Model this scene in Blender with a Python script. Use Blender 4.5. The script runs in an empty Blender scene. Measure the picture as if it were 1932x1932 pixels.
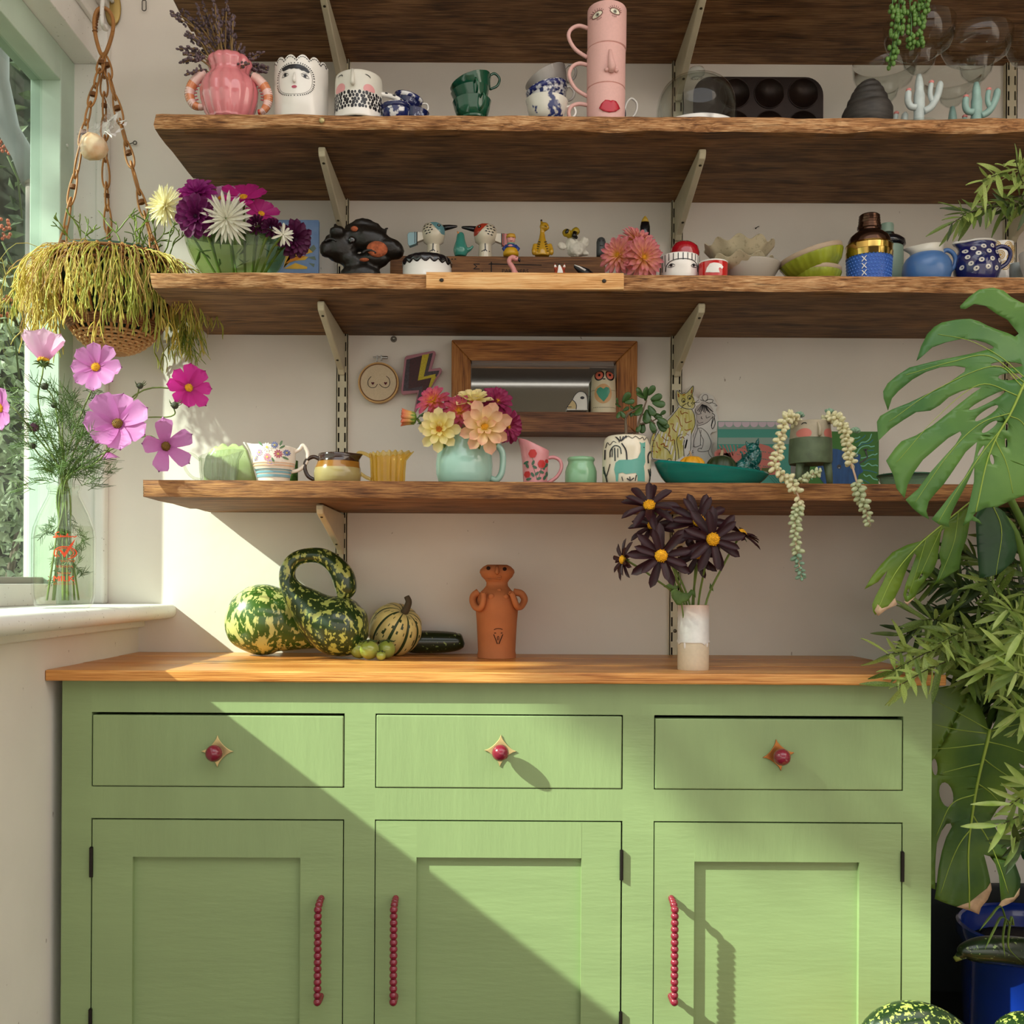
import bpy, bmesh, math, random
from mathutils import Vector, Matrix, noise, geometry
sc = bpy.context.scene
COL = sc.collection
R = random.Random(7)
PI = math.pi
# ---------------------------------------------------------------- camera
F, PX, PY, ROLL, EYE, CAMD = 1932.0, 936.0, 1100.0, math.radians(.32), 1.03, 1.932
cam_data = bpy.data.cameras.new('camera')
cam = bpy.data.objects.new('camera', cam_data)
COL.objects.link(cam)
cam_data.sensor_width = 36
cam_data.lens = 36
cam_data.shift_x = (966 - PX) / F
cam_data.shift_y = (PY - 966) / F
cam_data.clip_start = .05
cam.matrix_world = Matrix.Translation((0, -CAMD, EYE)) @ Matrix.Rotation(PI/2, 4, 'X') @ Matrix.Rotation(ROLL, 4, 'Z')
sc.camera = cam
# ---------------------------------------------------------------- sky, sun, exposure
sc.view_settings.view_transform = 'Standard'
sc.view_settings.look = 'None'
sc.view_settings.gamma = 1
sc.view_settings.use_curve_mapping = False
sc.view_settings.exposure = 0.0
sc.cycles.use_denoising = True
sc.cycles.max_bounces = 10
sc.cycles.transparent_max_bounces = 24
sc.cycles.transmission_bounces = 10
sc.cycles.caustics_reflective = False
sc.cycles.caustics_refractive = False
sc.cycles.sample_clamp_indirect = 6
SKY = 2.35
SUN = 14.0
w = bpy.data.worlds.new('sky')
sc.world = w
w.use_nodes = True
nt = w.node_tree
bg = nt.nodes['Background']
tc = nt.nodes.new('ShaderNodeTexCoord')
sx = nt.nodes.new('ShaderNodeSeparateXYZ')
cr = nt.nodes.new('ShaderNodeValToRGB')
nt.links.new(tc.outputs['Generated'], sx.inputs[0])
nt.links.new(sx.outputs['Z'], cr.inputs[0])
nt.links.new(cr.outputs[0], bg.inputs[0])
cr.color_ramp.elements[0].position = 0.0
cr.color_ramp.elements[0].color = (.62, .56, .49, 1)
cr.color_ramp.elements[1].position = 1.0
cr.color_ramp.elements[1].color = (.95, 1.0, 1.08, 1)
e = cr.color_ramp.elements.new(.25)
e.color = (.97, .93, .87, 1)
bg.inputs[1].default_value = SKY
SUN_DIR = Vector((1, .45, -.77)).normalized()
sl = bpy.data.lights.new('sun', 'SUN')
sl.energy = SUN
sl.angle = math.radians(.8)
sl.color = (1, .94, .85)
sun = bpy.data.objects.new('sun', sl)
COL.objects.link(sun)
sun.location = (-6, -3, 6)
sun.rotation_euler = SUN_DIR.to_track_quat('-Z', 'Y').to_euler()

# ---------------------------------------------------------------- pixel <-> world
CR, SR = math.cos(ROLL), math.sin(ROLL)
def U(x, y, d):
 """point seen at photo pixel (x, y) at distance d in front of the camera"""
 u, v = x - PX, y - PY
 return Vector(((u*CR + v*SR)*d/F, d - CAMD, EYE - (v*CR - u*SR)*d/F))
class K:
 """ruler for one thing: axis through pixel (x, yref) at distance d, standing on height zb"""
 def __init__(s, x, yref, d, zb=None):
  s.d, s.s = d, d/F
  p = U(x, yref, d)
  s.zb = p.z if zb is None else zb
  s.loc = Vector((p.x, p.y, s.zb))
  s.x = x
 def h(s, y, x=None):
  return U(s.x if x is None else x, y, s.d).z - s.zb
 def r(s, px):
  return px*s.s
 def L(s, x, y, dy=0.0):
  p = U(x, y, s.d)
  return Vector((p.x - s.loc.x, dy, p.z - s.zb))
 def L2(s, pts):
  return [(s.L(x, y).x, s.L(x, y).z) for x, y in pts]
 def prof(s, pts):
  return [(s.r(r), s.h(y)) for r, y in pts]

# ---------------------------------------------------------------- materials
def lin(c):
 c = c/255.0
 return c/12.92 if c <= .04045 else ((c + .055)/1.055)**2.4
def rgb(h):
 if isinstance(h, str):
  return tuple(lin(int(h[i:i+2], 16)) for i in (0, 2, 4)) + (1,)
 return tuple(h) + (1,)
MATS = {}
def M(name, col, rough=.5, metal=0., trans=0., ior=1.45, coat=0., var=0., vs=30., bump=0., bs=60., sss=0., spec=.5, sheen=0., stretch=None, col2=None, thr=(.35, .65), alpha=1.):
 """principled material; col2 mixes in by noise (scale vs) between thr"""
 if name in MATS:
  return MATS[name]
 m = bpy.data.materials.new(name)
 m.use_nodes = True
 n, l = m.node_tree.nodes, m.node_tree.links
 b = n['Principled BSDF']
 b.inputs['Base Color'].default_value = rgb(col)
 b.inputs['Roughness'].default_value = rough
 b.inputs['Metallic'].default_value = metal
 b.inputs['Transmission Weight'].default_value = trans
 b.inputs['IOR'].default_value = ior
 b.inputs['Coat Weight'].default_value = coat
 b.inputs['Coat Roughness'].default_value = .06
 b.inputs['Specular IOR Level'].default_value = spec
 b.inputs['Sheen Weight'].default_value = sheen
 if sss:
  b.inputs['Subsurface Weight'].default_value = sss
  b.inputs['Subsurface Radius'].default_value = (.01, .006, .004)
  b.inputs['Subsurface Scale'].default_value = .5
 if var or col2 or bump:
  t = n.new('ShaderNodeTexCoord')
  mp = n.new('ShaderNodeMapping')
  l.new(t.outputs['Object'], mp.inputs[0])
  if stretch:
   mp.inputs['Scale'].default_value = stretch
 if var or col2:
  nz = n.new('ShaderNodeTexNoise')
  nz.inputs['Scale'].default_value = vs
  nz.inputs['Detail'].default_value = 5
  l.new(mp.outputs[0], nz.inputs[0])
  rp = n.new('ShaderNodeValToRGB')
  rp.color_ramp.elements[0].position, rp.color_ramp.elements[1].position = thr
  a = rgb(col)
  c2 = rgb(col2) if col2 else tuple(min(1, x*(1 + var)) for x in a[:3]) + (1,)
  rp.color_ramp.elements[0].color = a if col2 else tuple(x*(1 - var) for x in a[:3]) + (1,)
  rp.color_ramp.elements[1].color = c2
  l.new(nz.outputs['Fac'], rp.inputs[0])
  l.new(rp.outputs[0], b.inputs['Base Color'])
 if bump:
  nb = n.new('ShaderNodeTexNoise')
  nb.inputs['Scale'].default_value = bs
  nb.inputs['Detail'].default_value = 4
  l.new(mp.outputs[0], nb.inputs[0])
  bp = n.new('ShaderNodeBump')
  bp.inputs['Strength'].default_value = bump
  bp.inputs['Distance'].default_value = .002
  l.new(nb.outputs['Fac'], bp.inputs['Height'])
  l.new(bp.outputs[0], b.inputs['Normal'])
 MATS[name] = m
 return m
def glass(name, col='ffffff', rough=.0, ior=1.45, solid=.0, tint=None):
 """clear glass that still lets daylight through for shadow rays: mix of refraction-free transparency and gloss by Fresnel"""
 if name in MATS:
  return MATS[name]
 m = bpy.data.materials.new(name)
 m.use_nodes = True
 n, l = m.node_tree.nodes, m.node_tree.links
 n.clear()
 o = n.new('ShaderNodeOutputMaterial')
 tr = n.new('ShaderNodeBsdfTransparent')
 tr.inputs[0].default_value = rgb(col)
 gl = n.new('ShaderNodeBsdfGlossy')
 gl.inputs['Roughness'].default_value = rough
 fr = n.new('ShaderNodeFresnel')
 fr.inputs[0].default_value = ior
 mx = n.new('ShaderNodeMixShader')
 ge = n.new('ShaderNodeNewGeometry')
 k1 = n.new('ShaderNodeMath'); k1.operation = 'SUBTRACT'; k1.inputs[0].default_value = 1
 l.new(ge.outputs['Backfacing'], k1.inputs[1])
 k2 = n.new('ShaderNodeMath'); k2.operation = 'MULTIPLY'
 l.new(fr.outputs[0], k2.inputs[0]); l.new(k1.outputs[0], k2.inputs[1])
 l.new(k2.outputs[0], mx.inputs[0])
 l.new(tr.outputs[0], mx.inputs[1])
 l.new(gl.outputs[0], mx.inputs[2])
 out = mx
 if solid:
  df = n.new('ShaderNodeBsdfPrincipled')
  df.inputs['Base Color'].default_value = rgb(tint or col)
  df.inputs['Roughness'].default_value = .15
  m2 = n.new('ShaderNodeMixShader')
  m2.inputs[0].default_value = solid
  l.new(mx.outputs[0], m2.inputs[1])
  l.new(df.outputs[0], m2.inputs[2])
  out = m2
 l.new(out.outputs[0], o.inputs[0])
 MATS[name] = m
 return m
def leafmat(name, col, col2=None, trans=.35, rough=.45, vs=25., stretch=None, thr=(.35, .65), bump=0.):
 """leaf or petal: principled with translucency from a second shader"""
 if name in MATS:
  return MATS[name]
 m = M(name, col, rough=rough, col2=col2 or col, vs=vs, stretch=stretch, thr=thr, bump=bump)
 n, l = m.node_tree.nodes, m.node_tree.links
 b = n['Principled BSDF']
 o = [x for x in n if x.type == 'OUTPUT_MATERIAL'][0]
 tl = n.new('ShaderNodeBsdfTranslucent')
 mx = n.new('ShaderNodeMixShader')
 mx.inputs[0].default_value = trans
 src = b.inputs['Base Color'].links[0].from_socket
 l.new(src, tl.inputs[0])
 l.new(b.outputs[0], mx.inputs[1])
 l.new(tl.outputs[0], mx.inputs[2])
 l.new(mx.outputs[0], o.inputs[0])
 return m
def gradleaf(name, stops, trans=.35, rough=.55, vs=50., amt=.25):
 """petal material whose own colour changes from base (x=0) to tip (x=1)"""
 if name in MATS:
  return MATS[name]
 m = leafmat(name, stops[0][1], stops[0][1], trans, rough)
 n, l = m.node_tree.nodes, m.node_tree.links
 rp = [x for x in n if x.type == 'VALTORGB'][0]
 t = [x for x in n if x.type == 'TEX_COORD'][0]
 nz = [x for x in n if x.type == 'TEX_NOISE'][0]
 nz.inputs['Scale'].default_value = 6
 sp = n.new('ShaderNodeSeparateXYZ'); l.new(t.outputs['Object'], sp.inputs[0])
 ma = n.new('ShaderNodeMath'); ma.operation = 'MULTIPLY_ADD'; ma.inputs[1].default_value = amt
 l.new(nz.outputs['Fac'], ma.inputs[0]); l.new(sp.outputs['X'], ma.inputs[2])
 l.new(ma.outputs[0], rp.inputs[0])
 el = rp.color_ramp.elements
 el[0].position, el[0].color = stops[0][0], rgb(stops[0][1])
 el[1].position, el[1].color = stops[-1][0], rgb(stops[-1][1])
 for p_, c_ in stops[1:-1]:
  el.new(p_).color = rgb(c_)
 return m
def wood(name, dark, mid, light, scale=1., rough=.6, crack=.0, bump=.4, ring=9., spec=.3, knots=.0, along=1.2, axis='X'):
 if name in MATS:
  return MATS[name]
 m = bpy.data.materials.new(name)
 m.use_nodes = True
 n, l = m.node_tree.nodes, m.node_tree.links
 b = n['Principled BSDF']
 b.inputs['Roughness'].default_value = rough
 b.inputs['Specular IOR Level'].default_value = spec
 t = n.new('ShaderNodeTexCoord')
 def noise_(sc3, scale_, det=6, dist=0., rgh=.55):
  mp = n.new('ShaderNodeMapping')
  a, c = sc3
  mp.inputs['Scale'].default_value = {'X': (a, c, c), 'Z': (c, c, a), 'Y': (c, a, c)}[axis]
  l.new(t.outputs['Object'], mp.inputs[0])
  z = n.new('ShaderNodeTexNoise')
  z.inputs['Scale'].default_value = scale_
  z.inputs['Detail'].default_value = det
  z.inputs['Roughness'].default_value = rgh
  z.inputs['Distortion'].default_value = dist
  l.new(mp.outputs[0], z.inputs[0])
  return z
 z1 = noise_((along, ring), 6*scale, 6, .8)
 z2 = noise_((along*1.5, ring*7), 9*scale, 5, .2)
 z3 = noise_((along*2, along*3), 3*scale, 3, .3)
 ad = n.new('ShaderNodeMath'); ad.operation = 'MULTIPLY_ADD'
 ad.inputs[1].default_value = .62
 l.new(z2.outputs['Fac'], ad.inputs[0])
 mm = n.new('ShaderNodeMath'); mm.operation = 'MULTIPLY'
 mm.inputs[1].default_value = .36
 l.new(z1.outputs['Fac'], mm.inputs[0])
 l.new(mm.outputs[0], ad.inputs[2])
 a3 = n.new('ShaderNodeMath'); a3.operation = 'MULTIPLY_ADD'
 a3.inputs[1].default_value = .20
 l.new(z3.outputs['Fac'], a3.inputs[0])
 l.new(ad.outputs[0], a3.inputs[2])
 rp = n.new('ShaderNodeValToRGB')
 rp.color_ramp.elements[0].position, rp.color_ramp.elements[0].color = .46, rgb(dark)
 rp.color_ramp.elements[1].position, rp.color_ramp.elements[1].color = .73, rgb(light)
 e = rp.color_ramp.elements.new(.58)
 e.color = rgb(mid)
 l.new(a3.outputs[0], rp.inputs[0])
 col = rp.outputs[0]
 if crack:
  z4 = noise_((along*1.6, ring*5), 5*scale, 8, .5, .7)
  r4 = n.new('ShaderNodeValToRGB')
  r4.color_ramp.elements[0].position, r4.color_ramp.elements[0].color = .30, (.05, .04, .035, 1)
  r4.color_ramp.elements[1].position, r4.color_ramp.elements[1].color = .30 + .17*crack + .02, (1, 1, 1, 1)
  l.new(z4.outputs['Fac'], r4.inputs[0])
  mx = n.new('ShaderNodeMix'); mx.data_type = 'RGBA'; mx.blend_type = 'MULTIPLY'
  mx.inputs[0].default_value = .9
  l.new(col, mx.inputs[6]); l.new(r4.outputs[0], mx.inputs[7])
  col = mx.outputs[2]
 if knots:
  mp = n.new('ShaderNodeMapping')
  mp.inputs['Scale'].default_value = {'X': (3.2, 8, 8), 'Z': (8, 8, 3.2), 'Y': (8, 3.2, 8)}[axis]
  l.new(t.outputs['Object'], mp.inputs[0])
  vo = n.new('ShaderNodeTexVoronoi')
  vo.inputs['Scale'].default_value = 1.4*scale
  l.new(mp.outputs[0], vo.inputs[0])
  r5 = n.new('ShaderNodeValToRGB')
  r5.color_ramp.elements[0].position, r5.color_ramp.elements[0].color = .05, (.12, .07, .04, 1)
  r5.color_ramp.elements[1].position, r5.color_ramp.elements[1].color = .05 + .10*knots, (1, 1, 1, 1)
  l.new(vo.outputs['Distance'], r5.inputs[0])
  mx = n.new('ShaderNodeMix'); mx.data_type = 'RGBA'; mx.blend_type = 'MULTIPLY'
  mx.inputs[0].default_value = .8
  l.new(col, mx.inputs[6]); l.new(r5.outputs[0], mx.inputs[7])
  col = mx.outputs[2]
 l.new(col, b.inputs['Base Color'])
 if bump:
  bp = n.new('ShaderNodeBump')
  bp.inputs['Strength'].default_value = bump
  bp.inputs['Distance'].default_value = .003
  l.new(a3.outputs[0], bp.inputs['Height'])
  l.new(bp.outputs[0], b.inputs['Normal'])
 MATS[name] = m
 return m

# ---------------------------------------------------------------- mesh builder
def bez(pts, n=8):
 """Catmull-Rom through points (any dimension)"""
 P = [Vector(p) for p in pts]
 if len(P) < 3:
  return [P[0].lerp(P[-1], i/n) for i in range(n + 1)]
 Q = [P[0]*2 - P[1]] + P + [P[-1]*2 - P[-2]]
 out = []
 for i in range(1, len(Q) - 2):
  a, b, c, d = Q[i-1], Q[i], Q[i+1], Q[i+2]
  for k in range(n):
   t = k/n
   out.append(.5*((2*b) + (c - a)*t + (2*a - 5*b + 4*c - d)*t*t + (3*b - a - 3*c + d)*t**3))
 out.append(P[-1])
 return out
class MB:
 def __init__(s):
  s.v, s.f, s.mi, s.m = [], [], [], 0
 def add(s, v, f):
  o = len(s.v)
  s.v += [tuple(p) for p in v]
  s.f += [tuple(i + o for i in q) for q in f]
  s.mi += [s.m]*len(f)
  return s
 def box(s, x0, x1, y0, y1, z0, z1):
  return s.add([(x, y, z) for x in (x0, x1) for y in (y0, y1) for z in (z0, z1)],
                     [(0, 1, 3, 2), (4, 6, 7, 5), (0, 4, 5, 1), (2, 3, 7, 6), (0, 2, 6, 4), (1, 5, 7, 3)])
 def tube(s, pts, rad, n=8, cap=True, flat=1.):
  P = [Vector(p) for p in pts]
  m = len(P)
  if not hasattr(rad, '__len__'):
   rad = [rad]*m
  T = [(P[min(i+1, m-1)] - P[max(i-1, 0)]).normalized() for i in range(m)]
  a = Vector((0, 0, 1)) if abs(T[0].z) < .9 else Vector((1, 0, 0))
  nx = T[0].cross(a).normalized()
  vs, fs = [], []
  for i in range(m):
   nx = (nx - T[i]*nx.dot(T[i]))
   nx = nx.normalized() if nx.length > 1e-6 else T[i].orthogonal().normalized()
   by = T[i].cross(nx)
   for k in range(n):
    t = 2*PI*k/n
    vs.append(P[i] + (nx*math.cos(t) + by*math.sin(t)*flat)*rad[i])
  for i in range(m-1):
   for k in range(n):
    fs.append((i*n+k, i*n+(k+1) % n, (i+1)*n+(k+1) % n, (i+1)*n+k))
  if cap:
   fs += [tuple(range(n-1, -1, -1)), tuple(range((m-1)*n, m*n))]
  return s.add(vs, fs)
 def lathe(s, prof, n=36, c=(0, 0, 0), mod=None, a0=0., rot=None):
  """prof [(r,z)]; mod(theta,z,r)->r"""
  vs, fs, c = [], [], Vector(c)
  for r, z in prof:
   for k in range(n):
    t = a0 + 2*PI*k/n
    q = mod(t, z, r) if mod else r
    if isinstance(q, tuple):
     q, zz = q
    else:
     zz = z
    p = Vector((q*math.cos(t), q*math.sin(t), zz))
    vs.append((rot @ p if rot else p) + c)
  m = len(prof)
  for i in range(m-1):
   for k in range(n):
    fs.append((i*n+k, i*n+(k+1) % n, (i+1)*n+(k+1) % n, (i+1)*n+k))
  if prof[0][0] > 1e-6:
   fs.append(tuple(range(n-1, -1, -1)))
  if prof[-1][0] > 1e-6:
   fs.append(tuple(range((m-1)*n, m*n)))
  return s.add(vs, fs)
 def ball(s, c, r, nu=14, nv=9, rot=None):
  c = Vector(c)
  rx, ry, rz = r if hasattr(r, '__len__') else (r, r, r)
  vs, fs = [], []
  for j in range(1, nv):
   a = PI*j/nv
   for k in range(nu):
    t = 2*PI*k/nu
    p = Vector((rx*math.sin(a)*math.cos(t), ry*math.sin(a)*math.sin(t), -rz*math.cos(a)))
    vs.append((rot @ p if rot else p) + c)
  p0, p1 = Vector((0, 0, -rz)), Vector((0, 0, rz))
  vs += [(rot @ p0 if rot else p0) + c, (rot @ p1 if rot else p1) + c]
  b, t_ = len(vs) - 2, len(vs) - 1
  for j in range(nv-2):
   for k in range(nu):
    fs.append((j*nu+k, j*nu+(k+1) % nu, (j+1)*nu+(k+1) % nu, (j+1)*nu+k))
  for k in range(nu):
   fs.append((b, (k+1) % nu, k))
   fs.append((t_, (nv-2)*nu+k, (nv-2)*nu+(k+1) % nu))
  return s.add(vs, fs)
 def surf(s, fn, nu, nv, wrap=False):
  vs = [fn(i/nu, j/nv) for i in range(nu + 1) for j in range(nv + 1)]
  w_ = nv + 1
  return s.add(vs, [(i*w_+j, (i+1)*w_+j, (i+1)*w_+j+1, i*w_+j+1) for i in range(nu) for j in range(nv)])
 def prism(s, poly, y0, y1, holes=()):
  """polygon in local (x,z) extruded from y0 (front) to y1"""
  loops = [[Vector((x, z, 0)) for x, z in q] for q in (poly,) + tuple(holes)]
  tri = geometry.tessellate_polygon(loops)
  fl = [p for q in loops for p in q]
  n = len(fl)
  vs = [(p.x, y0, p.y) for p in fl] + [(p.x, y1, p.y) for p in fl]
  fs = [tuple(t) for t in tri] + [tuple(i + n for i in reversed(t)) for t in tri]
  o = 0
  for q in loops:
   k = len(q)
   fs += [(o+i, o+(i+1) % k, n+o+(i+1) % k, n+o+i) for i in range(k)]
   o += k
  return s.add(vs, fs)
 def decal(s, poly, yf, maxe=.006):
  """flat print: polygon in local (x,z) laid on surface y = yf(x,z)"""
  tri = geometry.tessellate_polygon([[Vector((x, z, 0)) for x, z in poly]])
  bm = bmesh.new()
  vv = [bm.verts.new((x, 0, z)) for x, z in poly]
  for t in tri:
   try:
    bm.faces.new([vv[i] for i in t])
   except ValueError:
    pass
  for _ in range(4):
   es = [e for e in bm.edges if e.calc_length() > maxe]
   if not es:
    break
   bmesh.ops.subdivide_edges(bm, edges=es, cuts=1)
   bmesh.ops.triangulate(bm, faces=bm.faces[:])
  bm.verts.index_update()
  vs = [(v.co.x, yf(v.co.x, v.co.z), v.co.z) for v in bm.verts]
  fs = [tuple(v.index for v in f.verts) for f in bm.faces]
  bm.free()
  return s.add(vs, fs)
 def stroke(s, pts, w, yf, taper=False, n=4, smooth=True):
  P = [Vector((p[0], p[1])) for p in pts]
  if smooth and len(P) > 2:
   P = [Vector((p.x, p.y)) for p in bez([(p.x, p.y, 0) for p in P], n)]
  m = len(P)
  vs = []
  for i in range(m):
   t = (P[min(i+1, m-1)] - P[max(i-1, 0)])
   t = t.normalized() if t.length > 1e-9 else Vector((1, 0))
   nn = Vector((-t.y, t.x))
   ww = w/2*(1 - abs(2*i/(m-1) - 1)**3*.8 if taper else 1)
   for sgn in (1, -1):
    q = P[i] + nn*ww*sgn
    vs.append((q.x, yf(q.x, q.y), q.y))
  return s.add(vs, [(2*i, 2*i+1, 2*i+3, 2*i+2) for i in range(m-1)])
 def disc(s, cx, cz, rx, rz, yf, n=14, rot=0.):
  ca, sa = math.cos(rot), math.sin(rot)
  return s.decal([(cx + rx*math.cos(2*PI*k/n)*ca - rz*math.sin(2*PI*k/n)*sa, cz + rx*math.cos(2*PI*k/n)*sa + rz*math.sin(2*PI*k/n)*ca) for k in range(n)], yf)
 def xf(s, mat, start=0):
  for i in range(start, len(s.v)):
   s.v[i] = tuple(mat @ Vector(s.v[i]))
  return s
 def mesh(s, name, mats, smooth=True, fix=True):
  me = bpy.data.meshes.new(name)
  me.from_pydata(s.v, [], s.f)
  if not isinstance(mats, (list, tuple)):
   mats = [mats]
  for q in mats:
   me.materials.append(q)
  me.polygons.foreach_set('material_index', s.mi)
  if fix:
   bm = bmesh.new()
   bm.from_mesh(me)
   bmesh.ops.recalc_face_normals(bm, faces=bm.faces[:])
   bm.to_mesh(me)
   bm.free()
  if smooth:
   me.polygons.foreach_set('use_smooth', [True]*len(me.polygons))
  return me
 def build(s, name, mats, parent=None, smooth=True, bevel=0., sub=0, solid=0., auto=None, fix=True, seg=2):
  o = bpy.data.objects.new(name, s.mesh(name, mats, smooth, fix))
  COL.objects.link(o)
  if parent:
   o.parent = parent
  if solid:
   q = o.modifiers.new('solid', 'SOLIDIFY'); q.thickness = solid; q.offset = 0
  if sub:
   q = o.modifiers.new('sub', 'SUBSURF'); q.levels = q.render_levels = sub
  if bevel:
   q = o.modifiers.new('bevel', 'BEVEL'); q.width = bevel; q.segments = seg; q.limit_method = 'ANGLE'; q.angle_limit = .6
   q.harden_normals = False
  if auto is not None:
   o.data.set_sharp_from_angle(angle=math.radians(auto))
  return o
def tag(o, label, cat, group=None):
 o['label'] = label
 o['category'] = cat
 if group:
  o['group'] = group
 return o
def thing(name, label, cat, loc=(0, 0, 0), rotz=0., group=None):
 o = bpy.data.objects.new(name, None)
 o.empty_display_size = .02
 COL.objects.link(o)
 o.location = loc
 o.rotation_euler = (0, 0, rotz)
 return tag(o, label, cat, group)
def struct(o):
 o['kind'] = 'structure'
 return o
def stuff(o):
 o['kind'] = 'stuff'
 return o
def flat(y):
 return lambda x, z: y
def onlathe(prof, eps=.0006):
 """front surface of a lathed body for decals"""
 def f(x, z):
  r = prof[0][0]
  if z >= prof[-1][1]:
   r = prof[-1][0]
  for (r0, z0), (r1, z1) in zip(prof, prof[1:]):
   if min(z0, z1) <= z <= max(z0, z1) and abs(z1 - z0) > 1e-9:
    r = r0 + (r1 - r0)*(z - z0)/(z1 - z0)
    break
  r += eps
  return -math.sqrt(max(r*r - x*x, 1e-8))
 return f
def vessel(prof, t=.0025, floor=.004):
 """outer profile -> closed thick-walled vessel profile"""
 inner = [(max(r - t, .0005), z) for r, z in reversed(prof) if z > floor]
 top = prof[-1]
 return [(0, prof[0][1])] + prof + [(top[0] - t*.5, top[1] + t*.35)] + inner + [(max(inner[-1][0]*.9, .0004), floor), (0, floor)]
def inst(me, name, parent, mat4=None):
 """another object sharing mesh data"""
 o = bpy.data.objects.new(name, me)
 COL.objects.link(o)
 o.parent = parent
 if mat4 is not None:
  o.matrix_local = mat4
 return o
def frame_to(p, dirv, up=(0, 0, 1), scale=1.):
 """matrix with local Z along dirv"""
 z = Vector(dirv).normalized()
 u = Vector(up)
 x = u.cross(z)
 x = x.normalized() if x.length > 1e-5 else z.orthogonal().normalized()
 y = z.cross(x)
 m = Matrix((x, y, z)).transposed().to_4x4()
 return Matrix.Translation(p) @ m @ Matrix.Scale(scale, 4)
def text_mb(mb, body, size, yf, x0, z0, align='CENTER', rot=0., shear=0., sxy=(1, 1), maxe=.004):
 """lettering as flat outlines laid on y = yf(x,z)"""
 cu = bpy.data.curves.new('lettering', 'FONT')
 cu.body = body
 cu.size = size
 cu.align_x = align
 cu.shear = shear
 cu.resolution_u = 2
 o = bpy.data.objects.new('lettering', cu)
 COL.objects.link(o)
 dg = bpy.context.evaluated_depsgraph_get()
 me = o.evaluated_get(dg).to_mesh()
 ca, sa = math.cos(rot), math.sin(rot)
 vs = []
 for v in me.vertices:
  x, z = v.co.x*sxy[0], v.co.y*sxy[1]
  X, Z = x0 + x*ca - z*sa, z0 + x*sa + z*ca
  vs.append((X, yf(X, Z), Z))
 mb.add(vs, [tuple(p.vertices) for p in me.polygons])
 o.evaluated_get(dg).to_mesh_clear()
 bpy.data.objects.remove(o)
 bpy.data.curves.remove(cu)
# ================================================================ setting
def E(z):
 return EYE + z
wallm = M('plaster_cream', (.80, .745, .68), rough=.75, var=.035, vs=5, bump=.25, bs=35)
n_, l_ = wallm.node_tree.nodes, wallm.node_tree.links
def specks(mat, scale, thr, dark, stretch=(1, 1, 1)):
 """small dark scuffs on a painted surface"""
 n, l = mat.node_tree.nodes, mat.node_tree.links
 b = n['Principled BSDF']
 src = b.inputs['Base Color'].links[0].from_socket
 t = n.new('ShaderNodeTexCoord'); mp = n.new('ShaderNodeMapping'); mp.inputs['Scale'].default_value = stretch
 l.new(t.outputs['Object'], mp.inputs[0])
 z = n.new('ShaderNodeTexNoise'); z.inputs['Scale'].default_value = scale; z.inputs['Detail'].default_value = 2
 l.new(mp.outputs[0], z.inputs[0])
 r = n.new('ShaderNodeValToRGB')
 r.color_ramp.elements[0].position, r.color_ramp.elements[0].color = thr, (1, 1, 1, 1)
 r.color_ramp.elements[1].position, r.color_ramp.elements[1].color = thr + .03, dark
 l.new(z.outputs['Fac'], r.inputs[0])
 mx = n.new('ShaderNodeMix'); mx.data_type = 'RGBA'; mx.blend_type = 'MULTIPLY'; mx.inputs[0].default_value = 1
 l.new(src, mx.inputs[6]); l.new(r.outputs[0], mx.inputs[7])
 l.new(mx.outputs[2], b.inputs['Base Color'])
specks(wallm, 80, .745, (.45, .40, .36, 1), (1, 1, .55))
whitem = M('white_gloss_paint', (.80, .78, .74), rough=.35, var=.03, vs=12, bump=.15, bs=90)
specks(whitem, 160, .70, (.55, .52, .48, 1))
mint = M('mint_frame_paint', 'c4d8c8', rough=.4, var=.05, vs=14, bump=.1)
floorm = wood('floor_boards_dark', '2a1c12', '4a3220', '6b4a30', scale=.6, rough=.5)
slate = M('slate_shade_and_plinth', '23292d', rough=.6, var=.15, vs=8)

struct(MB().box(-.875, 2.3, 0, .12, 0, 2.9).build('wall_back', wallm, smooth=False))
struct(MB().box(-.90, -.674, -3.2, 0, 0, E(-.07)).build('wall_left', wallm, smooth=False))
struct(MB().box(-.90, -.756, -3.2, 0, E(1.12), 2.9).build('wall_left', wallm, smooth=False))
struct(MB().box(-.9, 2.4, -4.5, .12, -.06, 0).build('floor', floorm, smooth=False))
struct(MB().box(.70, 1.9, -.02, 0, .27, .47).build('wall_shade_board', slate, smooth=False, bevel=.003))  # added dark board, its colour paints the shaded wall behind the leaves
struct(MB().box(.70, 1.9, -.012, 0, 0, .27).build('wall_shade_gap', M('gap_shade_black', '0a0b0c', rough=.6), smooth=False))  # added black sheet, stands for the unlit gap near the floor
# window sill with rounded nose, apron strip
sill = MB()
pr = [(-.85, -.043), (-.616, -.043)] + [(-.616 + .0135*math.sin(a), -.0565 + .0135*math.cos(a)) for a in [PI*k/8 for k in range(1, 8)]] + [(-.616, -.07), (-.85, -.07)]
vs = [(x, y, E(z)) for y in (-3.2, -.0005) for x, z in pr]
k = len(pr)
sill.add(vs, [tuple(range(k)), tuple(range(2*k-1, k-1, -1))] + [(i, (i+1) % k, k+(i+1) % k, k+i) for i in range(k)])
struct(sill.build('window_sill', whitem, auto=40))
struct(MB().box(-.674, -.662, -3.2, 0, E(-.086), E(-.07)).build('trim_2', whitem, smooth=False, bevel=.002))
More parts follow.
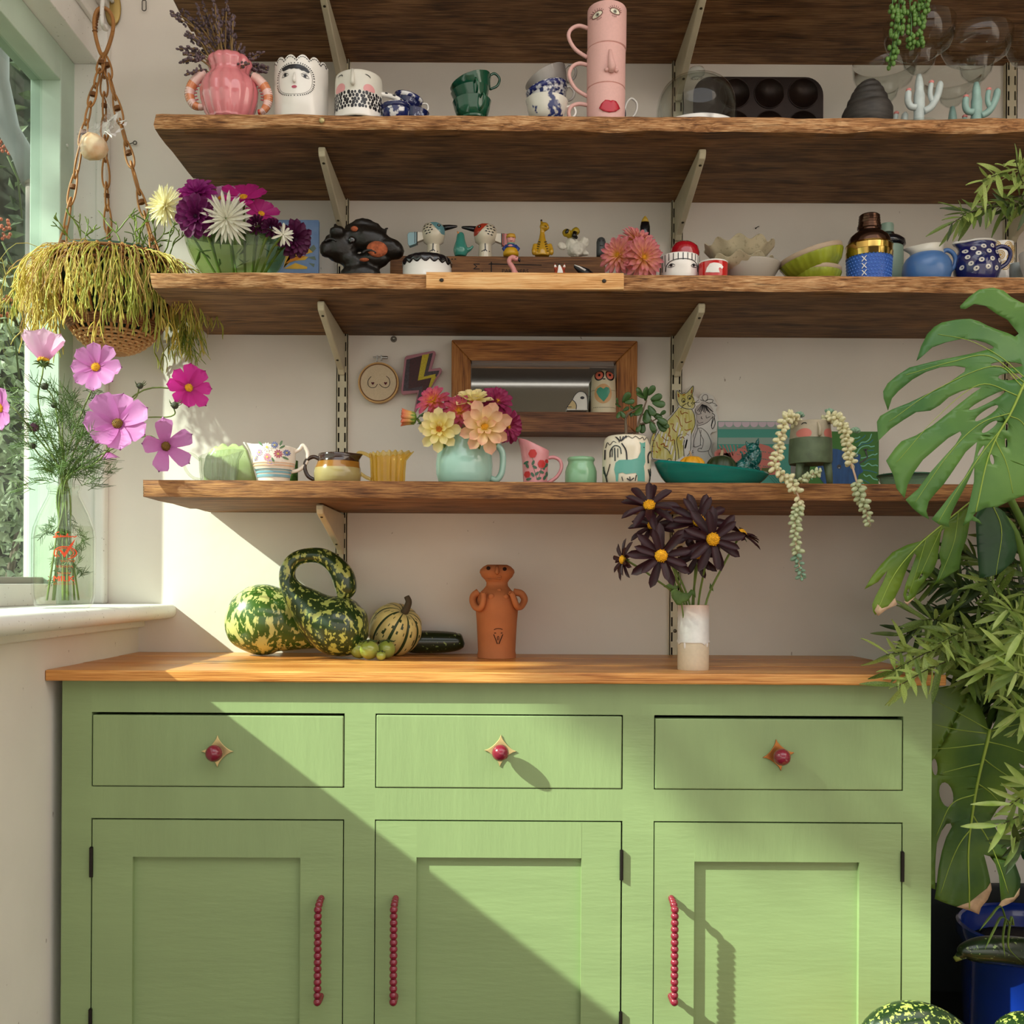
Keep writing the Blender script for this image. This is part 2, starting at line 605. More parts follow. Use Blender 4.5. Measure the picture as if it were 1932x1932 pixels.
# window_1: casing, mint frame, glass
win = bpy.data.objects.new('window_1', None); COL.objects.link(win); struct(win)
c = MB()
c.box(-.81, -.749, -.017, -.0005, E(-.043), E(.967))
c.build('jamb_casing', whitem, win, smooth=False, bevel=.002)
MB().box(-.752, -.731, -.024, -.0006, E(-.043), E(1.04)).build('corner_bead', whitem, win, smooth=False, bevel=.005, seg=3)
c = MB()
c.box(-.81, -.749, -3.2, -.0005, E(.967), E(1.12))
c.build('head_casing', whitem, win, smooth=False, bevel=.002)
c = MB()
c.box(-.7495, -.740, -3.2, -.001, E(1.025), E(1.04))
c.box(-.7495, -.733, -3.2, -.001, E(1.075), E(1.12))
c.build('head_moulding', whitem, win, smooth=False, bevel=.003)
MB().box(-.85, -.794, -.075, -.001, E(-.043), E(.967)).build('stile', mint, win, smooth=False, bevel=.002)
MB().box(-.85, -.794, -3.2, -.075, E(.907), E(.967)).build('top_rail', mint, win, smooth=False, bevel=.002)
c = MB().box(-.85, -.797, -3.2, -.075, E(-.043), E(-.006))
c.build('bottom_rail', whitem, win, smooth=False, bevel=.002)
MB().box(-.85, -.82, -3.2, -.0755, E(-.007), E(.006)).build('glazing_bead', M('bead_grey_paint', '9a968c', rough=.5), win, smooth=False, bevel=.002)
pane_m = glass('window_glass', 'e2ece6', rough=.0)
MB().box(-.832, -.828, -3.2, -.0745, E(-.004), E(.91)).build('pane', pane_m, win, smooth=False)
s_ = MB().lathe([(0, 0), (.004, 0), (.003, .003), (0, .0035)], 10, rot=Matrix.Rotation(PI/2, 3, 'Y'))
s_.xf(Matrix.Translation((-.794, -.05, E(.80)))).build('screw_cap', M('screw_cap_white', 'd8e2d8', rough=.4), win)
# the room goes on overhead and to the right, out of frame
struct(MB().box(1.32, 1.42, -1.7, .12, 0, 2.9).build('wall_right', wallm, smooth=False))
struct(MB().box(-.9, 2.4, -1.3, .12, 2.7, 2.8).build('ceiling', whitem, smooth=False))
struct(MB().box(-.9, 2.4, -4.6, -2.9, 2.3, 2.4).build('ceiling', M('dark_ceiling_boards', '2b1d12', rough=.7), smooth=False))
struct(MB().box(-.9, 2.4, -4.6, -4.5, 2.0, 2.27).build('wall_rear', M('rear_wall_grey', '9a958a', rough=.8), smooth=False))
# ================================================================ shelves
shm = {}
shm['dark'] = wood('barn_board_dark', '2a1a10', '6c4a2c', 'a1764c', rough=.55, crack=.55, knots=.7, ring=8, bump=.5)
shm['mid'] = wood('barn_board_brown', '342214', '785232', 'ad8258', rough=.6, crack=.6, knots=.7, ring=8, bump=.5)
shm['front'] = wood('barn_board_weathered', '5a3822', 'b07c4e', 'e6bc8c', rough=.7, crack=.9, ring=14, bump=1.0, along=2.5)
shm['patch'] = wood('fresh_pine', 'b07a40', 'dba368', 'f0c890', rough=.6, crack=.25, ring=10, bump=.6)  # left strands mostly yellow: sunlight on that side put into the colour
shm['oak'] = wood('oiled_oak_edge', '4c2c18', '8a5a34', 'b98550', rough=.55, crack=.5, ring=16, bump=.7, along=2.)
def plank(name, parent, x0, x1, y0, y1, z0, z1, m_body, m_front, seed, rough_front=.004, left=None, nx=190):
 """sawn board: cross-section swept along x with a worn front edge; left(y)->x offset of the left end"""
 mb = MB()
 ny = 7
 sec = []
 # front face from bottom to top (ragged), then top, back, bottom
 for i in range(5):
  sec.append((y0, z0 + (z1 - z0)*i/4, 1))
 for i in range(1, ny):
  sec.append((y0 + (y1 - y0)*i/ny, z1, 0))
 for i in range(3):
  sec.append((y1, z1 + (z0 - z1)*i/2, 0))
 for i in range(1, ny):
  sec.append((y1 + (y0 - y1)*i/ny, z0, 2))
 n = len(sec)
 vs = []
 for ix in range(nx + 1):
  for (y, z, k) in sec:
   xs = x0 + (left(y, z) if left else 0)
   x = xs + (x1 - xs)*ix/nx
   yy, zz = y, z
   if k == 1:
    q = (z - z0)/(z1 - z0)
    e = noise.noise((x*9, z*60, seed)) + .6*noise.noise((x*30, z*120, seed + 3))
    yy += rough_front*e*.7
    edge = abs(2*q - 1)
    yy += (edge**3)*rough_front*.7
    if q == 0:
     zz += rough_front*(.5*noise.noise((x*14, 2, seed)) + .5*max(0, noise.noise((x*5, 7, seed)))) + .001
    if q == 1:
     zz += rough_front*.35*noise.noise((x*11, 5, seed)) - .0006
   elif k == 2:
    zz += .0012*noise.noise((x*4, y*30, seed + 9))
   vs.append((x, yy, zz))
 fs, mi = [], []
 for ix in range(nx):
  for i in range(n):
   j = (i + 1) % n
   fs.append((ix*n+i, ix*n+j, (ix+1)*n+j, (ix+1)*n+i))
   mi.append(1 if i < 4 else 0)
 fs += [tuple(range(n-1, -1, -1)), tuple(range(nx*n, nx*n+n))]
 mi += [0, 0]
 mb.v, mb.f, mb.mi = vs, fs, mi
 return mb.build(name, [m_body, m_front], parent, auto=50)
SH1, SH2, SH3, SH4 = (.98, 1.01), (.7185, .7435), (.4645, .4912), (.1295, .1572)   # (bottom, top) above the eye
def wob(a, b):
 return lambda y, z: a*noise.noise((y*14, z*9, b)) + .004*noise.noise((y*70, z*60, b))
def shelf(label, z, depth, mats, seed, xl, back=.105, patch=None, rf=.004, taper=0.):
 t = thing('wall_shelf', label, 'shelf', (0, 0, E(z[0])))
 h = z[1] - z[0]
 f = wob(.008, seed)
 lf = lambda y, zz: f(y, zz) + taper*((-y) - depth)/depth*(-1)
 if back:
  plank('plank', t, xl, 1.45, -depth, -back - .001, 0, h, mats[0], mats[2], seed, rf, lf)
  plank('plank', t, xl + .004, 1.45, -back + .001, -.0008, .001, h - .001, mats[1], mats[1], seed + 5, .001, lf, nx=90)
 else:
  plank('plank', t, xl, 1.45, -depth, -.0008, 0, h, mats[0], mats[2], seed, rf, lf)
 return t
sh1 = shelf('topmost reclaimed plank shelf, cut off by the top of the photo', SH1, .307, (shm['mid'], shm['mid'], shm['front']), 1.3, -.548)
sh2 = shelf('weathered plank shelf carrying the pink face mugs and teacups', SH2, .307, (shm['dark'], shm['mid'], shm['front']), 4.1, -.545, rf=.006)
sh3 = shelf('weathered plank shelf with pale repair strip, under the animal ornaments', SH3, .307, (shm['mid'], shm['dark'], shm['front']), 8.7, -.552)
sh4 = shelf('lowest wooden shelf, with the row of jugs on it', SH4, .350, (shm['mid'], shm['mid'], shm['oak']), 2.9, -.545, rf=.0018)
# pale repair strip let into the front of shelf three
pz = SH3[1] - SH3[0]
plank('repair_strip', sh3, U(804, 532, 1.62).x, U(1177, 532, 1.62).x, -.3125, -.300, .0018, pz + .0006, shm['patch'], shm['patch'], 12.2, .0022, None, 60)
for xx in (833, 1140):
 p = U(xx, 530, 1.617)
 MB().ball((p.x, -.3135, pz*.52), (.0035, .0012, .003), 8, 6).build('nail_head', M('rusted_nail', '3a342e', rough=.5, metal=.6), sh3)
p = U(607, 229, 1.62)
MB().ball((p.x, -.310, .013), (.0048, .003, .0048), 12, 8).build('nail_head', M('brass_nail', 'b9a878', rough=.35, metal=.6), sh2)
# ---------------- uprights and brackets
steel = M('cream_enamel_steel', 'cfc6ab', rough=.42, var=.04, vs=30)
def upright(label, X, z0, z1, off):
 t = thing('slotted_upright', label, 'rail', (X, 0, E(z0)))
 H = z1 - z0
 w2, sl_, web, dep = .0105, .0032, .0088, .012
 mb = MB()
 xs = [-w2, -web/2 - sl_, -web/2, web/2, web/2 + sl_, w2]
 for a, b in ((0, 1), (2, 3), (4, 5)):
  mb.box(xs[a], xs[b], -dep, -dep + .0015, 0, H)
 z = off
 while z < H:
  for a, b in ((1, 2), (3, 4)):
   mb.box(xs[a], xs[b], -dep, -dep + .0015, z, min(z + .0112, H))
  z += .0284
 mb.box(-w2, -w2 + .0015, -dep, -.0003, 0, H)
 mb.box(w2 - .0015, w2, -dep, -.0003, 0, H)
 mb.build('slotted_channel', steel, t, smooth=False)
 MB().box(-w2 + .0016, w2 - .0016, -.003, -.0004, 0, H).build('slot_shade_strip', M('slot_shade_dark', '3a352c', rough=.7), t, smooth=False)  # added dark strip, paints the shade seen through the slots
 b = -.0125
 for zz in ((E(.24) - E(z0)), (E(-.088) - E(z0))):
  if 0.02 < zz < H:
   MB().lathe([(0, 0), (.0036, 0), (.003, .0018), (0, .002)], 12, rot=Matrix.Rotation(PI/2, 3, 'X'), c=(0, -dep, zz)).build('screw', M('steel_screw', '6a6558', rough=.4, metal=.8), t)
 return t
UX = (-.291, .336, .962)
upright('left slotted shelf upright, behind the gourds', UX[0], -.01, 1.25, .006)
upright('middle slotted shelf upright, behind the dark star dahlias', UX[1], -.133, 1.25, .014)
upright('right slotted shelf upright, behind the monstera leaves', UX[2], -.133, 1.25, .01)
def bracket(label, X, zt, tilt=0.):
 t = thing('shelf_bracket', label, 'bracket', (X, 0, E(zt)), tilt, 'cream steel brackets under the wooden shelves')
 mb = MB()
 L, wd = .248, .0058
 side = [(-.0122, -.002), (-.0122, -.074), (-.020, -.078), (-.030, -.070), (-L + .004, -.017), (-L, -.010), (-L, -.003), (-L + .004, -.0015)]
 n = len(side)
 vs = [(x, y, z) for x in (-wd, wd) for y, z in side]
 mb.add(vs, [tuple(range(n)), tuple(range(2*n-1, n-1, -1))] + [(i, (i+1) % n, n+(i+1) % n, n+i) for i in range(n)])
 mb.build('arm', steel, t, smooth=False, bevel=.0022, seg=3)
 for f in (.18, .92):
  y = -.03 + (-L + .034)*f
  z = -.070 + .053*f
  MB().ball((0, y, z - .0002), (.0026, .003, .0016), 10, 6).build('screw', M('screw_dark', '3b3527', rough=.5, metal=.7), t)
for i, sname in enumerate(('topmost', 'second', 'third', 'lowest')):
 zt = (SH1, SH2, SH3, SH4)[i][0]
 for j, un in enumerate(('left', 'middle', 'right')):
  if (i, j) in ((0, 2),):
   continue
  bracket('cream steel bracket on the %s upright under the %s shelf' % (un, sname), UX[j], zt, (0, 0, 0)[j])
# ================================================================ cabinet and worktop
green = M('sage_green_paint', (.262, .348, .156), rough=.38, var=.035, vs=4, bump=.22, bs=22, stretch=(1, 1, 6), spec=.4)
green2 = M('sage_green_paint_level', (.262, .348, .156), rough=.38, var=.035, vs=4, bump=.22, bs=22, stretch=(6, 1, 1), spec=.4)
dFACE, dTOP = 1.55, 1.53
YF = dFACE - CAMD
cab = thing('kitchen_cabinet', 'sage green cabinet with three drawers and three panelled doors', 'cabinet', (0, 0, 0))
def zc(y, x=936):
 return U(x, y, dFACE).z
def xc(x, y=1600):
 return U(x, y, dFACE).x
CX0, CX1 = xc(116), xc(1757)
ZT = E(-.1335) - .0165
rows = [(172, 649, 707, 1174, 1233, 1703)]
dx = [(xc(172), xc(649)), (xc(707), xc(1174)), (xc(1233), xc(1703))]
zdr = (zc(1347.5), zc(1488))
zdo = zc(1547.5)
ZB = .10
TH = .022
fr = MB()
def fbox(x0, x1, z0, z1, m=0):
 fr.m = m
 fr.box(x0, x1, YF, YF + TH, z0, z1)
fbox(CX0, dx[0][0], ZB, ZT); fbox(dx[0][1], dx[1][0], ZB, zdr[0]); fbox(dx[1][1], dx[2][0], ZB, zdr[0]); fbox(dx[2][1], CX1, ZB, ZT)
fbox(dx[0][0], dx[2][1], zdr[0], ZT, 1)
for a, b in dx:
 fbox(a, b, zdo, zdr[1], 1)
 fbox(a, b, ZB, ZB + .06, 1)
fr.build('face_frame', [green, green2], cab, smooth=False)
bd = MB()
bd.box(CX0, CX0 + .018, YF + TH, -.004, .0, ZT)
bd.box(CX1 - .018, CX1, YF + TH, -.004, .0, ZT)
bd.box(CX0 + .018, CX1 - .018, -.012, -.004, .0, ZT)
bd.box(CX0 + .018, CX1 - .018, YF + TH, -.012, ZB, ZB + .018)
bd.box(CX0 + .018, CX1 - .018, YF + TH, -.012, zdr[1] - .03, zdr[1] - .015)
bd.build('carcass', green, cab, smooth=False)
MB().box(CX0 + .02, CX1 - .02, YF + .03, YF + .045, 0, ZB).build('plinth', slate, cab, smooth=False)
knobm = M('oxblood_gloss_paint', '7e1c30', rough=.22, coat=.5, var=.08, vs=60)
brass_l, brass_c = M('satin_brass', 'dcc48c', rough=.38, metal=.75), M('copper_brass', 'b4733c', rough=.38, metal=.75)
G = .0016
for i, (a, b) in enumerate(dx):
 dr = MB().box(a + G, b - G, YF - .001, YF + .018, zdr[1] + G*.7, zdr[0] - (.0042 if i == 0 else (.0022 if i == 1 else .0052)))
 dr = dr.build('drawer', green2, cab, smooth=False, bevel=.0015)
 kx, ky = ((411, 1417), (944, 1416), (1468, 1424))[i]
 p = U(kx, ky, dFACE)
 rt = (0., -.03, .16)[i]
 star = []
 for k in range(64):
  t = 2*PI*k/64
  c4, s4 = abs(math.cos(t)), abs(math.sin(t))
  rr = .0245/((c4**.72 + s4**.72)**(1/.72))
  star.append((rr*math.cos(t + rt) + 0, rr*math.sin(t + rt)))
 MB().prism([(x + p.x, z + p.z) for x, z in star], YF - .0032, YF - .0011).build('star_backplate', brass_c if i == 2 else brass_l, dr, smooth=False, bevel=.0006)
 kb = MB()
 kb.lathe([(0, 0), (.006, 0), (.0055, .009), (.0075, .0105)] + [(.0128*math.sin(q), .0205 - .0128*math.cos(q)) for q in [.75 + (PI - .75)*j/10 for j in range(11)]], 24, rot=Matrix.Rotation(PI/2, 3, 'X'))
 kb.xf(Matrix.Translation((p.x, YF - .001, p.z))).build('knob', knobm, dr)
pn = [(251, 567, 1620), (786, 1097, 1618), (1310, 1621, 1623)]
hx = [600, 743, 1273]
for i, (a, b) in enumerate(dx):
 x0, x1, z0, z1 = a + (.0024 if i == 0 else G), b - (.0024 if i != 0 else G), ZB + .062, zdo - .0022
 pa, pb, pt = xc(pn[i][0]), xc(pn[i][1]), zc(pn[i][2])
 pbz = z0 + .065
 d = MB()
 d.box(x0, pa, YF - .001, YF + .019, z0, z1); d.box(pb, x1, YF - .001, YF + .019, z0, z1)
 d.m = 1
 d.box(pa, pb, YF - .0012, YF + .019, pt, z1); d.box(pa, pb, YF - .0012, YF + .019, z0, pbz)
 d = d.build('door', [green, green2], cab, smooth=False)
 MB().box(pa - .004, pb + .004, YF + .0075, YF + .015, pbz - .004, pt + .004).build('door_panel', green, d, smooth=False)
 # beaded pull: two curled ends standing off the door
 hp = MB()
 tp, bt = U(hx[i], 1716, dFACE - .03), U(hx[i], 1890, dFACE - .03)
 nb = 15
 X = tp.x
 for k in range(nb):
  z = tp.z + (bt.z - tp.z)*k/(nb - 1)
  hp.ball((X, YF - .031, z), (.0061, .0061, .0061), 12, 8)
 for zz, sg in ((tp.z, 1), (bt.z, -1)):
  for q, (dy, dz) in enumerate(((.008, .0045), (.016, .0065), (.024, .0075), (.0298, .0078))):
   hp.ball((X + .0, YF - .031 + dy, zz + sg*dz*(1 if sg > 0 else .4)), .0058 - .0003*q, 12, 8)
 hp.build('bead_handle', knobm, d)
 # hinges
 hgx = x0 - .001 if i == 0 else x1 + .001
 for yy in (1630, 1935):
  hz = zc(yy)
  h = MB()
  h.tube([(hgx, YF - .0035, hz - .022), (hgx, YF - .0035, hz + .022)], .0028, 10)
  h.box(hgx - .0022, hgx + .0022, YF - .003, YF + .004, hz - .023, hz + .023)
  h.build('hinge', M('blackened_steel', '2b2623', rough=.45, metal=.7), d, auto=40)
# ---- worktop of glued staves
top = thing('worktop', 'oiled pine worktop of glued staves on the green cabinet', 'worktop', (0, 0, E(-.1335)))
wt = wood('oiled_pine', '93541f', 'cc8844', 'e6ae66', scale=.9, rough=.35, ring=14, bump=.12, spec=.4, knots=.35, along=.9)
wt2 = wood('oiled_pine_warm', '8c4a1c', 'bd7636', 'd99a56', scale=1.1, rough=.35, ring=16, bump=.12, spec=.4, knots=.3, along=.8)
yb = [dTOP - CAMD, -.335, -.262, -.19, -.105, -.001]
for i in range(5):
 o = MB().box(-.6735, .674, yb[i] + (.0003 if i else 0), yb[i+1] - .0003, -.0165, -.0004*(i % 2)).build('stave', wt if i % 2 == 0 else wt2, top, smooth=False, bevel=.0012 if i else .0022)
# ================================================================ garden outside the window
struct(MB().box(-14, -.9, -9, 12, -.35, -.3).build('ground', M('garden_soil', '3d3a2a', rough=.9, var=.3, vs=3), smooth=False))
leaf_g = leafmat('garden_leaf', '5f6f4c', 'a3ad8e', trans=.3, vs=6)
leaf_d = leafmat('garden_leaf_dark', '39462e', '6b7a55', trans=.25, vs=6)
def leafcloud(name, mat, parent, n, fn, ln, wd, rr):
 """many small pointed leaves, each a bent four-triangle blade"""
 mb = MB()
 for _ in range(n):
  p = Vector(fn(rr))
  d = Vector((rr.gauss(0, 1), rr.gauss(0, 1), rr.gauss(-.2, .8))).normalized()
  sd = d.orthogonal().normalized()
  sd = (Matrix.Rotation(rr.uniform(0, 6.28), 3, d) @ sd)
  up = d.cross(sd)
  L, W = ln*rr.uniform(.6, 1.3), wd*rr.uniform(.6, 1.3)
  mb.add([p, p + d*L*.45 + sd*W + up*W*.3, p + d*L*.45 - sd*W + up*W*.3, p + d*L - up*L*.12, p + d*L*.5],
               [(0, 4, 1), (0, 2, 4), (1, 4, 3), (4, 2, 3)])
 return stuff(mb.build(name, mat, parent, smooth=False, fix=False))
rg = random.Random(21)
def blob(cx, cy, cz, rx, ry, rz):
 def f(r):
  while True:
   p = Vector((r.uniform(-1, 1), r.uniform(-1, 1), r.uniform(-1, 1)))
   if .45 < p.length < 1:
    return (cx + p.x*rx, cy + p.y*ry, cz + p.z*rz)
 return f
for i, (x, y, z, a, b, c, lab) in enumerate([
  (-2.15, 2.0, .9, .65, .6, 1.3, 'grey-green garden shrub just outside the window'),
  (-3.4, 3.8, 1.3, 1.1, .9, 2.0, 'tall garden shrub further back, seen through the window'),
  (-1.7, .55, .3, .45, .4, .75, 'low dark garden bush near the window bottom')]):
 t = thing('garden_shrub', lab, 'shrub', (x, y, -.3))
 leafcloud('foliage', leaf_d if i == 2 else leaf_g, t, 3600, blob(0, 0, z + .3, a, b, c), .075, .016, rg)
 st = MB()
 for k in range(7):
  a2 = k*.9
  st.tube(bez([(0, 0, 0), (.1*math.cos(a2), .1*math.sin(a2), .4), (a*.5*math.cos(a2), b*.5*math.sin(a2), z + .5*c)], 5), [.012]*10 + [.006], 6)
 st.build('stems', M('bark_grey', '5d5144', rough=.9), t)
hd = thing('garden_hedge', 'dark hedge closing the garden behind the shrubs', 'hedge', (-5.2, 5.6, -.3))
leafcloud('foliage', leaf_d, hd, 5200, lambda r: (r.uniform(-4.6, 3.4), r.uniform(-.3, .5), r.uniform(0, 6.5)), .16, .045, rg)
MB().box(-5, 3.5, .25, .5, 0, 6.6).build('twig_mass', M('hedge_twigs', '23281a', rough=.95, var=.4, vs=9), hd, smooth=False)
# orange blossom clusters on the shrub
fb = M('orange_blossom', 'a8563a', rough=.7, var=.25, vs=40)
for i, (x, y, d) in enumerate(((8, 578, 3.1), (4, 430, 3.0), (14, 270, 3.2))):
 p = U(x, y, d)
 t = thing('blossom_cluster', ('lower', 'middle', 'upper')[i] + ' orange blossom cluster outside the window', 'flower', p)
 m = MB()
 for k in range(26):
  a = rg.uniform(0, 6.28); h = rg.uniform(-.05, .05); r0 = .035*math.sqrt(max(0, 1 - (h/.055)**2))
  m.ball((r0*math.cos(a)*.7, r0*math.sin(a)*.7, h*.6), .0055, 6, 4)
 m.build('florets', fb, t)
 MB().tube([(0, 0, -.04), (.02, .03, -.10), (.0, .1, -.2)], .003, 6).build('stem', M('stem_green', '4a5a2c', rough=.7), t)
# downpipe
pp = U(62, 400, 2.02)
dp = thing('downpipe', 'greyish pink drainpipe standing just outside the window', 'pipe', (pp.x, pp.y, -.3))
pm = M('pipe_grey_pink', 'b3a29c', rough=.55, var=.06, vs=5)
MB().tube([(0, 0, 0), (0, 0, 2.12)], .0135, 16).build('pipe', pm, dp)
MB().tube([(0, 0, 2.115), (-.02, 0, 2.17), (-.05, 0, 2.22), (-.072, 0, 2.32), (-.075, 0, 3.2)], .022, 16).build('pipe_swan_neck', M('pipe_grey', '8f9092', rough=.5), dp)
for z in (2.11, 2.30, 2.36):
 MB().lathe([(.0165, 0), (.0185, .004), (.0185, .03), (.0165, .034)], 18, c=(0 if z < 2.2 else -.07, 0, z)).build('pipe_collar', pm, dp)
# the tree whose crown filters the sun
tree = thing('garden_tree', 'garden tree beyond the window that dapples the sunlight', 'tree', (-3.6, -1.8, -.3))
rt_ = random.Random(5)
def crown(r):
 while True:
  y = r.uniform(-4.2, 1.2); z = r.uniform(.0, 1.75)**1.0
  x = r.uniform(-.35, .35)
  # window-plane height this leaf shades
  if z < .12 + .10*noise.noise((y*1.7, 0, 3)) + .02:
   continue
  if noise.noise((y*2.2, z*3.0, 8.5)) < -.06:
   continue
  return (x, y, 3.86 + z - x*.77)
leafcloud('foliage', leaf_g, tree, 5200, crown, .11, .034, rt_)
tb = MB()
tb.tube(bez([(0, 2.0, 0), (.05, 2.05, 1.5), (-.02, 2.0, 3.2), (.05, 1.6, 4.6)], 6), [.09]*6 + [.07]*6 + [.05]*7, 10)
for k in range(9):
 y = -2.2 + k*.62
 tb.tube(bez([(0, 2.0, 3.6 + .1*(k % 3)), (.0, 1.4, 4.2), (.05, y, 4.8 + .2*(k % 2))], 6), [.03]*6 + [.02]*6 + [.01], 6)
tb.build('trunk', M('bark_brown', '4d4034', rough=.9, bump=.6, bs=20), tree)
# ================================================================ flower builders
def petal_mesh(name, mat, L=1., W=.3, cup=.3, curl=0., tip=1., notch=0., base=.25, roll=0., nu=7, nv=4, ridge=.0):
 """one petal along +X, face up +Z, unit length"""
 mb = MB()
 def f(u, v):
  t = 2*v - 1
  prof = base + (1 - base)*math.sin(PI*min(1, u*.80 + .0)**.9) if u < .62 else None
  wd = (math.sin(PI*(u**.75)*.5)*(1 - base) + base) if u < .7 else 1.0
  end = max(0., (u - .62)/.38)
  wd *= max(0, 1 - end**(1.6 + tip))**(.55)
  x = u*L - notch*L*end*math.cos(t*PI*2.5)*.5*(1 - .3*abs(t))
  y = W*.5*wd*t
  z = cup*W*(t*t)*wd + curl*L*u*u + ridge*W*math.cos(t*PI*3)*u
  if roll:
   a = t*roll
   y = W*.5*wd*math.sin(a)/max(roll, .01)
   z = W*.5*wd*(1 - math.cos(a))/max(roll, .01)*1.0 + curl*L*u*u
  return (x, y, z)
 mb.surf(f, nu, nv)
 return mb.mesh(name, mat, fix=False)
def flower(o, p, facing, size, rings, center=None, spin=0., jit=.08, rnd=None, up=(0, 0, 1)):
 """petals as parts of thing o; head at local p facing a direction. rings: (mesh, n, length, elevation_deg, r0)"""
 rnd = rnd or R
 Fm = frame_to(p, facing, up)
 for ri, (me, n, L, el, r0) in enumerate(rings):
  for k in range(n):
   a = spin + 2*PI*(k + .5*(ri % 2))/n + rnd.uniform(-jit, jit)
   e = math.radians(el + rnd.uniform(-6, 6))
   s = size*L*rnd.uniform(.92, 1.06)
   m = Fm @ Matrix.Rotation(a, 4, 'Z') @ Matrix.Translation((r0*size, 0, .02*ri*size)) @ Matrix.Rotation(-e, 4, 'Y') @ Matrix.Scale(s, 4)
   inst(me, 'petal', o, m)
 if center:
  cm, cr_, ch = center
  mb = MB()
  mb.lathe([(0, -.02*size), (cr_*size, 0), (cr_*size*.9, ch*size*.6), (cr_*size*.5, ch*size), (0, ch*size*1.02)], 18)
  for k in range(46):
   q = math.sqrt((k + .5)/46); a = k*2.39996
   mb.ball((q*cr_*size*math.cos(a), q*cr_*size*math.sin(a), ch*size*(1.05 - .55*q*q)), (.09*cr_*size, .09*cr_*size, .22*cr_*size), 5, 4)
  mb.xf(Fm).build('flower_centre', cm, o)
def stem(o, a, b, r, mat, bend=(0, 0, 0), n=8, neck=None):
 a, b = Vector(a), Vector(b)
 P = bez([a, neck, neck.lerp(b, .55) + Vector(bend), b] if neck else [a, a.lerp(b, .55) + Vector(bend), b], n)
 return MB().tube(P, r, 6).build('stem', mat, o)
def sepals(o, p, facing, size, mat):
 Fm = frame_to(p, facing)
 mb = MB().lathe([(.05*size, -.22*size), (.15*size, -.14*size), (.17*size, -.02*size), (0, .0)], 12)
 for k in range(8):
  a = k*PI/4
  mb.tube([(.14*size*math.cos(a), .14*size*math.sin(a), -.08*size), (.30*size*math.cos(a), .30*size*math.sin(a), -.07*size), (.42*size*math.cos(a), .42*size*math.sin(a), -.13*size)], [.035*size, .03*size, .008*size], 5)
 mb.xf(Fm).build('sepals', mat, o)
stemg = M('flower_stem_green', '6a7d3a', rough=.6, var=.15, vs=40)
sepg = M('sepal_green', '4b5f2c', rough=.6)
yelc = M('flower_centre_yellow', 'd9a01e', rough=.7, var=.25, vs=200)
orgc = M('flower_centre_orange', 'c9741c', rough=.7, var=.25, vs=200)
def pet(key, mat, **kw):
 return petal_mesh('petal', mat, **kw)
PM = {}
def fl(name, label, head, facing, R_, basept, spec, group=None, spin=0., bend=(0, 0, 0), stem_r=.0014, cat='flower', sep=True, rnd=None, neck=None):
 """one cut flower: thing standing at basept, head at world point"""
 o = thing(name, label, cat, basept, 0, group)
 h = head - Vector(basept)
 fc = Vector(facing).normalized()
 rings, center = spec
 flower(o, h, fc, R_, rings, center, spin, rnd=rnd)
 stem(o, (0, 0, 0), h - fc*R_*.12, stem_r, stemg, bend, neck=neck)
 if sep:
  sepals(o, h - fc*R_*.02, fc, R_, sepg)
 return o
def spec_cosmos(mat):
 m = pet('c', mat, W=.62, cup=.10, curl=.04, tip=4., notch=.10, base=.22, ridge=.02, nu=8, nv=6)
 return ([(m, 8, 1., 10, .06)], (yelc, .19, .10))
def spec_single(mat, cm=orgc, n=8):
 m = pet('d', mat, W=.50, cup=.28, curl=.10, tip=1.2, base=.35)
 return ([(m, n, 1., 2, .10), (m, n, .86, 22, .09), (m, 5, .55, 50, .09)], (cm, .24, .12))
def spec_double(mat, cm=orgc, W=.42, ns=(12, 12, 11, 9), tip=1.3, els=(-12, 8, 28, 52)):
 m = pet('e', mat, W=W, cup=.30, curl=.08, tip=tip, base=.3)
 return ([(m, n, l, e, .08) for n, l, e in zip(ns, (1., .9, .74, .5), els)], (cm, .12, .14))
def spec_spiky(mat, W=.19, ns=(19, 19, 17, 15, 11), cm=None):
 m = pet('s', mat, W=W, cup=.6, curl=.10, tip=.5, base=.35, roll=1.2, notch=.04)
 return ([(m, n, l, e, .05) for n, l, e in zip(ns, (1., .97, .88, .72, .52), (-22, 0, 20, 42, 64))], (cm, .1, .1) if cm else None)
def spec_star(mat, cm):
 m = pet('t', mat, W=.36, cup=.5, curl=-.14, tip=.5, base=.55, roll=1.0, ridge=.04)
 return ([(m, 9, 1., 4, .10), (m, 6, .84, 20, .1)], (cm, .22, .20))
def spec_ball(mat):
 m = pet('b', mat, W=.42, cup=.7, curl=.25, tip=3., base=.4)
 return ([(m, 12, .62, -25, .38), (m, 12, .62, 5, .36), (m, 11, .6, 32, .3), (m, 9, .55, 55, .22), (m, 5, .5, 75, .1)], None)
pm_white = leafmat('petal_white', 'f2efe6', 'e9e7d2', rough=.6)
pm_cream = leafmat('petal_cream', 'f3efd6', 'efe3a8', rough=.6, vs=14)
pm_mag = leafmat('petal_magenta', '8f1a78', 'b83a9a', rough=.55, vs=40)
pm_purp = leafmat('petal_deep_purple', '5c0f4a', '7d1f66', rough=.55, vs=40, trans=.22)
pm_plum = leafmat('petal_plum', '451038', '66204f', rough=.55, vs=40, trans=.2)
pm_pale = leafmat('petal_pale_pink', 'dc9fd0', 'eabfe0', rough=.55, vs=60)
pm_pink = leafmat('petal_cosmos_pink', 'd878c6', 'e29bd4', rough=.55, vs=60, trans=.45)
pm_hot = leafmat('petal_hot_pink', 'c81a86', 'd83c9c', rough=.55, vs=60, trans=.4)
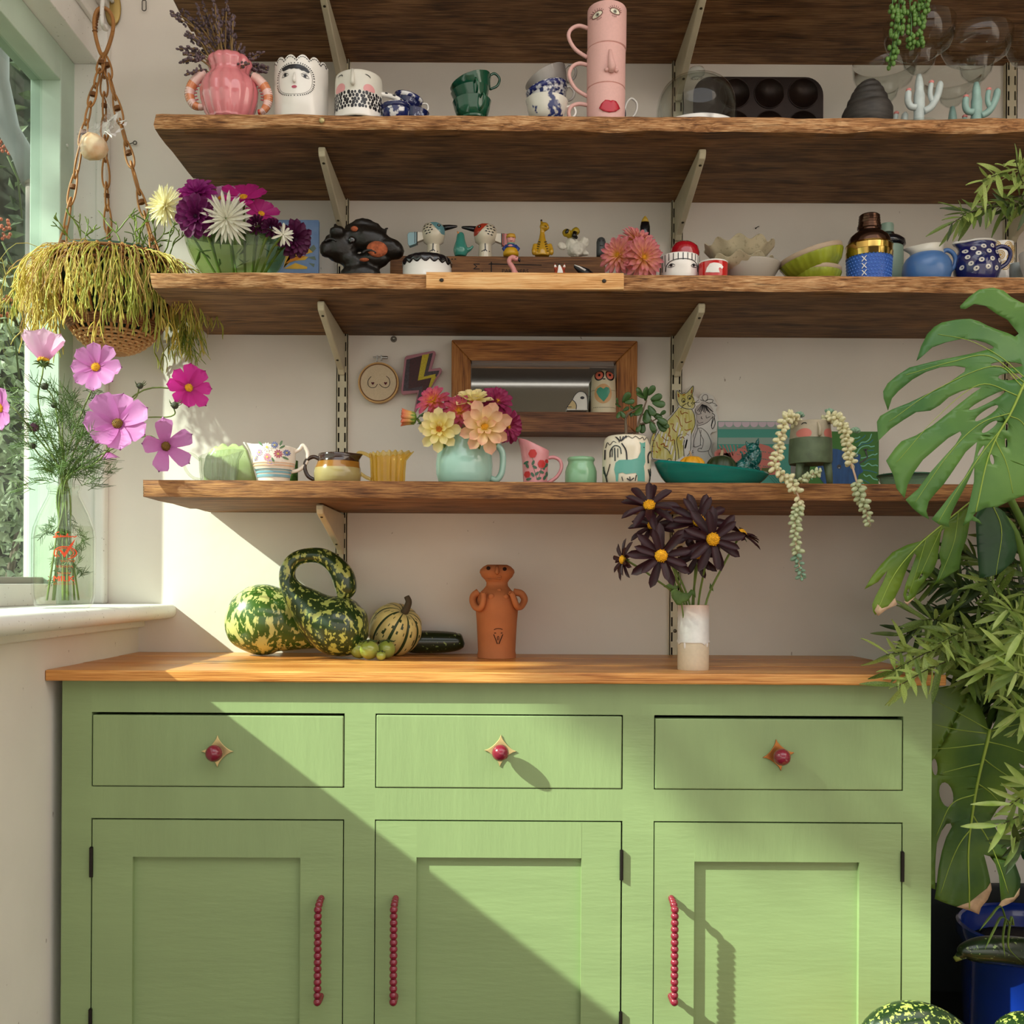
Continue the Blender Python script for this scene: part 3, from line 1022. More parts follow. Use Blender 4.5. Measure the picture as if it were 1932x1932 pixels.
pm_salmon = gradleaf('petal_salmon', ((.25, 'e0b048'), (.6, 'e6a386'), (1.1, 'd27c86')))
pm_peach = gradleaf('petal_peach', ((.25, 'e9cf7a'), (.7, 'efcba0'), (1.15, 'e8b094')))
pm_yel = gradleaf('petal_lemon', ((.2, 'e8cd58'), (.7, 'f1e39a'), (1.15, 'f0dca8')))
pm_rose = gradleaf('petal_rose_yellow', ((.3, 'e6b23c'), (.6, 'd9706a'), (1.1, 'b8466e')))
pm_wine = gradleaf('petal_wine', ((.2, 'c8963c'), (.4, 'b0406a'), (1.1, '9a2a5c')))
pm_black = leafmat('petal_black_red', '1f0810', '3a0c18', rough=.5, vs=50, trans=.12)
# ================================================================ shelf two: pots, cups, mugs, glasses
T2, T3, T4, TW, TS = E(.7435), E(.4912), E(.1572), E(-.1335), E(-.043)
whiteg = M('white_glaze', 'ece8e2', rough=.18, coat=.4, var=.02, vs=20)
blackp = M('black_glaze_print', '1b1c22', rough=.25)
pinkp = M('pink_glaze_print', 'dd9a9c', rough=.3)
navyp = M('navy_glaze_print', '1c2358', rough=.2, coat=.3)
redp = M('lip_red_print', 'b8283a', rough=.3)
def pot(name, label, cat, x, yref, d, zb, pp, mat, t=.003, group=None, part='body', n=40, mod=None, solid=False):
 k = K(x, yref, d, zb)
 o = thing(name, label, cat, k.loc, 0, group)
 pr = [(r, max(z, 0)) for r, z in k.prof(pp)]
 pr[0] = (pr[0][0], 0.)
 mb = MB().lathe(vessel(pr, t) if not solid else [(0, 0)] + pr + [(0, pr[-1][1])], n, mod=mod)
 b = mb.build(part, mat, o, auto=48)
 return o, k, pr, b
def handle(k, o, pts, r, mat, name='handle', dy=0., n=10, flat=1., sq=None):
 P = bez([k.L(x, y, dy) for x, y in pts], 6)
 rr = [k.r(r)]*len(P)
 return MB().tube(P, rr, n, flat=flat).build(name, mat, o)
# ---- pink ribbed vase with prawn handles
def ribs(nr, amt, pw=1.):
 return lambda t, z, r: r*(1 - amt*(1 - abs(math.cos(nr*t/2))**pw))
pinkv = M('pink_gloss_glaze', 'd77f86', rough=.10, coat=.8, var=.04, vs=8)
o, k, pr, b = pot('prawn_vase', 'pink ribbed vase with prawn handles holding dried lavender', 'vase', 433, 170, 1.665, T2,
                  [(34, 234), (46, 216), (53, 192), (54.5, 174), (50, 158), (40, 147), (36.5, 141), (38, 134), (43, 125), (42.5, 119), (38, 113)], pinkv, n=84, mod=ribs(13, .075))
VASE = (k, o)
pw, po, pr_ = M('prawn_cream_pink', 'eec6bd', rough=.2, coat=.5), M('prawn_orange', 'dd8a5c', rough=.2, coat=.5), M('prawn_red', 'b8322c', rough=.2, coat=.5)
for pts in ([(390, 139), (378, 146), (364, 163), (359, 182), (366, 199), (380, 204), (394, 202)], [(478, 146), (488, 152), (501, 167), (507, 184), (505, 200), (497, 212), (488, 214)]):
 P = bez([k.L(x, y, -.004) for x, y in pts], 5)
 mb = MB()
 nseg = len(P) - 1
 for i in range(nseg):
  f = i/nseg
  ra, rb = [k.r(3 + 8*math.sin(PI*min(1, .18 + g*.72))**.8*(1 - .45*g)) for g in (f, f + 1/nseg)]
  mb.m = 2 if f > .9 else ((i//3) % 2 if f > .25 else 0)
  mb.tube([P[i], P[i+1]], [ra, rb], 10, cap=(i in (0, nseg - 1)))
 mb.m = 3
 q = P[2]
 mb.ball((q.x, q.y - k.r(5), q.z), k.r(1.7), 8, 6)
 pm_ = mb.build('prawn', [pw, po, pr_, blackp], o)
 mb = MB()
 for i in range(6, 20, 2):
  a = P[i]; c = k.L(433, 175, -.004)
  mb.tube([a, a + (c - a).normalized()*k.r(14)], k.r(1.2), 6)
 mb.build('legs', M('prawn_leg_pink', 'c8606a', rough=.3), pm_)
# ---- dried lavender in it
stemm = M('dry_stem', '8e7248', rough=.8)
lavm = M('dried_lavender', '65545a', rough=.85, var=.35, vs=220)
rl = random.Random(11)
base = VASE[0].loc + Vector((0, 0, VASE[0].h(120)))
tips = [(382, 5), (398, -12), (410, 18), (428, -6), (440, 30), (432, 42), (442, 28), (360, 36), (346, 20), (338, 92), (352, 98), (322, 22), (375, 40), (395, 62), (410, 78), (365, 70), (352, 112), (460, 90), (480, 110), (497, 100), (505, 126), (470, 118), (452, 85), (425, 62), (388, 30), (405, 45), (372, 12), (350, 66), (418, 100), (388, 95)]
tips += [(x + rl.uniform(-9, 9), y + rl.uniform(4, 40)) for x, y in tips[:22]]
for i, (x, y) in enumerate(tips):
 d = 1.665 + rl.uniform(-.035, .05)
 tip = U(x, y, d)
 b0 = base + Vector((rl.uniform(-.012, .012), rl.uniform(-.012, .012), -.05))
 o = thing('lavender_sprig', 'dried grey lavender sprig in the pink prawn vase', 'flower', b0, 0, 'dried lavender in the prawn vase')
 v = tip - b0
 mid = v*.55 + Vector((rl.uniform(-.004, .004), 0, abs(v.x)*.25 + .004))
 P = bez([(0, 0, 0), mid, v], 6)
 MB().tube(P, .0011, 5).build('stem', stemm, o)
 mb = MB()
 dirv = (P[-1] - P[-3]).normalized()
 nb = rl.randint(9, 15)
 for q in range(nb):
  f = q/nb
  c = v - dirv*(.030*f) + Vector((rl.gauss(0, .0024), rl.gauss(0, .0024), rl.gauss(0, .001)))*(.7 + f)
  mb.ball(c, (.0021, .0021, .0034), 6, 4, rot=Vector(dirv + Vector((rl.gauss(0, .5), rl.gauss(0, .5), 0))).to_track_quat('Z', 'X').to_matrix())
 if i % 2 == 0:
  c = P[-5]
  for q in range(4):
   mb.ball(c + Vector((rl.gauss(0, .002), rl.gauss(0, .002), rl.gauss(0, .003))), (.0019, .0019, .003), 6, 4)
 mb.build('flower_head', lavm, o)
# ---- crown face planter
k = K(568.5, 170, 1.68, T2)
o = thing('face_planter', 'white scalloped planter with painted black-fringed face', 'planter', k.loc)
H = k.h(137); rr = k.r(50)
nsc = 13
def scal(t, z, r):
 return (r, z + (k.r(9)*abs(math.sin(nsc*(t + .12)/2))**.8 if z > H*.93 else 0))
pr = [(rr*.96, 0), (rr, .004), (rr, H*.5), (rr, H*.9), (rr, H)]
MB().lathe(vessel(pr, .004), 156, mod=scal).build('body', whiteg, o, auto=50)
yf = onlathe([(rr, 0), (rr, 1)])
def sc7(pts):
 return [k.L2([(510 + x/8.782, 110 + y/8.782)])[0] for x, y in pts]
mb = MB()
mb.decal(sc7([(270, 365), (330, 335), (400, 322), (480, 320), (560, 325), (640, 350), (690, 380), (725, 425), (712, 446), (680, 440), (640, 418), (600, 420), (560, 392), (520, 396), (480, 384), (440, 396), (400, 385), (350, 402), (300, 412), (278, 395)]), yf)
cx, cz = sc7([(487, 560)])[0]
for i in range(52):
 t = 2*PI*i/52
 a, b = k.r(34.5)*abs(math.cos(t))**.8*(1 if math.cos(t) > 0 else -1), k.r(30)*abs(math.sin(t))**.8*(1 if math.sin(t) > 0 else -1)
 mb.stroke([(cx + a*.965, cz + b*.965), (cx + a*1.035, cz + b*1.035)], k.r(1.6), yf)
ring = [(cx + k.r(31.5)*abs(math.cos(t))**.8*(1 if math.cos(t) > 0 else -1), cz + k.r(27.3)*abs(math.sin(t))**.8*(1 if math.sin(t) > 0 else -1)) for t in [2*PI*i/60 for i in range(61)]]
mb.stroke(ring, k.r(.5), yf, smooth=False)
for ex, ey, tl in ((330, 478, .12), (655, 502, -.15)):
 a = sc7([(ex - 62, ey + 30*(1 if tl > 0 else -1) + 4), (ex - 20, ey - 22), (ex + 20, ey - 22), (ex + 66, ey - 2 + (30 if tl < 0 else 0))])
 mb.stroke(a, k.r(1.2), yf, True)
 mb.stroke(sc7([(ex - 60, ey + 32*(1 if tl > 0 else -.2)), (ex, ey + 26), (ex + 64, ey + 10 + (26 if tl < 0 else 0))]), k.r(1.0), yf, True)
 q = sc7([(ex, ey)])[0]
 mb.disc(q[0], q[1], k.r(2.6), k.r(2.9), yf, 12)
 mb.stroke(sc7([(ex - 70, ey - 20), (ex - 20, ey - 46), (ex + 62, ey - 38)]), k.r(.5), yf, True)
for i in range(9):     # dashes along the crown rim
 t = -PI/2 + (i - 4)*2*PI/nsc - .12 + .24
for i in range(-18, 19):
 t = -PI/2 + i*.075
 z = H + k.r(9)*abs(math.sin(nsc*(t + .12)/2))**.8 - k.r(3.4)
 t2 = t + .045
 z2 = H + k.r(9)*abs(math.sin(nsc*(t2 + .12)/2))**.8 - k.r(3.4)
 mb.stroke([(rr*math.cos(t), z), (rr*math.cos(t2), z2)], k.r(1.5), yf)
mb.m = 1
q = sc7([(483, 682)])[0]
mb.disc(q[0], q[1], k.r(5), k.r(2.7), yf, 14)
mb.build('painted_face', [blackp, M('lip_rose_print', 'b04a62', rough=.3)], o)
q0, q1 = sc7([(487, 455)])[0], sc7([(487, 600)])[0]
nb = MB().tube([(q0[0], yf(*q0), q0[1]), ((q0[0] + q1[0])/2, yf(*q0) - .002, (q0[1] + q1[1])/2), (q1[0], yf(*q1) - .0035, q1[1]), (q1[0], yf(*q1) - .0005, q1[1] - .0015)], [.0012, .0022, .003, .002], 10)
nb.build('nose', whiteg, o)
# ---- blush face mug with spotted band
k = K(677, 180, 1.665, T2)
o = thing('face_mug', 'white mug with rosy cheeks and black spotted collar', 'mug', k.loc)
rr, H = k.r(44.5), k.h(152)
pr = [(rr*.95, 0), (rr*.99, .004), (rr, H*.3), (rr, H*.8), (rr*.99, H*.94), (rr*.97, H)]
MB().lathe(vessel(pr, .0035), 56).build('body', M('stone_white_glaze', 'd9d6cb', rough=.3, var=.03, vs=50), o, auto=50)
yf = onlathe([(rr, 0), (rr, 1)]); yf2 = onlathe([(rr, 0), (rr, 1)], .0011)
zb_ = k.h(191)
MB().lathe([(rr + .0004, 0), (rr + .0007, .002), (rr + .0007, zb_ - .001), (rr + .0002, zb_)], 56).build('white_band', whiteg, o)
mb = MB()
rs = random.Random(4)
for row in range(5):
 for i in range(21):
  t = -PI + (i + .5*(row % 2))*PI/20.0 + rs.uniform(-.03, .03)
  z = zb_ - k.r(3.4 + row*6.2) + rs.uniform(-.0005, .0005)
  if z < .001 or not -PI < t < 0:
   continue
  ss = (2.2, 3.0, 2.4, 3.2, 2.6)[(row*3 + i) % 5]
  x = rr*math.cos(t)
  mb.disc(x, z, k.r(ss)*max(.12, abs(math.sin(t))), k.r(ss*1.25), yf2, 10)
mb.m = 1
for cx, cy in ((647, 184), (701, 187)):
 q = k.L2([(cx, cy)])[0]
 mb.decal([(q[0] + k.r(10)*math.cos(a), max(zb_ + .0002, q[1] + k.r(9.5)*math.sin(a))) for a in [2*PI*i/20 for i in range(20)]], yf)
mb.m = 0
for a in ([(641, 160.5), (646, 159), (651, 160), (652, 163)], [(694, 160.5), (698, 161), (702, 163), (704, 165.5)]):
 mb.stroke(k.L2(a), k.r(1.5), yf, True)
mb.build('painted_face', [blackp, pinkp], o)
q0, q1 = k.L2([(671, 153)])[0], k.L2([(672, 180)])[0]
MB().tube([(q0[0], yf(*q0) + .001, q0[1]), (q1[0], yf(*q1) - .0035, q1[1] + .006), (q1[0], yf(*q1) - .004, q1[1]), (q1[0], yf(*q1), q1[1] - .002)], [.0022, .0032, .0042, .002], 12).build('nose', MATS['stone_white_glaze'], o)
P = bez([k.L(x, y, -.004) for x, y in ((719, 180), (735, 183), (752, 190), (764, 203), (768, 222), (762, 238), (746, 246), (722, 246))], 6)
MB().tube(P, k.r(4.6), 12).build('handle', whiteg, o)
mb = MB()
for i in (4, 9, 14, 19, 24):
 q = P[i]; t = (P[i+1] - P[i]).normalized()
 mb.ball(q + Vector((t.z, 0, -t.x))*k.r(-1.6) + Vector((0, -k.r(4.0), 0)), (k.r(1.8), k.r(1.2), k.r(3.2)), 8, 6, rot=Matrix.Rotation(math.atan2(t.x, t.z), 3, 'Y'))
mb.build('handle_spots', blackp, o)
# ---- teacups
def teacup(name, label, x, y, d, R, tilt, mat, band=None, hang=0., group=None, hmat=None, yaw=0., facets=0, hh=1.0):
 """cup whose foot centre is seen at pixel (x, y); R rim radius px; tilt leans the top to the right"""
 p = U(x, y, d)
 s = d/F
 p.z = max(p.z, T2) if abs(tilt) > 5 or y < 210 else T2
 o = thing(name, label, 'cup', p, 0, group)
 o.rotation_euler = (0, math.radians(tilt), math.radians(0))
 R = R*s
 pr = [(R*.50, 0), (R*.52, R*.07), (R*.60, R*.12), (R*.80, R*.35), (R*.90, R*.65), (R*.95, R*.9*hh), (R*1.0, R*1.08*hh)]
 mod = (lambda t, z, r: r*(1 + .02*abs(math.cos(facets*t/2)))) if facets else None
 MB().lathe(vessel(pr, .0022), 48, mod=mod).build('body', mat, o, auto=50)
 if band:
  MB().lathe([(R*.955, R*.80*hh), (R*.972, R*.95*hh), (R*1.004, R*1.05*hh), (R*1.0, R*1.05*hh)], 48).build('rim_band', band, o)
 a = math.radians(hang)
 dr = Vector((math.cos(a), math.sin(a), 0))
 P = bez([dr*R*.86 + Vector((0, 0, R*.9)), dr*R*1.25 + Vector((0, 0, R*1.02)), dr*R*1.42 + Vector((0, 0, R*.72)), dr*R*1.2 + Vector((0, 0, R*.42)), dr*R*.80 + Vector((0, 0, R*.33))], 6)
 MB().tube(P, R*.062, 8).build('handle', hmat or mat, o)
 return o
willow = M('blue_willow_print', 'e6e6e8', rough=.15, coat=.4, col2='1f2a63', vs=95, thr=(.46, .53))
willow2 = M('dark_willow_print', '1c2353', rough=.15, coat=.4, col2='aab2cc', vs=120, thr=(.60, .68))
gr1 = 'blue and white transfer cups by the spotted mug'
teacup('teacup', 'blue willow cup lying behind the spotted mug handle', 748, 236, 1.66, 29, -4, willow, willow2, 200, gr1)
teacup('teacup', 'dark blue willow cup stacked on top with an upright loop handle', 764, 214, 1.70, 28, 14, willow2, willow, 5, gr1, whiteg)
teacup('teacup', 'dark blue willow cup low at the right of its stack', 781, 236, 1.675, 27, 4, willow2, None, 60, gr1)
greenc = M('bottle_green_glaze', '0f4a34', rough=.12, coat=.6, var=.25, vs=14)
gr2 = 'bottle green faceted teacups in one stack'
teacup('teacup', 'bottle green cup at the bottom of the green stack', 892, 232, 1.655, 36, -3, greenc, None, -62, gr2, facets=10)
teacup('teacup', 'bottle green cup in the middle of the green stack', 892, 207, 1.70, 36, -9, greenc, None, -75, gr2, facets=10, hh=.9)
teacup('teacup', 'tilted bottle green cup on top of the green stack', 899, 188, 1.725, 40, -19, greenc, None, 12, gr2, facets=10, hh=.8)
greyc = M('dove_grey_glaze', 'a8a29c', rough=.2, coat=.3, var=.05, vs=10)
scroll = M('blue_scroll_print', '27306e', rough=.15, coat=.4, col2='c8cad6', vs=150, thr=(.50, .58))
gr3 = 'patterned teacups stacked beside the pink mugs'
teacup('teacup', 'white and blue cup at the bottom beside the pink mugs', 1030, 234, 1.66, 40, 2, M('blue_spray_print', 'd9d6cc', rough=.15, coat=.4, col2='2a376d', vs=42, thr=(.56, .60)), None, 10, gr3, whiteg)
teacup('teacup', 'blue scroll-patterned cup under the grey cup', 1040, 206, 1.715, 40, -14, willow, scroll, 20, gr3, whiteg, hh=.9)
teacup('teacup', 'tilted plain grey cup on top of the patterned stack', 1047, 182, 1.745, 42, -27, greyc, None, 5, gr3, hh=.9)
o, k, pr, b = pot('willow_jug', 'blue willow jug half hidden behind the pink mugs', 'jug', 1156, 230, 1.755, T2, [(16, 290), (26, 262), (25, 215), (22, 200), (23, 190)], willow2, .002)
handle(k, o, [(1178, 212), (1182, 195), (1191, 186), (1201, 194), (1201, 208), (1194, 220), (1181, 228)], 2.2, whiteg)
# ---- three pink face mugs
pinkm = M('matt_pink_clay', 'dcaea8', rough=.6, var=.025, vs=300)
gr4 = 'pink face mugs stacked in a column'
def pmug(label, x, ytop, ybot, rt, rb, hy, feature):
 k = K(x, (ytop + ybot)/2, 1.668, max(T2, U(x, ybot, 1.668).z))
 o = thing('pink_face_mug', label, 'mug', k.loc, 0, gr4)
 H = k.h(ytop)
 a, b = k.r(rb), k.r(rt)
 pr = [(a - .002, 0), (a, .0015), (b, H - .002), (b - .001, H)]
 MB().lathe(vessel(pr, .004) if feature != 'eyes' else [(0, 0)] + pr + [(b - .004, H + .0003), (0, H + .0004)], 56).build('body', pinkm, o, auto=45)
 handle(k, o, hy, 3.6, pinkm, dy=-.002, n=12)
 yf = onlathe([(a, 0), (b, H)])
 return o, k, yf, H
o, k, yf, H = pmug('pink mug with a red mouth, bottom of the three', 1143, 172, 239.5, 36.3, 35.5, [(1110, 200), (1092, 197), (1077, 203), (1073, 217), (1082, 234), (1106, 238)], 'lips')
mb = MB()
mb.decal(k.L2([(1127, 220), (1131, 212), (1138, 206), (1144, 206.5), (1148, 207.5), (1152, 206), (1158, 207), (1163, 213), (1166, 219), (1158, 226), (1146, 229), (1134, 226)]), onlathe([(k.r(36), 0), (k.r(36), 1)], .001))
mb.build('painted_lips', redp, o, solid=.0014)
o, k, yf, H = pmug('pink mug with a modelled nose, middle of the three', 1143.5, 97, 171.8, 36.5, 36, [(1109, 124), (1092, 121), (1078, 129), (1074, 146), (1086, 169), (1108, 183)], 'nose')
q = [k.L2([p])[0] for p in ((1147, 113), (1148, 130), (1150, 146), (1149, 155))]
mb = MB().tube([(q[0][0], yf(*q[0]) + .002, q[0][1]), (q[1][0], yf(*q[1]) - .001, q[1][1]), (q[2][0], yf(*q[2]) - .0045, q[2][1]), (q[3][0], yf(*q[3]) + .0, q[3][1])], [.003, .0046, .0066, .004], 14)
for sg in (-1, 1):
 c = k.L2([(1149.5 + sg*9, 150)])[0]
 mb.ball((c[0], yf(*c) - .001, c[1]), (.0042, .0036, .0034), 12, 8)
mb.build('nose', pinkm, o)
o, k, yf, H = pmug('pink mug with long-lashed eyes, top of the three', 1145, 20, 96.8, 36.8, 36.5, [(1110, 55), (1092, 50), (1077, 57), (1073, 72), (1085, 94), (1108, 110)], 'eyes')
mb = MB()
eyew, eyeb = M('eye_white_print', 'e6dcc6', rough=.3), M('eye_brown_line', '5d3128', rough=.4)
for (cx, cy, tl) in ((1124, 45, .35), (1156.5, 41.5, -.2)):
 c = k.L2([(cx, cy)])[0]
 ca, sa = math.cos(tl), math.sin(tl)
 al = [(c[0] + k.r(9.5*u)*ca - k.r(v)*sa, c[1] + k.r(9.5*u)*sa + k.r(v)*ca) for u, v in [(-1, -1)] + [(math.cos(PI - PI*i/8), 6*math.sin(PI*i/8)) for i in range(1, 8)] + [(1, -1)] + [(math.cos(PI*i/8), -5*math.sin(PI*i/8)) for i in range(1, 8)]]
 mb.m = 0; mb.decal(al, yf)
 yf3 = lambda x, z: yf(x, z) - .0005
 mb.m = 1; mb.stroke(al + al[:1], k.r(1.1), yf3, smooth=False)
 mb.m = 2; mb.disc(c[0], c[1], k.r(3.4), k.r(3.6), yf3, 12)
 mb.m = 1; mb.disc(c[0], c[1], k.r(1.6), k.r(1.7), lambda x, z: yf(x, z) - .0009, 10)
 for i in range(-4, 5):
  a = PI/2 - i*.30 + tl
  mb.stroke([(c[0] + k.r(9)*math.cos(a), c[1] + k.r(7)*math.sin(a)), (c[0] + k.r(13)*math.cos(a - .05*i), c[1] + k.r(12)*math.sin(a))], k.r(.8), yf)
  a = -PI/2 - i*.2 + tl
  if abs(i) < 3:
   mb.stroke([(c[0] + k.r(9)*math.cos(a), c[1] + k.r(7.5)*math.sin(a)), (c[0] + k.r(11)*math.cos(a), c[1] + k.r(10.5)*math.sin(a))], k.r(.7), yf)
mb.build('painted_eyes', [eyew, eyeb, M('iris_grey_print', '8e9a8c', rough=.3)], o)
# ---- glass cake dome on marble
clear = glass('clear_glass', 'f8faf8')
k = K(1314, 180, 1.705, T2)
o = thing('cake_dome', 'clear glass cloche with ball knob over its marble base', 'cloche', k.loc + Vector((0, 0, .0095)))
R_ = k.r(75)
Hc = k.h(148) - .0095
pr = [(R_*1.03, 0), (R_, .003), (R_, Hc*.35)] + [(R_*math.cos(a)**.62, Hc*.35 + Hc*.65*math.sin(a)) for a in [PI/2*j/12 for j in range(1, 12)]] + [(k.r(5), Hc)]
inn = [(max(r - .0022, .0005), z - (.0022 if i > 3 else 0)) for i, (r, z) in enumerate(pr)]
MB().lathe(pr + [(k.r(3), Hc + .0003)] + [(k.r(3), Hc - .002)] + inn[::-1], 64).build('dome', clear, o)
MB().lathe([(k.r(3.5), Hc - .001), (k.r(5.5), Hc + .002), (k.r(9), Hc + k.r(4)), (k.r(15), Hc + k.r(8)), (k.r(16), Hc + k.r(13)), (k.r(13), Hc + k.r(18)), (0, Hc + k.r(19))], 32).build('knob', glass('knob_glass', 'f2f6f4', solid=.06), o)
o = MB().lathe([(0, 0), (k.r(80), 0), (k.r(82), .002), (k.r(82), .0075), (k.r(80.5), .009), (0, .0093)], 64).build('marble_board', M('white_marble', 'e9e7e4', rough=.22, col2='b9b5b2', vs=26, thr=(.52, .66)), auto=40)
o.location = k.loc
tag(o, 'round white marble board under the glass cloche', 'board')
# ---- bundt tin leaning on the wall
k = K(1432, 180, 1.865, T2)
tin = thing('bundt_tin', 'dark rust brown fluted bun tin standing behind the cloche', 'baking tin', k.loc)
tinm = M('rusted_dark_tin', '241813', rough=.45, metal=.5, var=.3, vs=18)
x0, x1, z1 = k.L(1308, 140).x, k.L(1553, 140).x, k.h(146)
rc = k.r(34)
ol = [(x0, .0005), (x1, .0005)] + [(x1 - rc + rc*math.cos(a), z1 - rc + rc*math.sin(a)) for a in [PI/2*j/8 for j in range(9)]] + [(x0 + rc + rc*math.cos(a), z1 - rc + rc*math.sin(a)) for a in [PI/2 + PI/2*j/8 for j in range(9)]]
holes, cups = [], []
for row in (176, 238):
 for cx in (1386, 1451, 1515):
  c = k.L2([(cx, row + (0 if row > 200 else 1))])[0]
  rr = k.r(27)
  if c[1] - rr < .002:
   c = (c[0], .002 + rr)
  holes.append([(c[0] + rr*math.cos(a), c[1] + rr*math.sin(a)) for a in [2*PI*j/28 for j in range(28)]])
  cups.append(c)
# rows that would run off the bottom are simply the second row of cups
MB().prism(ol, -.002, .0, holes).build('tray', tinm, tin, auto=40)
for c in cups:
 rr = k.r(27)
 cup = MB().lathe([(rr*1.09, -.0002), (rr*1.07, .0022), (rr, .0008), (rr*.92, -.012), (rr*.7, -.022), (rr*.3, -.026), (rr*.22, -.012), (0, -.010)], 48, mod=lambda t, z, r: r*(1 - (.30*abs(math.sin(4*t - z*60)) if z < -.003 else 0)), rot=Matrix.Rotation(PI/2, 3, 'X'), c=(c[0], -.002, c[1]))
 cup.build('fluted_cup', tinm, tin)
# ---- dark spiral beehive
k = K(1637, 190, 1.69, T2)
hv = thing('honey_spiral', 'dark grey tiered cone ornament shaped like a beehive', 'ornament', k.loc)
tiers = [(46, 222), (46, 212), (42, 203), (34, 200), (37.5, 196), (36, 188), (28, 184.5), (31.5, 181), (29, 174), (21, 171), (24.5, 167), (21, 162), (14.5, 160), (15.5, 157), (9, 154), (0, 152.5)]
pr = k.prof(tiers); pr = [(pr[0][0], 0)] + pr
MB().lathe([(0, 0)] + pr, 44, mod=lambda t, z, r: (r*(1 + .015*math.sin(3*t)), z + .0022*math.cos(t + .6)*(1 if z > .004 else 0))).build('body', M('dark_stone', '3a3633', rough=.55, var=.3, vs=60, stretch=(1, 1, 4)), hv)
# ---- cactus-stem margarita glasses
frost = M('frosted_glass_white', 'cfdcdc', rough=.35, trans=.25, var=.12, vs=60)
frostg = M('frosted_glass_aqua', '9fc4bd', rough=.35, trans=.25, var=.12, vs=60)
petal_t = M('cactus_flower_pink', 'd98a86', rough=.4)
def margarita(label, x, yrim, d, R, ymid, rin, ystem, full=True, fm=None, xs=None, seed=0):
 k = K(x, ystem, d, T2)
 o = thing('cactus_glass', label, 'glass', k.loc, 0, 'margarita glasses with cactus stems')
 zr, zm, zs = k.h(yrim), k.h(ymid), k.h(ystem)
 R, rin = k.r(R), k.r(rin)
 hb = zr - zm
 pr = [(k.r(4), zs), (rin*.55, zs + (zm - zs)*.18), (rin*.88, zs + (zm - zs)*.5), (rin, zm - .002), (rin*1.03, zm + .001), (R*.62, zm + hb*.08), (R*.86, zm + hb*.26), (R*.97, zm + hb*.55), (R, zr)]
 MB().lathe(pr + [(R - .0007, zr + .0008)] + [(max(r - .0015, .0004), z + .0008) for r, z in pr[::-1]], 56).build('bowl', glass('thin_glass', 'f8faf9', ior=1.5), o)
 m = fm or frost
 st = MB().tube(bez([(0, 0, .003), (k.r(.6), 0, zs*.5), (0, 0, zs + .001)], 5), [k.r(9.5)]*3 + [k.r(10)]*4 + [k.r(8), k.r(8), k.r(6.5), k.r(4)][:4], 14)
 st.build('cactus_stem', m, o)
 for pts, r0 in (([(-7, .34), (-17, .36), (-22, .48), (-21, .68)], 6), ([(7, .26), (22, .36), (34, .60), (39, .86)], 6.5), ([(24, .46), (20, .58), (20, .70), (22, .84)], 4.6)):
  P = bez([(k.r(a), -.003, zs*b) for a, b in pts], 6)
  arm = MB().tube(P, [k.r(r0)]*(len(P) - 2) + [k.r(r0*.9), k.r(r0*.45)], 12).build('cactus_arm', m, o)
  if pts[-1][0] < 30:
   e = P[-1]
   MB().ball(e + Vector((0, 0, .0005)), (k.r(5), k.r(5), k.r(3.6)), 12, 8).build('flower_tip', petal_t, arm)
 MB().lathe([(0, 0), (k.r(31), 0), (k.r(31), .0012), (k.r(8), .004), (0, .0045)], 40).build('foot', glass('thin_glass'), o)
margarita('nearest cactus-stem margarita glass, frosted white, hung with string of pearls', 1734, 46, 1.655, 65, 105, 31, 142)
margarita('frosted aqua cactus-stem margarita glass, second in the front', 1842, 66, 1.665, 64, 118, 31, 157, fm=frostg)
margarita('cactus-stem margarita glass standing back behind the stone cone', 1668, 118, 1.80, 58, 168, 26, 198, xs=1)
margarita('cactus-stem margarita glass standing back between the two front ones', 1797, 140, 1.83, 56, 176, 25, 203, fm=frostg)
margarita('cactus-stem margarita glass cut by the right edge of the photo', 1966, 62, 1.66, 64, 118, 31, 157, fm=frostg)
# ---- string of pearls trailing from the shelf above
k = K(1712, 0, 1.60)
sp = thing('string_of_pearls', 'string-of-pearls plant trailing from the top shelf over the glasses', 'plant', U(1712, -110, 1.60))
pearl = leafmat('pearl_green', '35682f', '7da04c', trans=.12, rough=.3, vs=90)
me = MB().ball((0, 0, 0), 1., 10, 7).mesh('pearl', pearl)
stm = M('pearl_stem', '56804a', rough=.6)
rp_ = random.Random(3)
strands = [[(1686, -110), (1684, 0), (1688, 40), (1684, 85), (1678, 115)], [(1698, -110), (1697, 0), (1694, 50), (1690, 80), (1683, 122)], [(1718, -110), (1716, 0), (1719, 40), (1718, 75), (1721, 84)], [(1736, -110), (1735, 0), (1736, 40), (1737, 70), (1741, 85)], [(1708, -110), (1705, 10), (1700, 30), (1698, 66)], [(1746, -110), (1744, -20), (1742, 18), (1738, 48)]]
for st in strands:
 P = bez([U(x, y, 1.60) - sp.location + Vector((0, rp_.uniform(-.008, .008), 0)) for x, y in st], 7)
 MB().tube(P, .0008, 5).build('strand', stm, sp)
 L = 0
 for i in range(len(P) - 1):
  if P[i].z + sp.location.z > U(0, -20, 1.6).z:
   continue
  for q in range(1 + (i % 3 == 0)):
   a = rp_.uniform(0, 6.28)
   c = P[i].lerp(P[i+1], rp_.random()) + Vector((math.cos(a)*.005, math.sin(a)*.005, rp_.uniform(-.002, .002)))
   inst(me, 'pearl', sp, Matrix.Translation(c) @ Matrix.Diagonal((.0034, .0034, .0043, 1)))
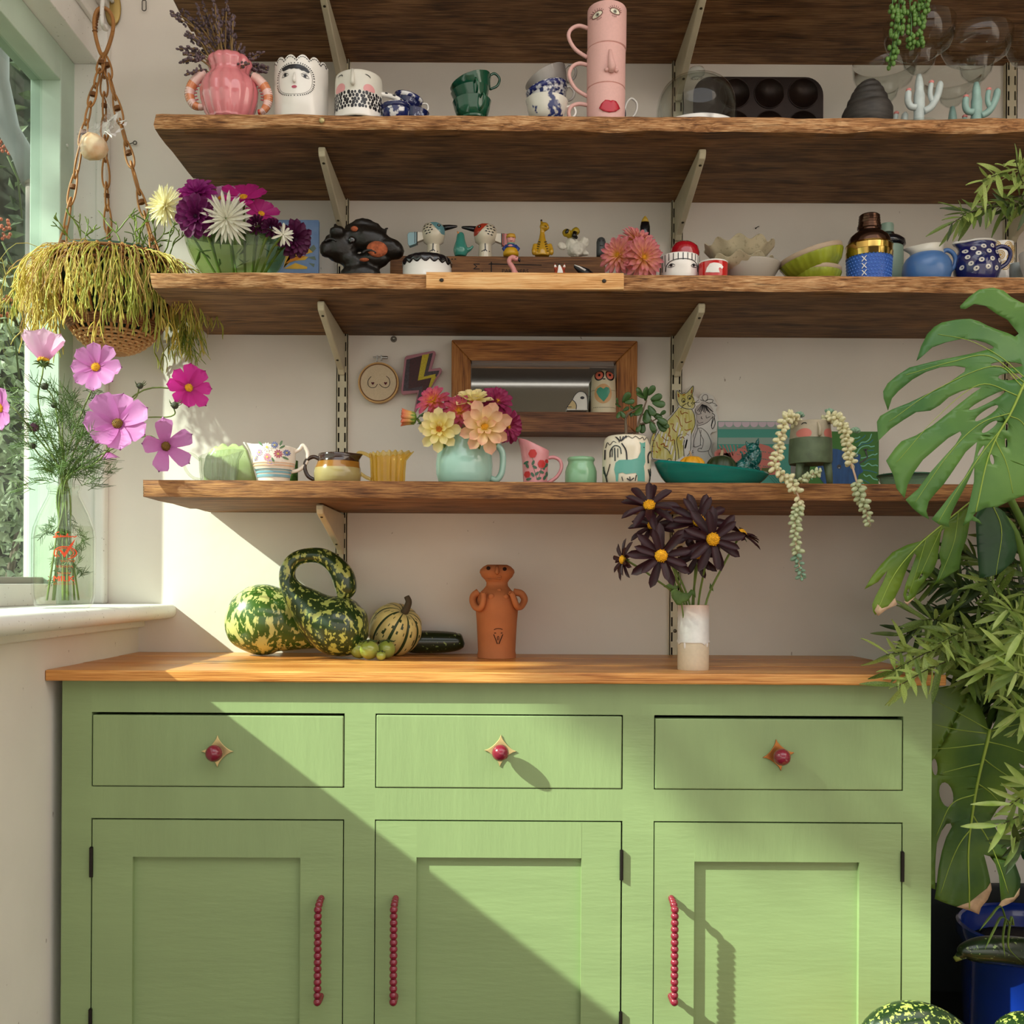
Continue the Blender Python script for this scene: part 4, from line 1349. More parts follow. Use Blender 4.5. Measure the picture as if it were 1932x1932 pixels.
# ================================================================ shelf three
# ---- green glass bowl of flowers
gg = glass('green_tint_glass', 'eef5e2', solid=.02, tint='7f9a5c')
k = K(450, 480, 1.715, T3)
bowl = thing('flower_bowl', 'round green tinted glass bowl of water and flower stems', 'bowl', k.loc)
pp = [(34, 548), (50, 541), (66, 524), (80, 505), (93, 479), (100, 458), (102, 446)]
pr = k.prof(pp); pr[0] = (pr[0][0], 0)
MB().lathe(vessel(pr, .003, .006), 64).xf(Matrix.Diagonal((1, .5, 1, 1))).build('body', gg, bowl)
zw = k.h(461)
wp = [(r - .0035, max(z, .0065)) for r, z in pr if z < zw - .002] + [(k.r(98.5), zw)]
MB().lathe([(0, .0065)] + wp + [(0, zw)], 48).xf(Matrix.Diagonal((1, .5, 1, 1))).build('water', glass('water_tint', 'f3f7ea', ior=1.33), bowl)
MB().lathe([(k.r(102) - .0034, k.h(446)), (k.r(102), k.h(446) + .0004), (k.r(102.5), k.h(446) + .0016), (k.r(102) - .003, k.h(446) + .0022)], 64).xf(Matrix.Diagonal((1, .5, 1, 1))).build('rim', M('green_glass_rim', '7d9c62', rough=.1, trans=.6), bowl)
gA = 'cut flowers in the green glass bowl'
bb = k.loc
def bowlfl(label, x, y, d, fac, Rp, spec, bx, name, spin=0., sep=False):
 return fl(name, label, U(x, y, d), fac, Rp*d/F, bb + Vector((bx*k.s, random.Random(x).uniform(-.012, .012), .010)), spec, gA, spin, (0, 0, .01), .0022, sep=sep)
S_cream, S_white = spec_spiky(pm_cream, .20), spec_spiky(pm_white, .16)
S_mag, S_purp, S_plum = spec_double(pm_mag, orgc), spec_double(pm_purp, M('plum_eye', '3a0a30', rough=.6)), spec_double(pm_plum, M('plum_eye', '3a0a30'))
S_palec, S_hotc, S_magc = spec_cosmos(pm_pale), spec_cosmos(pm_hot), spec_cosmos(leafmat('petal_cerise', 'a01a70', 'b8347f', vs=60))
S_ball = spec_ball(pm_plum)
bowlfl('cream spiky dahlia at the left side of the glass bowl', 312, 388, 1.70, (-.75, -1, .1), 41, S_cream, -34, 'cream_dahlia')
bowlfl('magenta dahlia with orange eye at the top left of the bowl', 372, 364, 1.71, (-.1, -.8, .75), 37, S_mag, -30, 'magenta_dahlia')
bowlfl('deep purple dahlia hanging over the front of the bowl', 370, 408, 1.648, (-.1, -1, -.25), 41, S_purp, -26, 'purple_dahlia')
bowlfl('white spiky dahlia at the middle front of the bowl', 427, 413, 1.648, (0, -1, .05), 50, S_white, -5, 'white_dahlia', .2)
bowlfl('pale pink cosmos above the white dahlia', 418, 375, 1.73, (.0, -.8, .7), 36, S_palec, 0, 'pale_cosmos', .2)
bowlfl('hot pink cosmos highest in the bowl', 459, 373, 1.73, (.05, -.75, .7), 42, S_hotc, 10, 'pink_cosmos', .35)
bowlfl('cerise cosmos on the right of the bowl', 493, 404, 1.72, (.35, -.8, .5), 33, S_magc, 22, 'cerise_cosmos', .1)
bowlfl('round plum pompon at the right rim of the bowl', 513, 430, 1.655, (.1, -1, .1), 20, S_ball, 30, 'plum_pompon')
bowlfl('darker plum pompon tucked behind the white dahlia', 484, 424, 1.672, (0, -1, .2), 20, S_ball, 25, 'plum_pompon')
bowlfl('plum dahlia drooping outside the right rim of the bowl', 557, 452, 1.70, (.75, -.8, -.35), 35, S_plum, 44, 'plum_dahlia')
bowlfl('small half-open white dahlia at the right rim', 534, 443, 1.65, (.4, -1, .1), 22, spec_spiky(pm_white, .3, (7, 6, 4)), 36, 'small_white_dahlia')
lf = MB()
rb = random.Random(9)
for i in range(16):
 x, y = rb.uniform(372, 520), rb.uniform(452, 508)
 a = rb.uniform(0, 6.28)
 q = k.L(x, y, rb.uniform(-.025, .025))
 dv = Vector((math.cos(a), 0, math.sin(a)))*k.r(rb.uniform(16, 34))
 lf.tube([q, q + dv*.5 + Vector((0, .004, .002)), q + dv], [.0012, .0035, .0005], 5, flat=.3)
lf.build('submerged_leaves', M('wet_leaf_green', '53702a', rough=.4), bowl)
# ---- small blue canvas with yellow flower
k = K(572, 465, 1.865, T3)
cv = thing('painted_canvas', 'small blue canvas with a yellow flower behind the glass bowl', 'painting', k.loc)
x0, x1, z1 = k.L(505, 465).x, k.L(603, 465).x, k.h(419)
MB().box(x0, x1, -.012, .0, 0, z1).build('canvas', M('canvas_blue', '6f8fc0', rough=.8, col2='8aa6d0', vs=26), cv, smooth=False, bevel=.001)
mb = MB(); yf = flat(-.0126)
def zz2(pts):
 return k.L2([(270 + x/5.52, 310 + y/5.52) for x, y in pts])
for q in ([(1480, 1100), (1560, 1010), (1700, 960), (1780, 940), (1740, 890), (1640, 840), (1560, 860), (1500, 960)], [(1470, 1108), (1560, 1030), (1700, 1020), (1735, 985), (1640, 985), (1540, 960)], [(1480, 1110), (1600, 1050), (1725, 1090), (1720, 1112), (1600, 1112)], [(1380, 880), (1460, 800), (1560, 700), (1640, 690), (1660, 760), (1560, 860)]):
 mb.decal(zz2(q), yf)
mb.m = 1
for q in ([(1740, 900), (1790, 860), (1815, 900), (1780, 940)], [(1730, 990), (1800, 980), (1815, 1020), (1770, 1010)], [(1740, 1050), (1800, 1060), (1790, 1095)]):
 mb.decal(zz2(q), yf)
mb.m = 2
mb.decal(zz2([(1490, 1060), (1560, 1000), (1640, 980), (1720, 975), (1640, 1010), (1560, 1040)]), flat(-.0131))
mb.build('painted_flower', [M('paint_yellow', 'e9bc4a', rough=.7, var=.1, vs=60), M('paint_leaf_grey', '76877a', rough=.8), M('paint_orange', 'd98a2a', rough=.7)], cv)
# ---- black animal head sculpture
def remesh(o, vox, noise_s=0., nstr=0., smooth=True, sm=2):
 q = o.modifiers.new('remesh', 'REMESH'); q.mode = 'VOXEL'; q.voxel_size = vox; q.use_smooth_shade = smooth
 if sm:
  q = o.modifiers.new('smooth', 'SMOOTH'); q.iterations = sm; q.factor = .5
 if nstr:
  tx = bpy.data.textures.new('lumps', 'CLOUDS'); tx.noise_scale = noise_s
  q = o.modifiers.new('lumps', 'DISPLACE'); q.texture = tx; q.strength = nstr; q.mid_level = .5; q.texture_coords = 'LOCAL'
 return o
k = K(685, 470, 1.735, T3)
hd_ = thing('animal_head_sculpture', 'lumpy black animal head sculpture with copper-coloured cheek', 'sculpture', k.loc)
blk = M('black_rough_clay', '17130f', rough=.38, var=.3, vs=50, bump=.6, bs=90)
mb = MB()
def bl(x, y, rx, rz, ry=None, dy=0., rot=0.):
 c = k.L(x, y, dy)
 mb.ball(c, (k.r(rx), k.r(ry or min(rx, rz)), k.r(rz)), 16, 10, rot=Matrix.Rotation(rot, 3, 'Y'))
bl(642, 466, 34, 30, 26); bl(690, 452, 48, 24, 26, 0, .15); bl(733, 468, 32, 20, 22, 0, .35); bl(618, 474, 14, 16, 14, -.01); bl(665, 492, 30, 16, 20, 0, .3); bl(706, 490, 30, 16, 20)
bl(680, 520, 40, 22, 24)
bl(640, 446, 16, 12, 14, -.02)
mb.tube(bez([k.L(655, 436), k.L(680, 423), k.L(706, 428), k.L(722, 437), k.L(733, 428)], 5), [k.r(r) for r in (10, 10, 10, 10, 10, 11, 11, 11, 11, 10, 9, 9, 8, 8, 7, 6, 5, 4, 3, 2, 1)], 10)
mb.tube([k.L(640, 450, -.01), k.L(636, 436, -.01), k.L(633, 424, -.01)], [k.r(12), k.r(7), k.r(1.5)], 8)
remesh(mb.build('body', blk, hd_), .0032, .012, .0035)
cop = M('copper_rough_patch', '9a4f2e', rough=.8, bump=1., bs=220, var=.3, vs=150)
mb = MB(); bl(714, 477, 20, 15, 6, -k.r(21), .1); mb.build('cheek_patch', cop, hd_)
mb = MB(); bl(672, 440, 7, 5, 4, -k.r(24)); bl(690, 497, 9, 3.6, 3, -k.r(22)); mb.build('copper_marks', cop, hd_)
mb = MB(); bl(667, 461, 7, 7, 4, -k.r(25)); mb.build('eye', M('glossy_black', '0b0a0a', rough=.08, coat=1.), hd_)
for x, y, a in ((700, 486, 12), (628, 464, 10)):
 c = k.L(x, y, -k.r(24))
 P = [c + Vector((k.r(a)*math.cos(t), 0, k.r(a*.5)*math.sin(t))) for t in [PI*j/8 for j in range(9)]]
 MB().tube(P, k.r(2.6), 8).build('brow_ridge', blk, hd_)
# ---- low wooden crate used as a riser
k = K(937, 500, 1.80, T3)
ZC = U(937, 483.5, 1.80).z - T3
cr_ = thing('wooden_riser', 'stencilled brown wooden box carrying the row of ornaments', 'box', k.loc)
xa, xb = k.L(736, 500).x, k.L(1142, 500).x
bx = wood('crate_wood', '3c2413', '6a4526', '8c6138', rough=.6, ring=12, bump=.3)
MB().box(xa, xb, 0, .008, 0, ZC).build('front_board', bx, cr_, smooth=False, bevel=.0008)
MB().box(xa, xb, .008, .105, ZC - .006, ZC - .0005).build('top_board', bx, cr_, smooth=False)
for a, b in ((xa, xa + .007), (xb - .007, xb)):
 MB().box(a, b, .008, .105, 0, ZC - .006).build('end_board', bx, cr_, smooth=False)
mb = MB(); yf = flat(-.0005)
c = k.L2([(905, 503)])[0]
text_mb(mb, 'M', k.r(17), yf, c[0], c[1], rot=PI/2)
mb.disc(k.L(910, 511.5).x, k.L(910, 511.5).z, k.r(1.3), k.r(1.3), yf, 8)
c = k.L2([(972, 513)])[0]
text_mb(mb, 'PARTNERS', k.r(9.6), yf, c[0], c[1] - k.r(1.6), sxy=(1.12, 1))
mb.stroke(k.L2([(927, 494), (927, 513)]), k.r(2.2), yf)
mb.stroke(k.L2([(922, 498.5), (935, 498), (1022, 500.5)]), k.r(1.8), yf)
for x, y in ((847, 488), (853, 489), (859, 489)):
 q = k.L2([(x, y)])[0]; mb.disc(q[0], q[1], k.r(2), k.r(1), yf, 8)
mb.build('stencil', M('stencil_black', '1c130c', rough=.8), cr_, smooth=False)
TC = T3 + ZC - .0005
# ---- two bird egg cups
cg = M('cream_gloss_glaze', 'ddd3bd', rough=.15, coat=.5)
tealp, redg = M('teal_glaze', '6a9aa3', rough=.15, coat=.5), M('brick_red_glaze', 'b8402c', rough=.15, coat=.5)
def onball(c, r, eps=.0006):
 def f(x, z):
  q = 1 - ((x - c[0])/r[0])**2 - ((z - c[2])/r[2])**2
  return c[1] - (r[1] + eps)*math.sqrt(max(q, .0)) - (0 if q > 0 else 0)
 return f
def birdcup(label, cx, cy, sg, colm, d=1.835):
 k = K(cx, 460, d, TC)
 o = thing('bird_egg_cup', label, 'egg cup', k.loc, 0, 'pair of long-beaked bird egg cups')
 rb = k.r(22)
 zc_ = k.h(cy)
 pr = [(0, 0), (k.r(14), 0), (k.r(14), .002), (k.r(12), k.h(466)), (k.r(12), k.h(462)), (k.r(19), k.h(457)), (rb, zc_), (rb*.96, k.h(cy - 9)), (rb*.80, k.h(cy - 15)), (rb*.72, k.h(cy - 16)), (rb*.70, k.h(cy - 13)), (0, k.h(cy + 6))]
 MB().lathe(pr, 40).build('body', cg, o)
 outer = [(k.r(14), 0), (k.r(12), k.h(466)), (k.r(12), k.h(462)), (k.r(19), k.h(457)), (rb, zc_), (rb*.96, k.h(cy - 9)), (rb*.80, k.h(cy - 15))]
 yf = onlathe(outer)
 def P(pts):
  return [((sg*(u))*k.s, zc_ + v*k.s) for u, v in pts]
 mb = MB()
 mb.decal(P([(-6, 15), (6, 15.5), (14, 13), (20, 8), (21.5, 2), (21, -5), (16, -6), (8, 1), (0, 9)]), yf)
 mb.m = 1
 mb.disc(sg*k.r(11), zc_ + k.r(9), k.r(3), k.r(2.6), lambda x, z: yf(x, z) - .0005, 12)
 for u, v in ((-16, 9), (-10, 11), (-4, 9), (-17, 4), (-11, 5), (-5, 4), (-14, -1), (-8, -1), (-2, 0), (-12, -6), (-6, -5)):
  mb.disc(sg*k.r(u), zc_ + k.r(v), k.r(2.4), k.r(1.1), yf, 8, rot=.2*sg)
 zf = k.h(472)
 mb.stroke([(0, zf + k.r(9)), (-sg*k.r(.5), zf - k.r(4))], k.r(2), yf)
 for u in (-7, -2, 4, 9):
  mb.stroke([(0, zf - k.r(3)), (k.r(u), zf - k.r(6))], k.r(1.6), yf)
 mb.m = 2
 mb.disc(sg*k.r(11), zc_ + k.r(9), k.r(1.2), k.r(1.2), lambda x, z: yf(x, z) - .0009, 8)
 mb.build('painted_plumage', [colm, blackp, cg], o)
 z0 = zc_ + k.r(9)
 MB().tube([(sg*k.r(18), -.003, z0), (sg*k.r(30), -.003, z0 + k.r(2)), (sg*k.r(43), -.003, z0 + k.r(3.5)), (sg*k.r(45), -.003, z0 + k.r(4))], [k.r(6), k.r(4.5), k.r(2.4), k.r(.8)], 12).build('beak', M('black_gloss_glaze', '15151a', rough=.12, coat=.6), o)
 tl = MB()
 tl.prism([(-sg*k.r(16), zc_ + k.r(2)), (-sg*k.r(32), zc_ + k.r(1)), (-sg*k.r(32), zc_ - k.r(18)), (-sg*k.r(16), zc_ - k.r(12))], -.005, .005)
 tl.m = 1
 tl.prism([(-sg*k.r(32), zc_ + k.r(1)), (-sg*k.r(46), zc_), (-sg*k.r(49), zc_ - k.r(4)), (-sg*k.r(48), zc_ - k.r(22)), (-sg*k.r(45), zc_ - k.r(26)), (-sg*k.r(32), zc_ - k.r(21))], -.006, .006)
 tl.m = 2
 for u in (30, 34):
  tl.prism([(-sg*k.r(u), zc_ + k.r(1.4)), (-sg*k.r(u + 1.6), zc_ + k.r(1.4)), (-sg*k.r(u + 1.6), zc_ - k.r(21)), (-sg*k.r(u), zc_ - k.r(20.4))], -.0064, .0064)
 tl.build('tail', [cg, colm, blackp], o, smooth=False, bevel=.0015)
birdcup('teal-headed bird egg cup facing right on the wooden box', 818, 440.5, 1, tealp)
birdcup('red-headed bird egg cup facing left on the wooden box', 915.5, 443, -1, redg)
# ---- little teal bird
k = K(869, 460, 1.82, TC)
o = thing('bird_figurine', 'small plain teal china bird between the two egg cups', 'figurine', k.loc)
tq = M('turquoise_glaze', '3f8a7d', rough=.15, coat=.5, var=.06, vs=30)
mb = MB()
mb.lathe(k.prof([(0, 484), (10, 484), (13, 478), (14, 471), (11.5, 462), (8.5, 453), (7.6, 446), (6, 440), (0, 437.5)]), 24)
mb.tube([k.L(878, 474), k.L(887, 470), k.L(893, 464)], [k.r(8), k.r(5.5), k.r(3.4)], 10, flat=.6)
remesh(mb.build('body', tq, o), .0016, sm=3)
MB().tube([k.L(866, 442, -.003), k.L(862.5, 438, -.005)], [k.r(2.4), k.r(.4)], 8).build('beak', M('orange_glaze', 'd98a4a', rough=.3), o)
# ---- doll in blue and yellow
k = K(964, 460, 1.80, TC)
o = thing('doll_figurine', 'tiny wooden doll in blue sleeves and yellow skirt', 'figurine', k.loc)
skin_ = M('doll_pink', 'd99a94', rough=.45)
MB().lathe(k.prof([(14, 484), (15, 479), (13.5, 473), (10, 469), (0, 468)]), 28).build('skirt', M('doll_yellow', 'c99a1e', rough=.4), o)
mb = MB(); mb.lathe(k.prof([(0, 470), (11, 469), (10, 464), (6, 461), (0, 460)]), 24)
for sg in (-1, 1):
 mb.tube([k.L(964 + sg*7, 464), k.L(964 + sg*13, 470), k.L(964 + sg*10, 475, -.004)], [k.r(4), k.r(4.4), k.r(3.4)], 10)
mb.build('blue_top', M('doll_blue', '2b3f86', rough=.45), o)
MB().ball(k.L(963, 466.5, -.008), (k.r(5), k.r(3), k.r(2.6)), 10, 6).build('hands', skin_, o)
MB().ball(k.L(964, 452), (k.r(8.2), k.r(8), k.r(9.4)), 20, 12).build('head', skin_, o)
mb = MB(); mb.lathe(k.prof([(6.5, 462), (7.6, 461), (7.4, 459.5)]), 20); mb.build('collar', M('doll_green', '7aa88a', rough=.5), o)
mb = MB()
mb.lathe([(k.r(8.8), k.h(450)), (k.r(9.2), k.h(447)), (k.r(7.6), k.h(442.5)), (0, k.h(440.5))], 20, mod=lambda t, z, r: r*(1 + .05*math.sin(9*t)))
mb.build('hair', M('doll_hair_yellow', 'c99a34', rough=.5), o)
mb = MB(); yf = onball(k.L(964, 452), (k.r(8.2), k.r(8), k.r(9.4)))
for x in (961, 968):
 q = k.L2([(x, 450.5)])[0]; mb.disc(q[0], q[1], k.r(1.1), k.r(.9), yf, 8)
mb.stroke(k.L2([(962, 456), (964, 457), (967, 456)]), k.r(.8), yf)
mb.build('painted_face', M('doll_ink', '5a2a2a', rough=.5), o)
# ---- yellow striped giraffe
k = K(1023, 450, 1.82, TC)
o = thing('giraffe_figurine', 'yellow seated giraffe figurine with dark stripes on its sides', 'figurine', k.loc)
gy = M('mustard_gloss', 'c79a2c', rough=.2, coat=.4, var=.08, vs=40)
mb = MB()
mb.lathe(k.prof([(0, 485), (14, 484), (13, 474), (9.5, 460), (6, 449), (4.6, 440), (4.4, 434), (0, 433)]), 24)
mb.ball(k.L(1027, 428), (k.r(9), k.r(8), k.r(8.6)), 16, 10)
mb.ball(k.L(1030, 431, -.004), (k.r(6.5), k.r(6), k.r(5)), 14, 8)
mb.tube([k.L(1022, 424), k.L(1021.5, 417)], [k.r(2.4), k.r(2)], 8)
for x in (1007, 1040):
 mb.ball(k.L(x, 478, -.008), (k.r(4.5), k.r(6), k.r(6.5)), 12, 8)
 mb.tube([k.L(1023 + (x - 1023)*.8, 462), k.L(x, 476, -.006)], [k.r(5), k.r(5)], 10)
remesh(mb.build('body', gy, o), .0015, sm=2)
mb = MB()
for sg in (-1, 1):
 for j in range(5):
  x0_ = 1023 + sg*(9.5 + j*.9); y = 459 + j*4.3
  mb.tube([k.L(x0_ - sg*5.5, y + 1, -.0098), k.L(x0_ - sg*1.5 , y - .3, -.0076)], [k.r(.9), k.r(.8)], 6)
mb.tube([k.L(1027.5, 429.5, -.0095), k.L(1031, 432, -.0118)], k.r(.8), 6)
mb.ball(k.L(1021.5, 416), k.r(2.1), 8, 6)
mb.build('dark_stripes', M('brown_black_print', '2d1d10', rough=.4), o)
# ---- crumpled white bird with yellow head
k = K(1083, 458, 1.815, TC)
o = thing('paper_bird_figurine', 'crumpled white bird figurine with yellow and black head', 'figurine', k.loc)
crw = M('crumpled_white', 'd4cfc2', rough=.6, bump=.8, bs=120, var=.12, vs=70)
mb = MB()
mb.ball(k.L(1087, 471), (k.r(18), k.r(13), k.r(15)), 18, 12); mb.ball(k.L(1080, 458), (k.r(12), k.r(9), k.r(10)), 16, 10)
mb.ball(k.L(1060, 464), (k.r(9), k.r(5), k.r(7)), 12, 8, rot=Matrix.Rotation(.6, 3, 'Y')); mb.ball(k.L(1103, 457), (k.r(9), k.r(5), k.r(11)), 12, 8); mb.ball(k.L(1104, 478), (k.r(8), k.r(5), k.r(5)), 12, 8)
remesh(mb.build('body', crw, o), .0018, .006, .0045)
mb = MB(); mb.ball(k.L(1069, 441, -.004), (k.r(8.5), k.r(7), k.r(8)), 14, 9); mb.ball(k.L(1086, 437, -.002), (k.r(8), k.r(7), k.r(7.5)), 14, 9); mb.ball(k.L(1077, 445), (k.r(8), k.r(7), k.r(7)), 12, 8)
remesh(mb.build('head', M('acid_yellow_paint', 'b89a1c', rough=.35, col2='8c7414', vs=60), o), .0016, .006, .002)
mb = MB(); mb.ball(k.L(1069, 440, -.0098), (k.r(3.5), k.r(2), k.r(4.8)), 10, 7, rot=Matrix.Rotation(.5, 3, 'Y')); mb.tube([k.L(1084, 442, -.008), k.L(1082, 449, -.012), k.L(1088, 452, -.008)], [k.r(4.5), k.r(5), k.r(2.5)], 8)
mb.build('eye_and_beak', M('black_paint_gloss', '14110f', rough=.3), o)
# ---- grey capsule figure, dark bill behind dahlias
k = K(1134, 465, 1.82, TC)
o = thing('stone_figurine', 'small slate grey capsule figurine with dotted eyes', 'figurine', k.loc)
MB().lathe(k.prof([(0, 484), (8.5, 484), (8.8, 475), (8.8, 457), (7, 451), (4, 448.6), (0, 448)]), 24).build('body', M('slate_glaze', '474b4c', rough=.4, var=.15, vs=40), o)
mb = MB(); mb.ball(k.L(1131, 457, -.0078), (k.r(1.3), .001, k.r(1.3)), 8, 6); mb.ball(k.L(1137, 457, -.0078), (k.r(1.3), .001, k.r(1.3)), 8, 6); mb.tube([k.L(1131, 466, -.0082), k.L(1137, 466.5, -.0082)], k.r(.7), 6)
mb.build('eyes', blackp, o)
k = K(1217, 440, 1.84, T3)
o = thing('toucan_ornament', 'black leaf-shaped ornament with a yellow tip behind the pink dahlias', 'ornament', k.loc)
mb = MB(); mb.lathe([(0, 0), (k.r(9), 0)] + k.prof([(9, 480), (9.4, 440), (9.3, 428), (7.5, 419)]), 20)
mb.xf(Matrix.Diagonal((1, .6, 1, 1))).build('body', M('black_gloss_glaze', '15151a'), o)
mb = MB(); mb.lathe(k.prof([(7.5, 419), (4.5, 412), (1.4, 408), (0, 407)]), 20); mb.xf(Matrix.Diagonal((1, .6, 1, 1))).build('tip', M('tip_yellow', 'c9a43a', rough=.4), o)
# ---- black tin with white scallops
k = K(806, 505, 1.715, T3)
o = thing('scalloped_tin', 'shiny black and white scalloped tin in front of the wooden box', 'tin', k.loc)
MB().lathe([(0, 0), (k.r(45), 0), (k.r(46), .002), (k.r(46), k.h(500)), (0, k.h(499))], 48).build('base', whiteg, o)
zt = k.h(487.5)
MB().lathe([(k.r(46.5), k.h(507)), (k.r(47), k.h(503)), (k.r(46.5), k.h(496)), (k.r(43), k.h(490.5)), (k.r(38), zt), (0, zt + .0005)], 180,
           mod=lambda t, z, r: (r*(1 + .012*math.cos(18*t)), z + (k.r(6)*(1 - abs(math.sin(9*t))) if z < k.h(502) else 0))).build('black_lid', M('black_gloss_glaze', '15151a'), o)
# ---- flamingo, fox, badger along the front
k = K(968, 505, 1.72, T3)
o = thing('flamingo_figurine', 'small pink flamingo figurine looking over the shelf edge', 'figurine', k.loc)
fp = M('flamingo_pink', 'cf8a86', rough=.35, var=.06, vs=60)
mb = MB()
mb.tube(bez([k.L(*p) for p in ((972, 522), (970, 511), (965.5, 502), (960.5, 494.5), (962, 488), (968, 485.5), (973, 488.5))], 5), [k.r(6 - .0*i) for i in range(5)] + [k.r(5)]*8 + [k.r(4.4)]*10 + [k.r(4.8)]*8, 12)
mb.ball(k.L(973.5, 488.5), (k.r(6), k.r(4.6), k.r(5)), 14, 9)
mb.ball(k.L(975, 528), (k.r(17), k.r(12), k.r(14)), 16, 10)
remesh(mb.build('body', fp, o), .0014, sm=2)
mb = MB().tube([k.L(977, 489), k.L(980, 490.5), k.L(980.5, 494.5)], [k.r(3.2), k.r(3), k.r(.8)], 8)
mb.build('beak', blackp, o)
MB().ball(k.L(974, 486.5, -k.r(4.4)), k.r(.9), 8, 6).build('eye', blackp, o)
k = K(1056, 508, 1.715, T3)
o = thing('fox_figurine', 'tiny red fox figurine lifting its nose behind the shelf edge', 'figurine', k.loc)
fxr = M('fox_red', 'a8452c', rough=.45, var=.08, vs=60)
mb = MB(); mb.lathe(k.prof([(0, 545), (15, 544), (14, 528), (11, 516), (7, 507), (3, 502), (0, 500.5)]), 24); mb.build('body', fxr, o)
for sg in (-1, 1):
 e = MB().tube([k.L(1056 + sg*7, 512), k.L(1056 + sg*8.5, 504), k.L(1056 + sg*9.5, 497)], [k.r(4.8), k.r(4.4), k.r(.8)], 10, flat=.6).build('ear', fxr, o)
 MB().ball(k.L(1056 + sg*8.4, 504, -k.r(3.2)), (k.r(2.2), k.r(1), k.r(3.8)), 10, 7, rot=Matrix.Rotation(sg*.2, 3, 'Y')).build('inner_ear', whiteg, e)
MB().prism(k.L2([(1053, 503), (1056.5, 503), (1060, 511), (1063, 522), (1050, 522), (1052, 511)]), -k.r(12), -k.r(5)).build('white_bib', whiteg, o, bevel=.001)
MB().ball(k.L(1055, 501, -.003), (k.r(2.4), k.r(2.4), k.r(2)), 10, 7).build('nose', blackp, o)
k = K(1096, 510, 1.715, T3)
o = thing('badger_figurine', 'tiny black and white badger figurine with its snout up', 'figurine', k.loc)
bkm = M('badger_black', '16151a', rough=.4)
mb = MB(); mb.tube([k.L(1083, 501), k.L(1090, 506), k.L(1102, 513), k.L(1112, 524)], [k.r(2.6), k.r(5.5), k.r(9), k.r(12)], 14)
mb.ball(k.L(1108, 533), (k.r(18), k.r(13), k.r(15)), 14, 9); mb.ball(k.L(1110, 510), k.r(3.4), 10, 7)
remesh(mb.build('body', bkm, o), .0016, sm=1)
MB().tube([k.L(1084, 500.5, -k.r(2.2)), k.L(1092, 505, -k.r(5.5)), k.L(1104, 513, -k.r(8.5))], [k.r(1), k.r(1.9), k.r(2.8)], 8, flat=.8).build('white_stripe', whiteg, o)
# ---- salmon dahlias in a little vase
k = K(1181, 505, 1.685, T3)
o, k, pr, b = pot('bud_vase', 'small blush white vase under the salmon dahlias', 'vase', 1181, 505, 1.69, T3, [(15, 545), (19, 535), (19, 520), (15, 505), (10, 497), (9, 492), (10.5, 489)], M('blush_white', 'd9cfc8', rough=.35), .002)
S_sal = spec_double(pm_salmon, yelc, .26, (16, 15, 13, 10), .9)
gB = 'salmon dahlias in the blush bud vase'
for lab, x, y, d, fc, Rp in (('salmon dahlia facing left, lowest of the three', 1166, 482, 1.67, (-.55, -1, .05), 37), ('salmon dahlia facing front at the right of the bud vase', 1214, 486, 1.66, (.3, -1, -.05), 40), ('salmon dahlia at the top turned to the right', 1204, 455, 1.69, (.35, -.6, .75), 38)):
 fl('salmon_dahlia', lab, U(x, y, d), fc, Rp*d/F, k.loc + Vector((0, 0, .01)), S_sal, gB, stem_r=.002, sep=False)
# ---- face cup, red cup, red swan cup
k = K(1282, 505, 1.70, T3)
o = thing('face_cup', 'white striped-crown face cup with painted eyes on shelf three', 'cup', k.loc)
rr = k.r(37)
pr = [(rr*.8, 0), (rr*.95, .006), (rr, k.h(520)), (rr, k.h(489)), (rr*.99, k.h(487))]
MB().lathe(vessel(pr, .003), 48).build('body', whiteg, o, auto=50)
yf = onlathe(pr); mb = MB()
for i in range(-6, 7):
 a = -PI/2 + i*.245
 x = rr*math.cos(a)
 zz = k.h(488); zb2 = k.h(501 + (0 if abs(i) < 4 else 9*(abs(i) - 3)))
 mb.stroke([(x, zz), (x, zb2)], k.r(1.7)*max(.5, abs(math.sin(a))), yf)
mb.stroke(k.L2([(1252, 520), (1253, 510), (1259, 503), (1270, 500), (1282, 499.5), (1295, 500), (1306, 503), (1311, 510), (1312, 520)]), k.r(1.4), yf)
for ex in (1261, 1303):
 mb.stroke(k.L2([(ex - 6, 512), (ex, 507.5), (ex + 7, 510.5)]), k.r(1.5), yf, True)
 mb.stroke(k.L2([(ex - 6, 512.5), (ex, 514), (ex + 7, 512)]), k.r(1), yf, True)
 q = k.L2([(ex, 510.5)])[0]; mb.disc(q[0], q[1], k.r(2.4), k.r(2.4), yf, 10)
mb.build('painted_face', blackp, o)
p = U(1290, 492, 1.71)
o = thing('red_cup', 'glossy red cup turned upside down in the striped face cup', 'cup', p)
o.rotation_euler = (0, math.radians(9), 0)
s_ = 1.71/F
MB().lathe([(26*s_, -8*s_), (27.5*s_, 4*s_), (27*s_, 18*s_), (23*s_, 28*s_), (16*s_, 33*s_), (0, 34*s_)], 44).build('body', M('cherry_red_gloss', '9e1420', rough=.12, coat=.6), o)
k = K(1345.5, 508, 1.675, T3)
o, k, pr, b = pot('swan_cup', 'small red cup with a white swan beside the frilled bowls', 'cup', 1345.5, 508, 1.675, T3, [(21, 545), (24, 540), (27, 520), (27, 500), (27.2, 498)], M('poppy_red_gloss', 'c4201f', rough=.15, coat=.5), .002)
MB().lathe([(k.r(27.4), k.h(499)), (k.r(27.6), k.h(497)), (k.r(26.4), k.h(496))], 40).build('rim', whiteg, o)
yf = onlathe(pr); mb = MB()
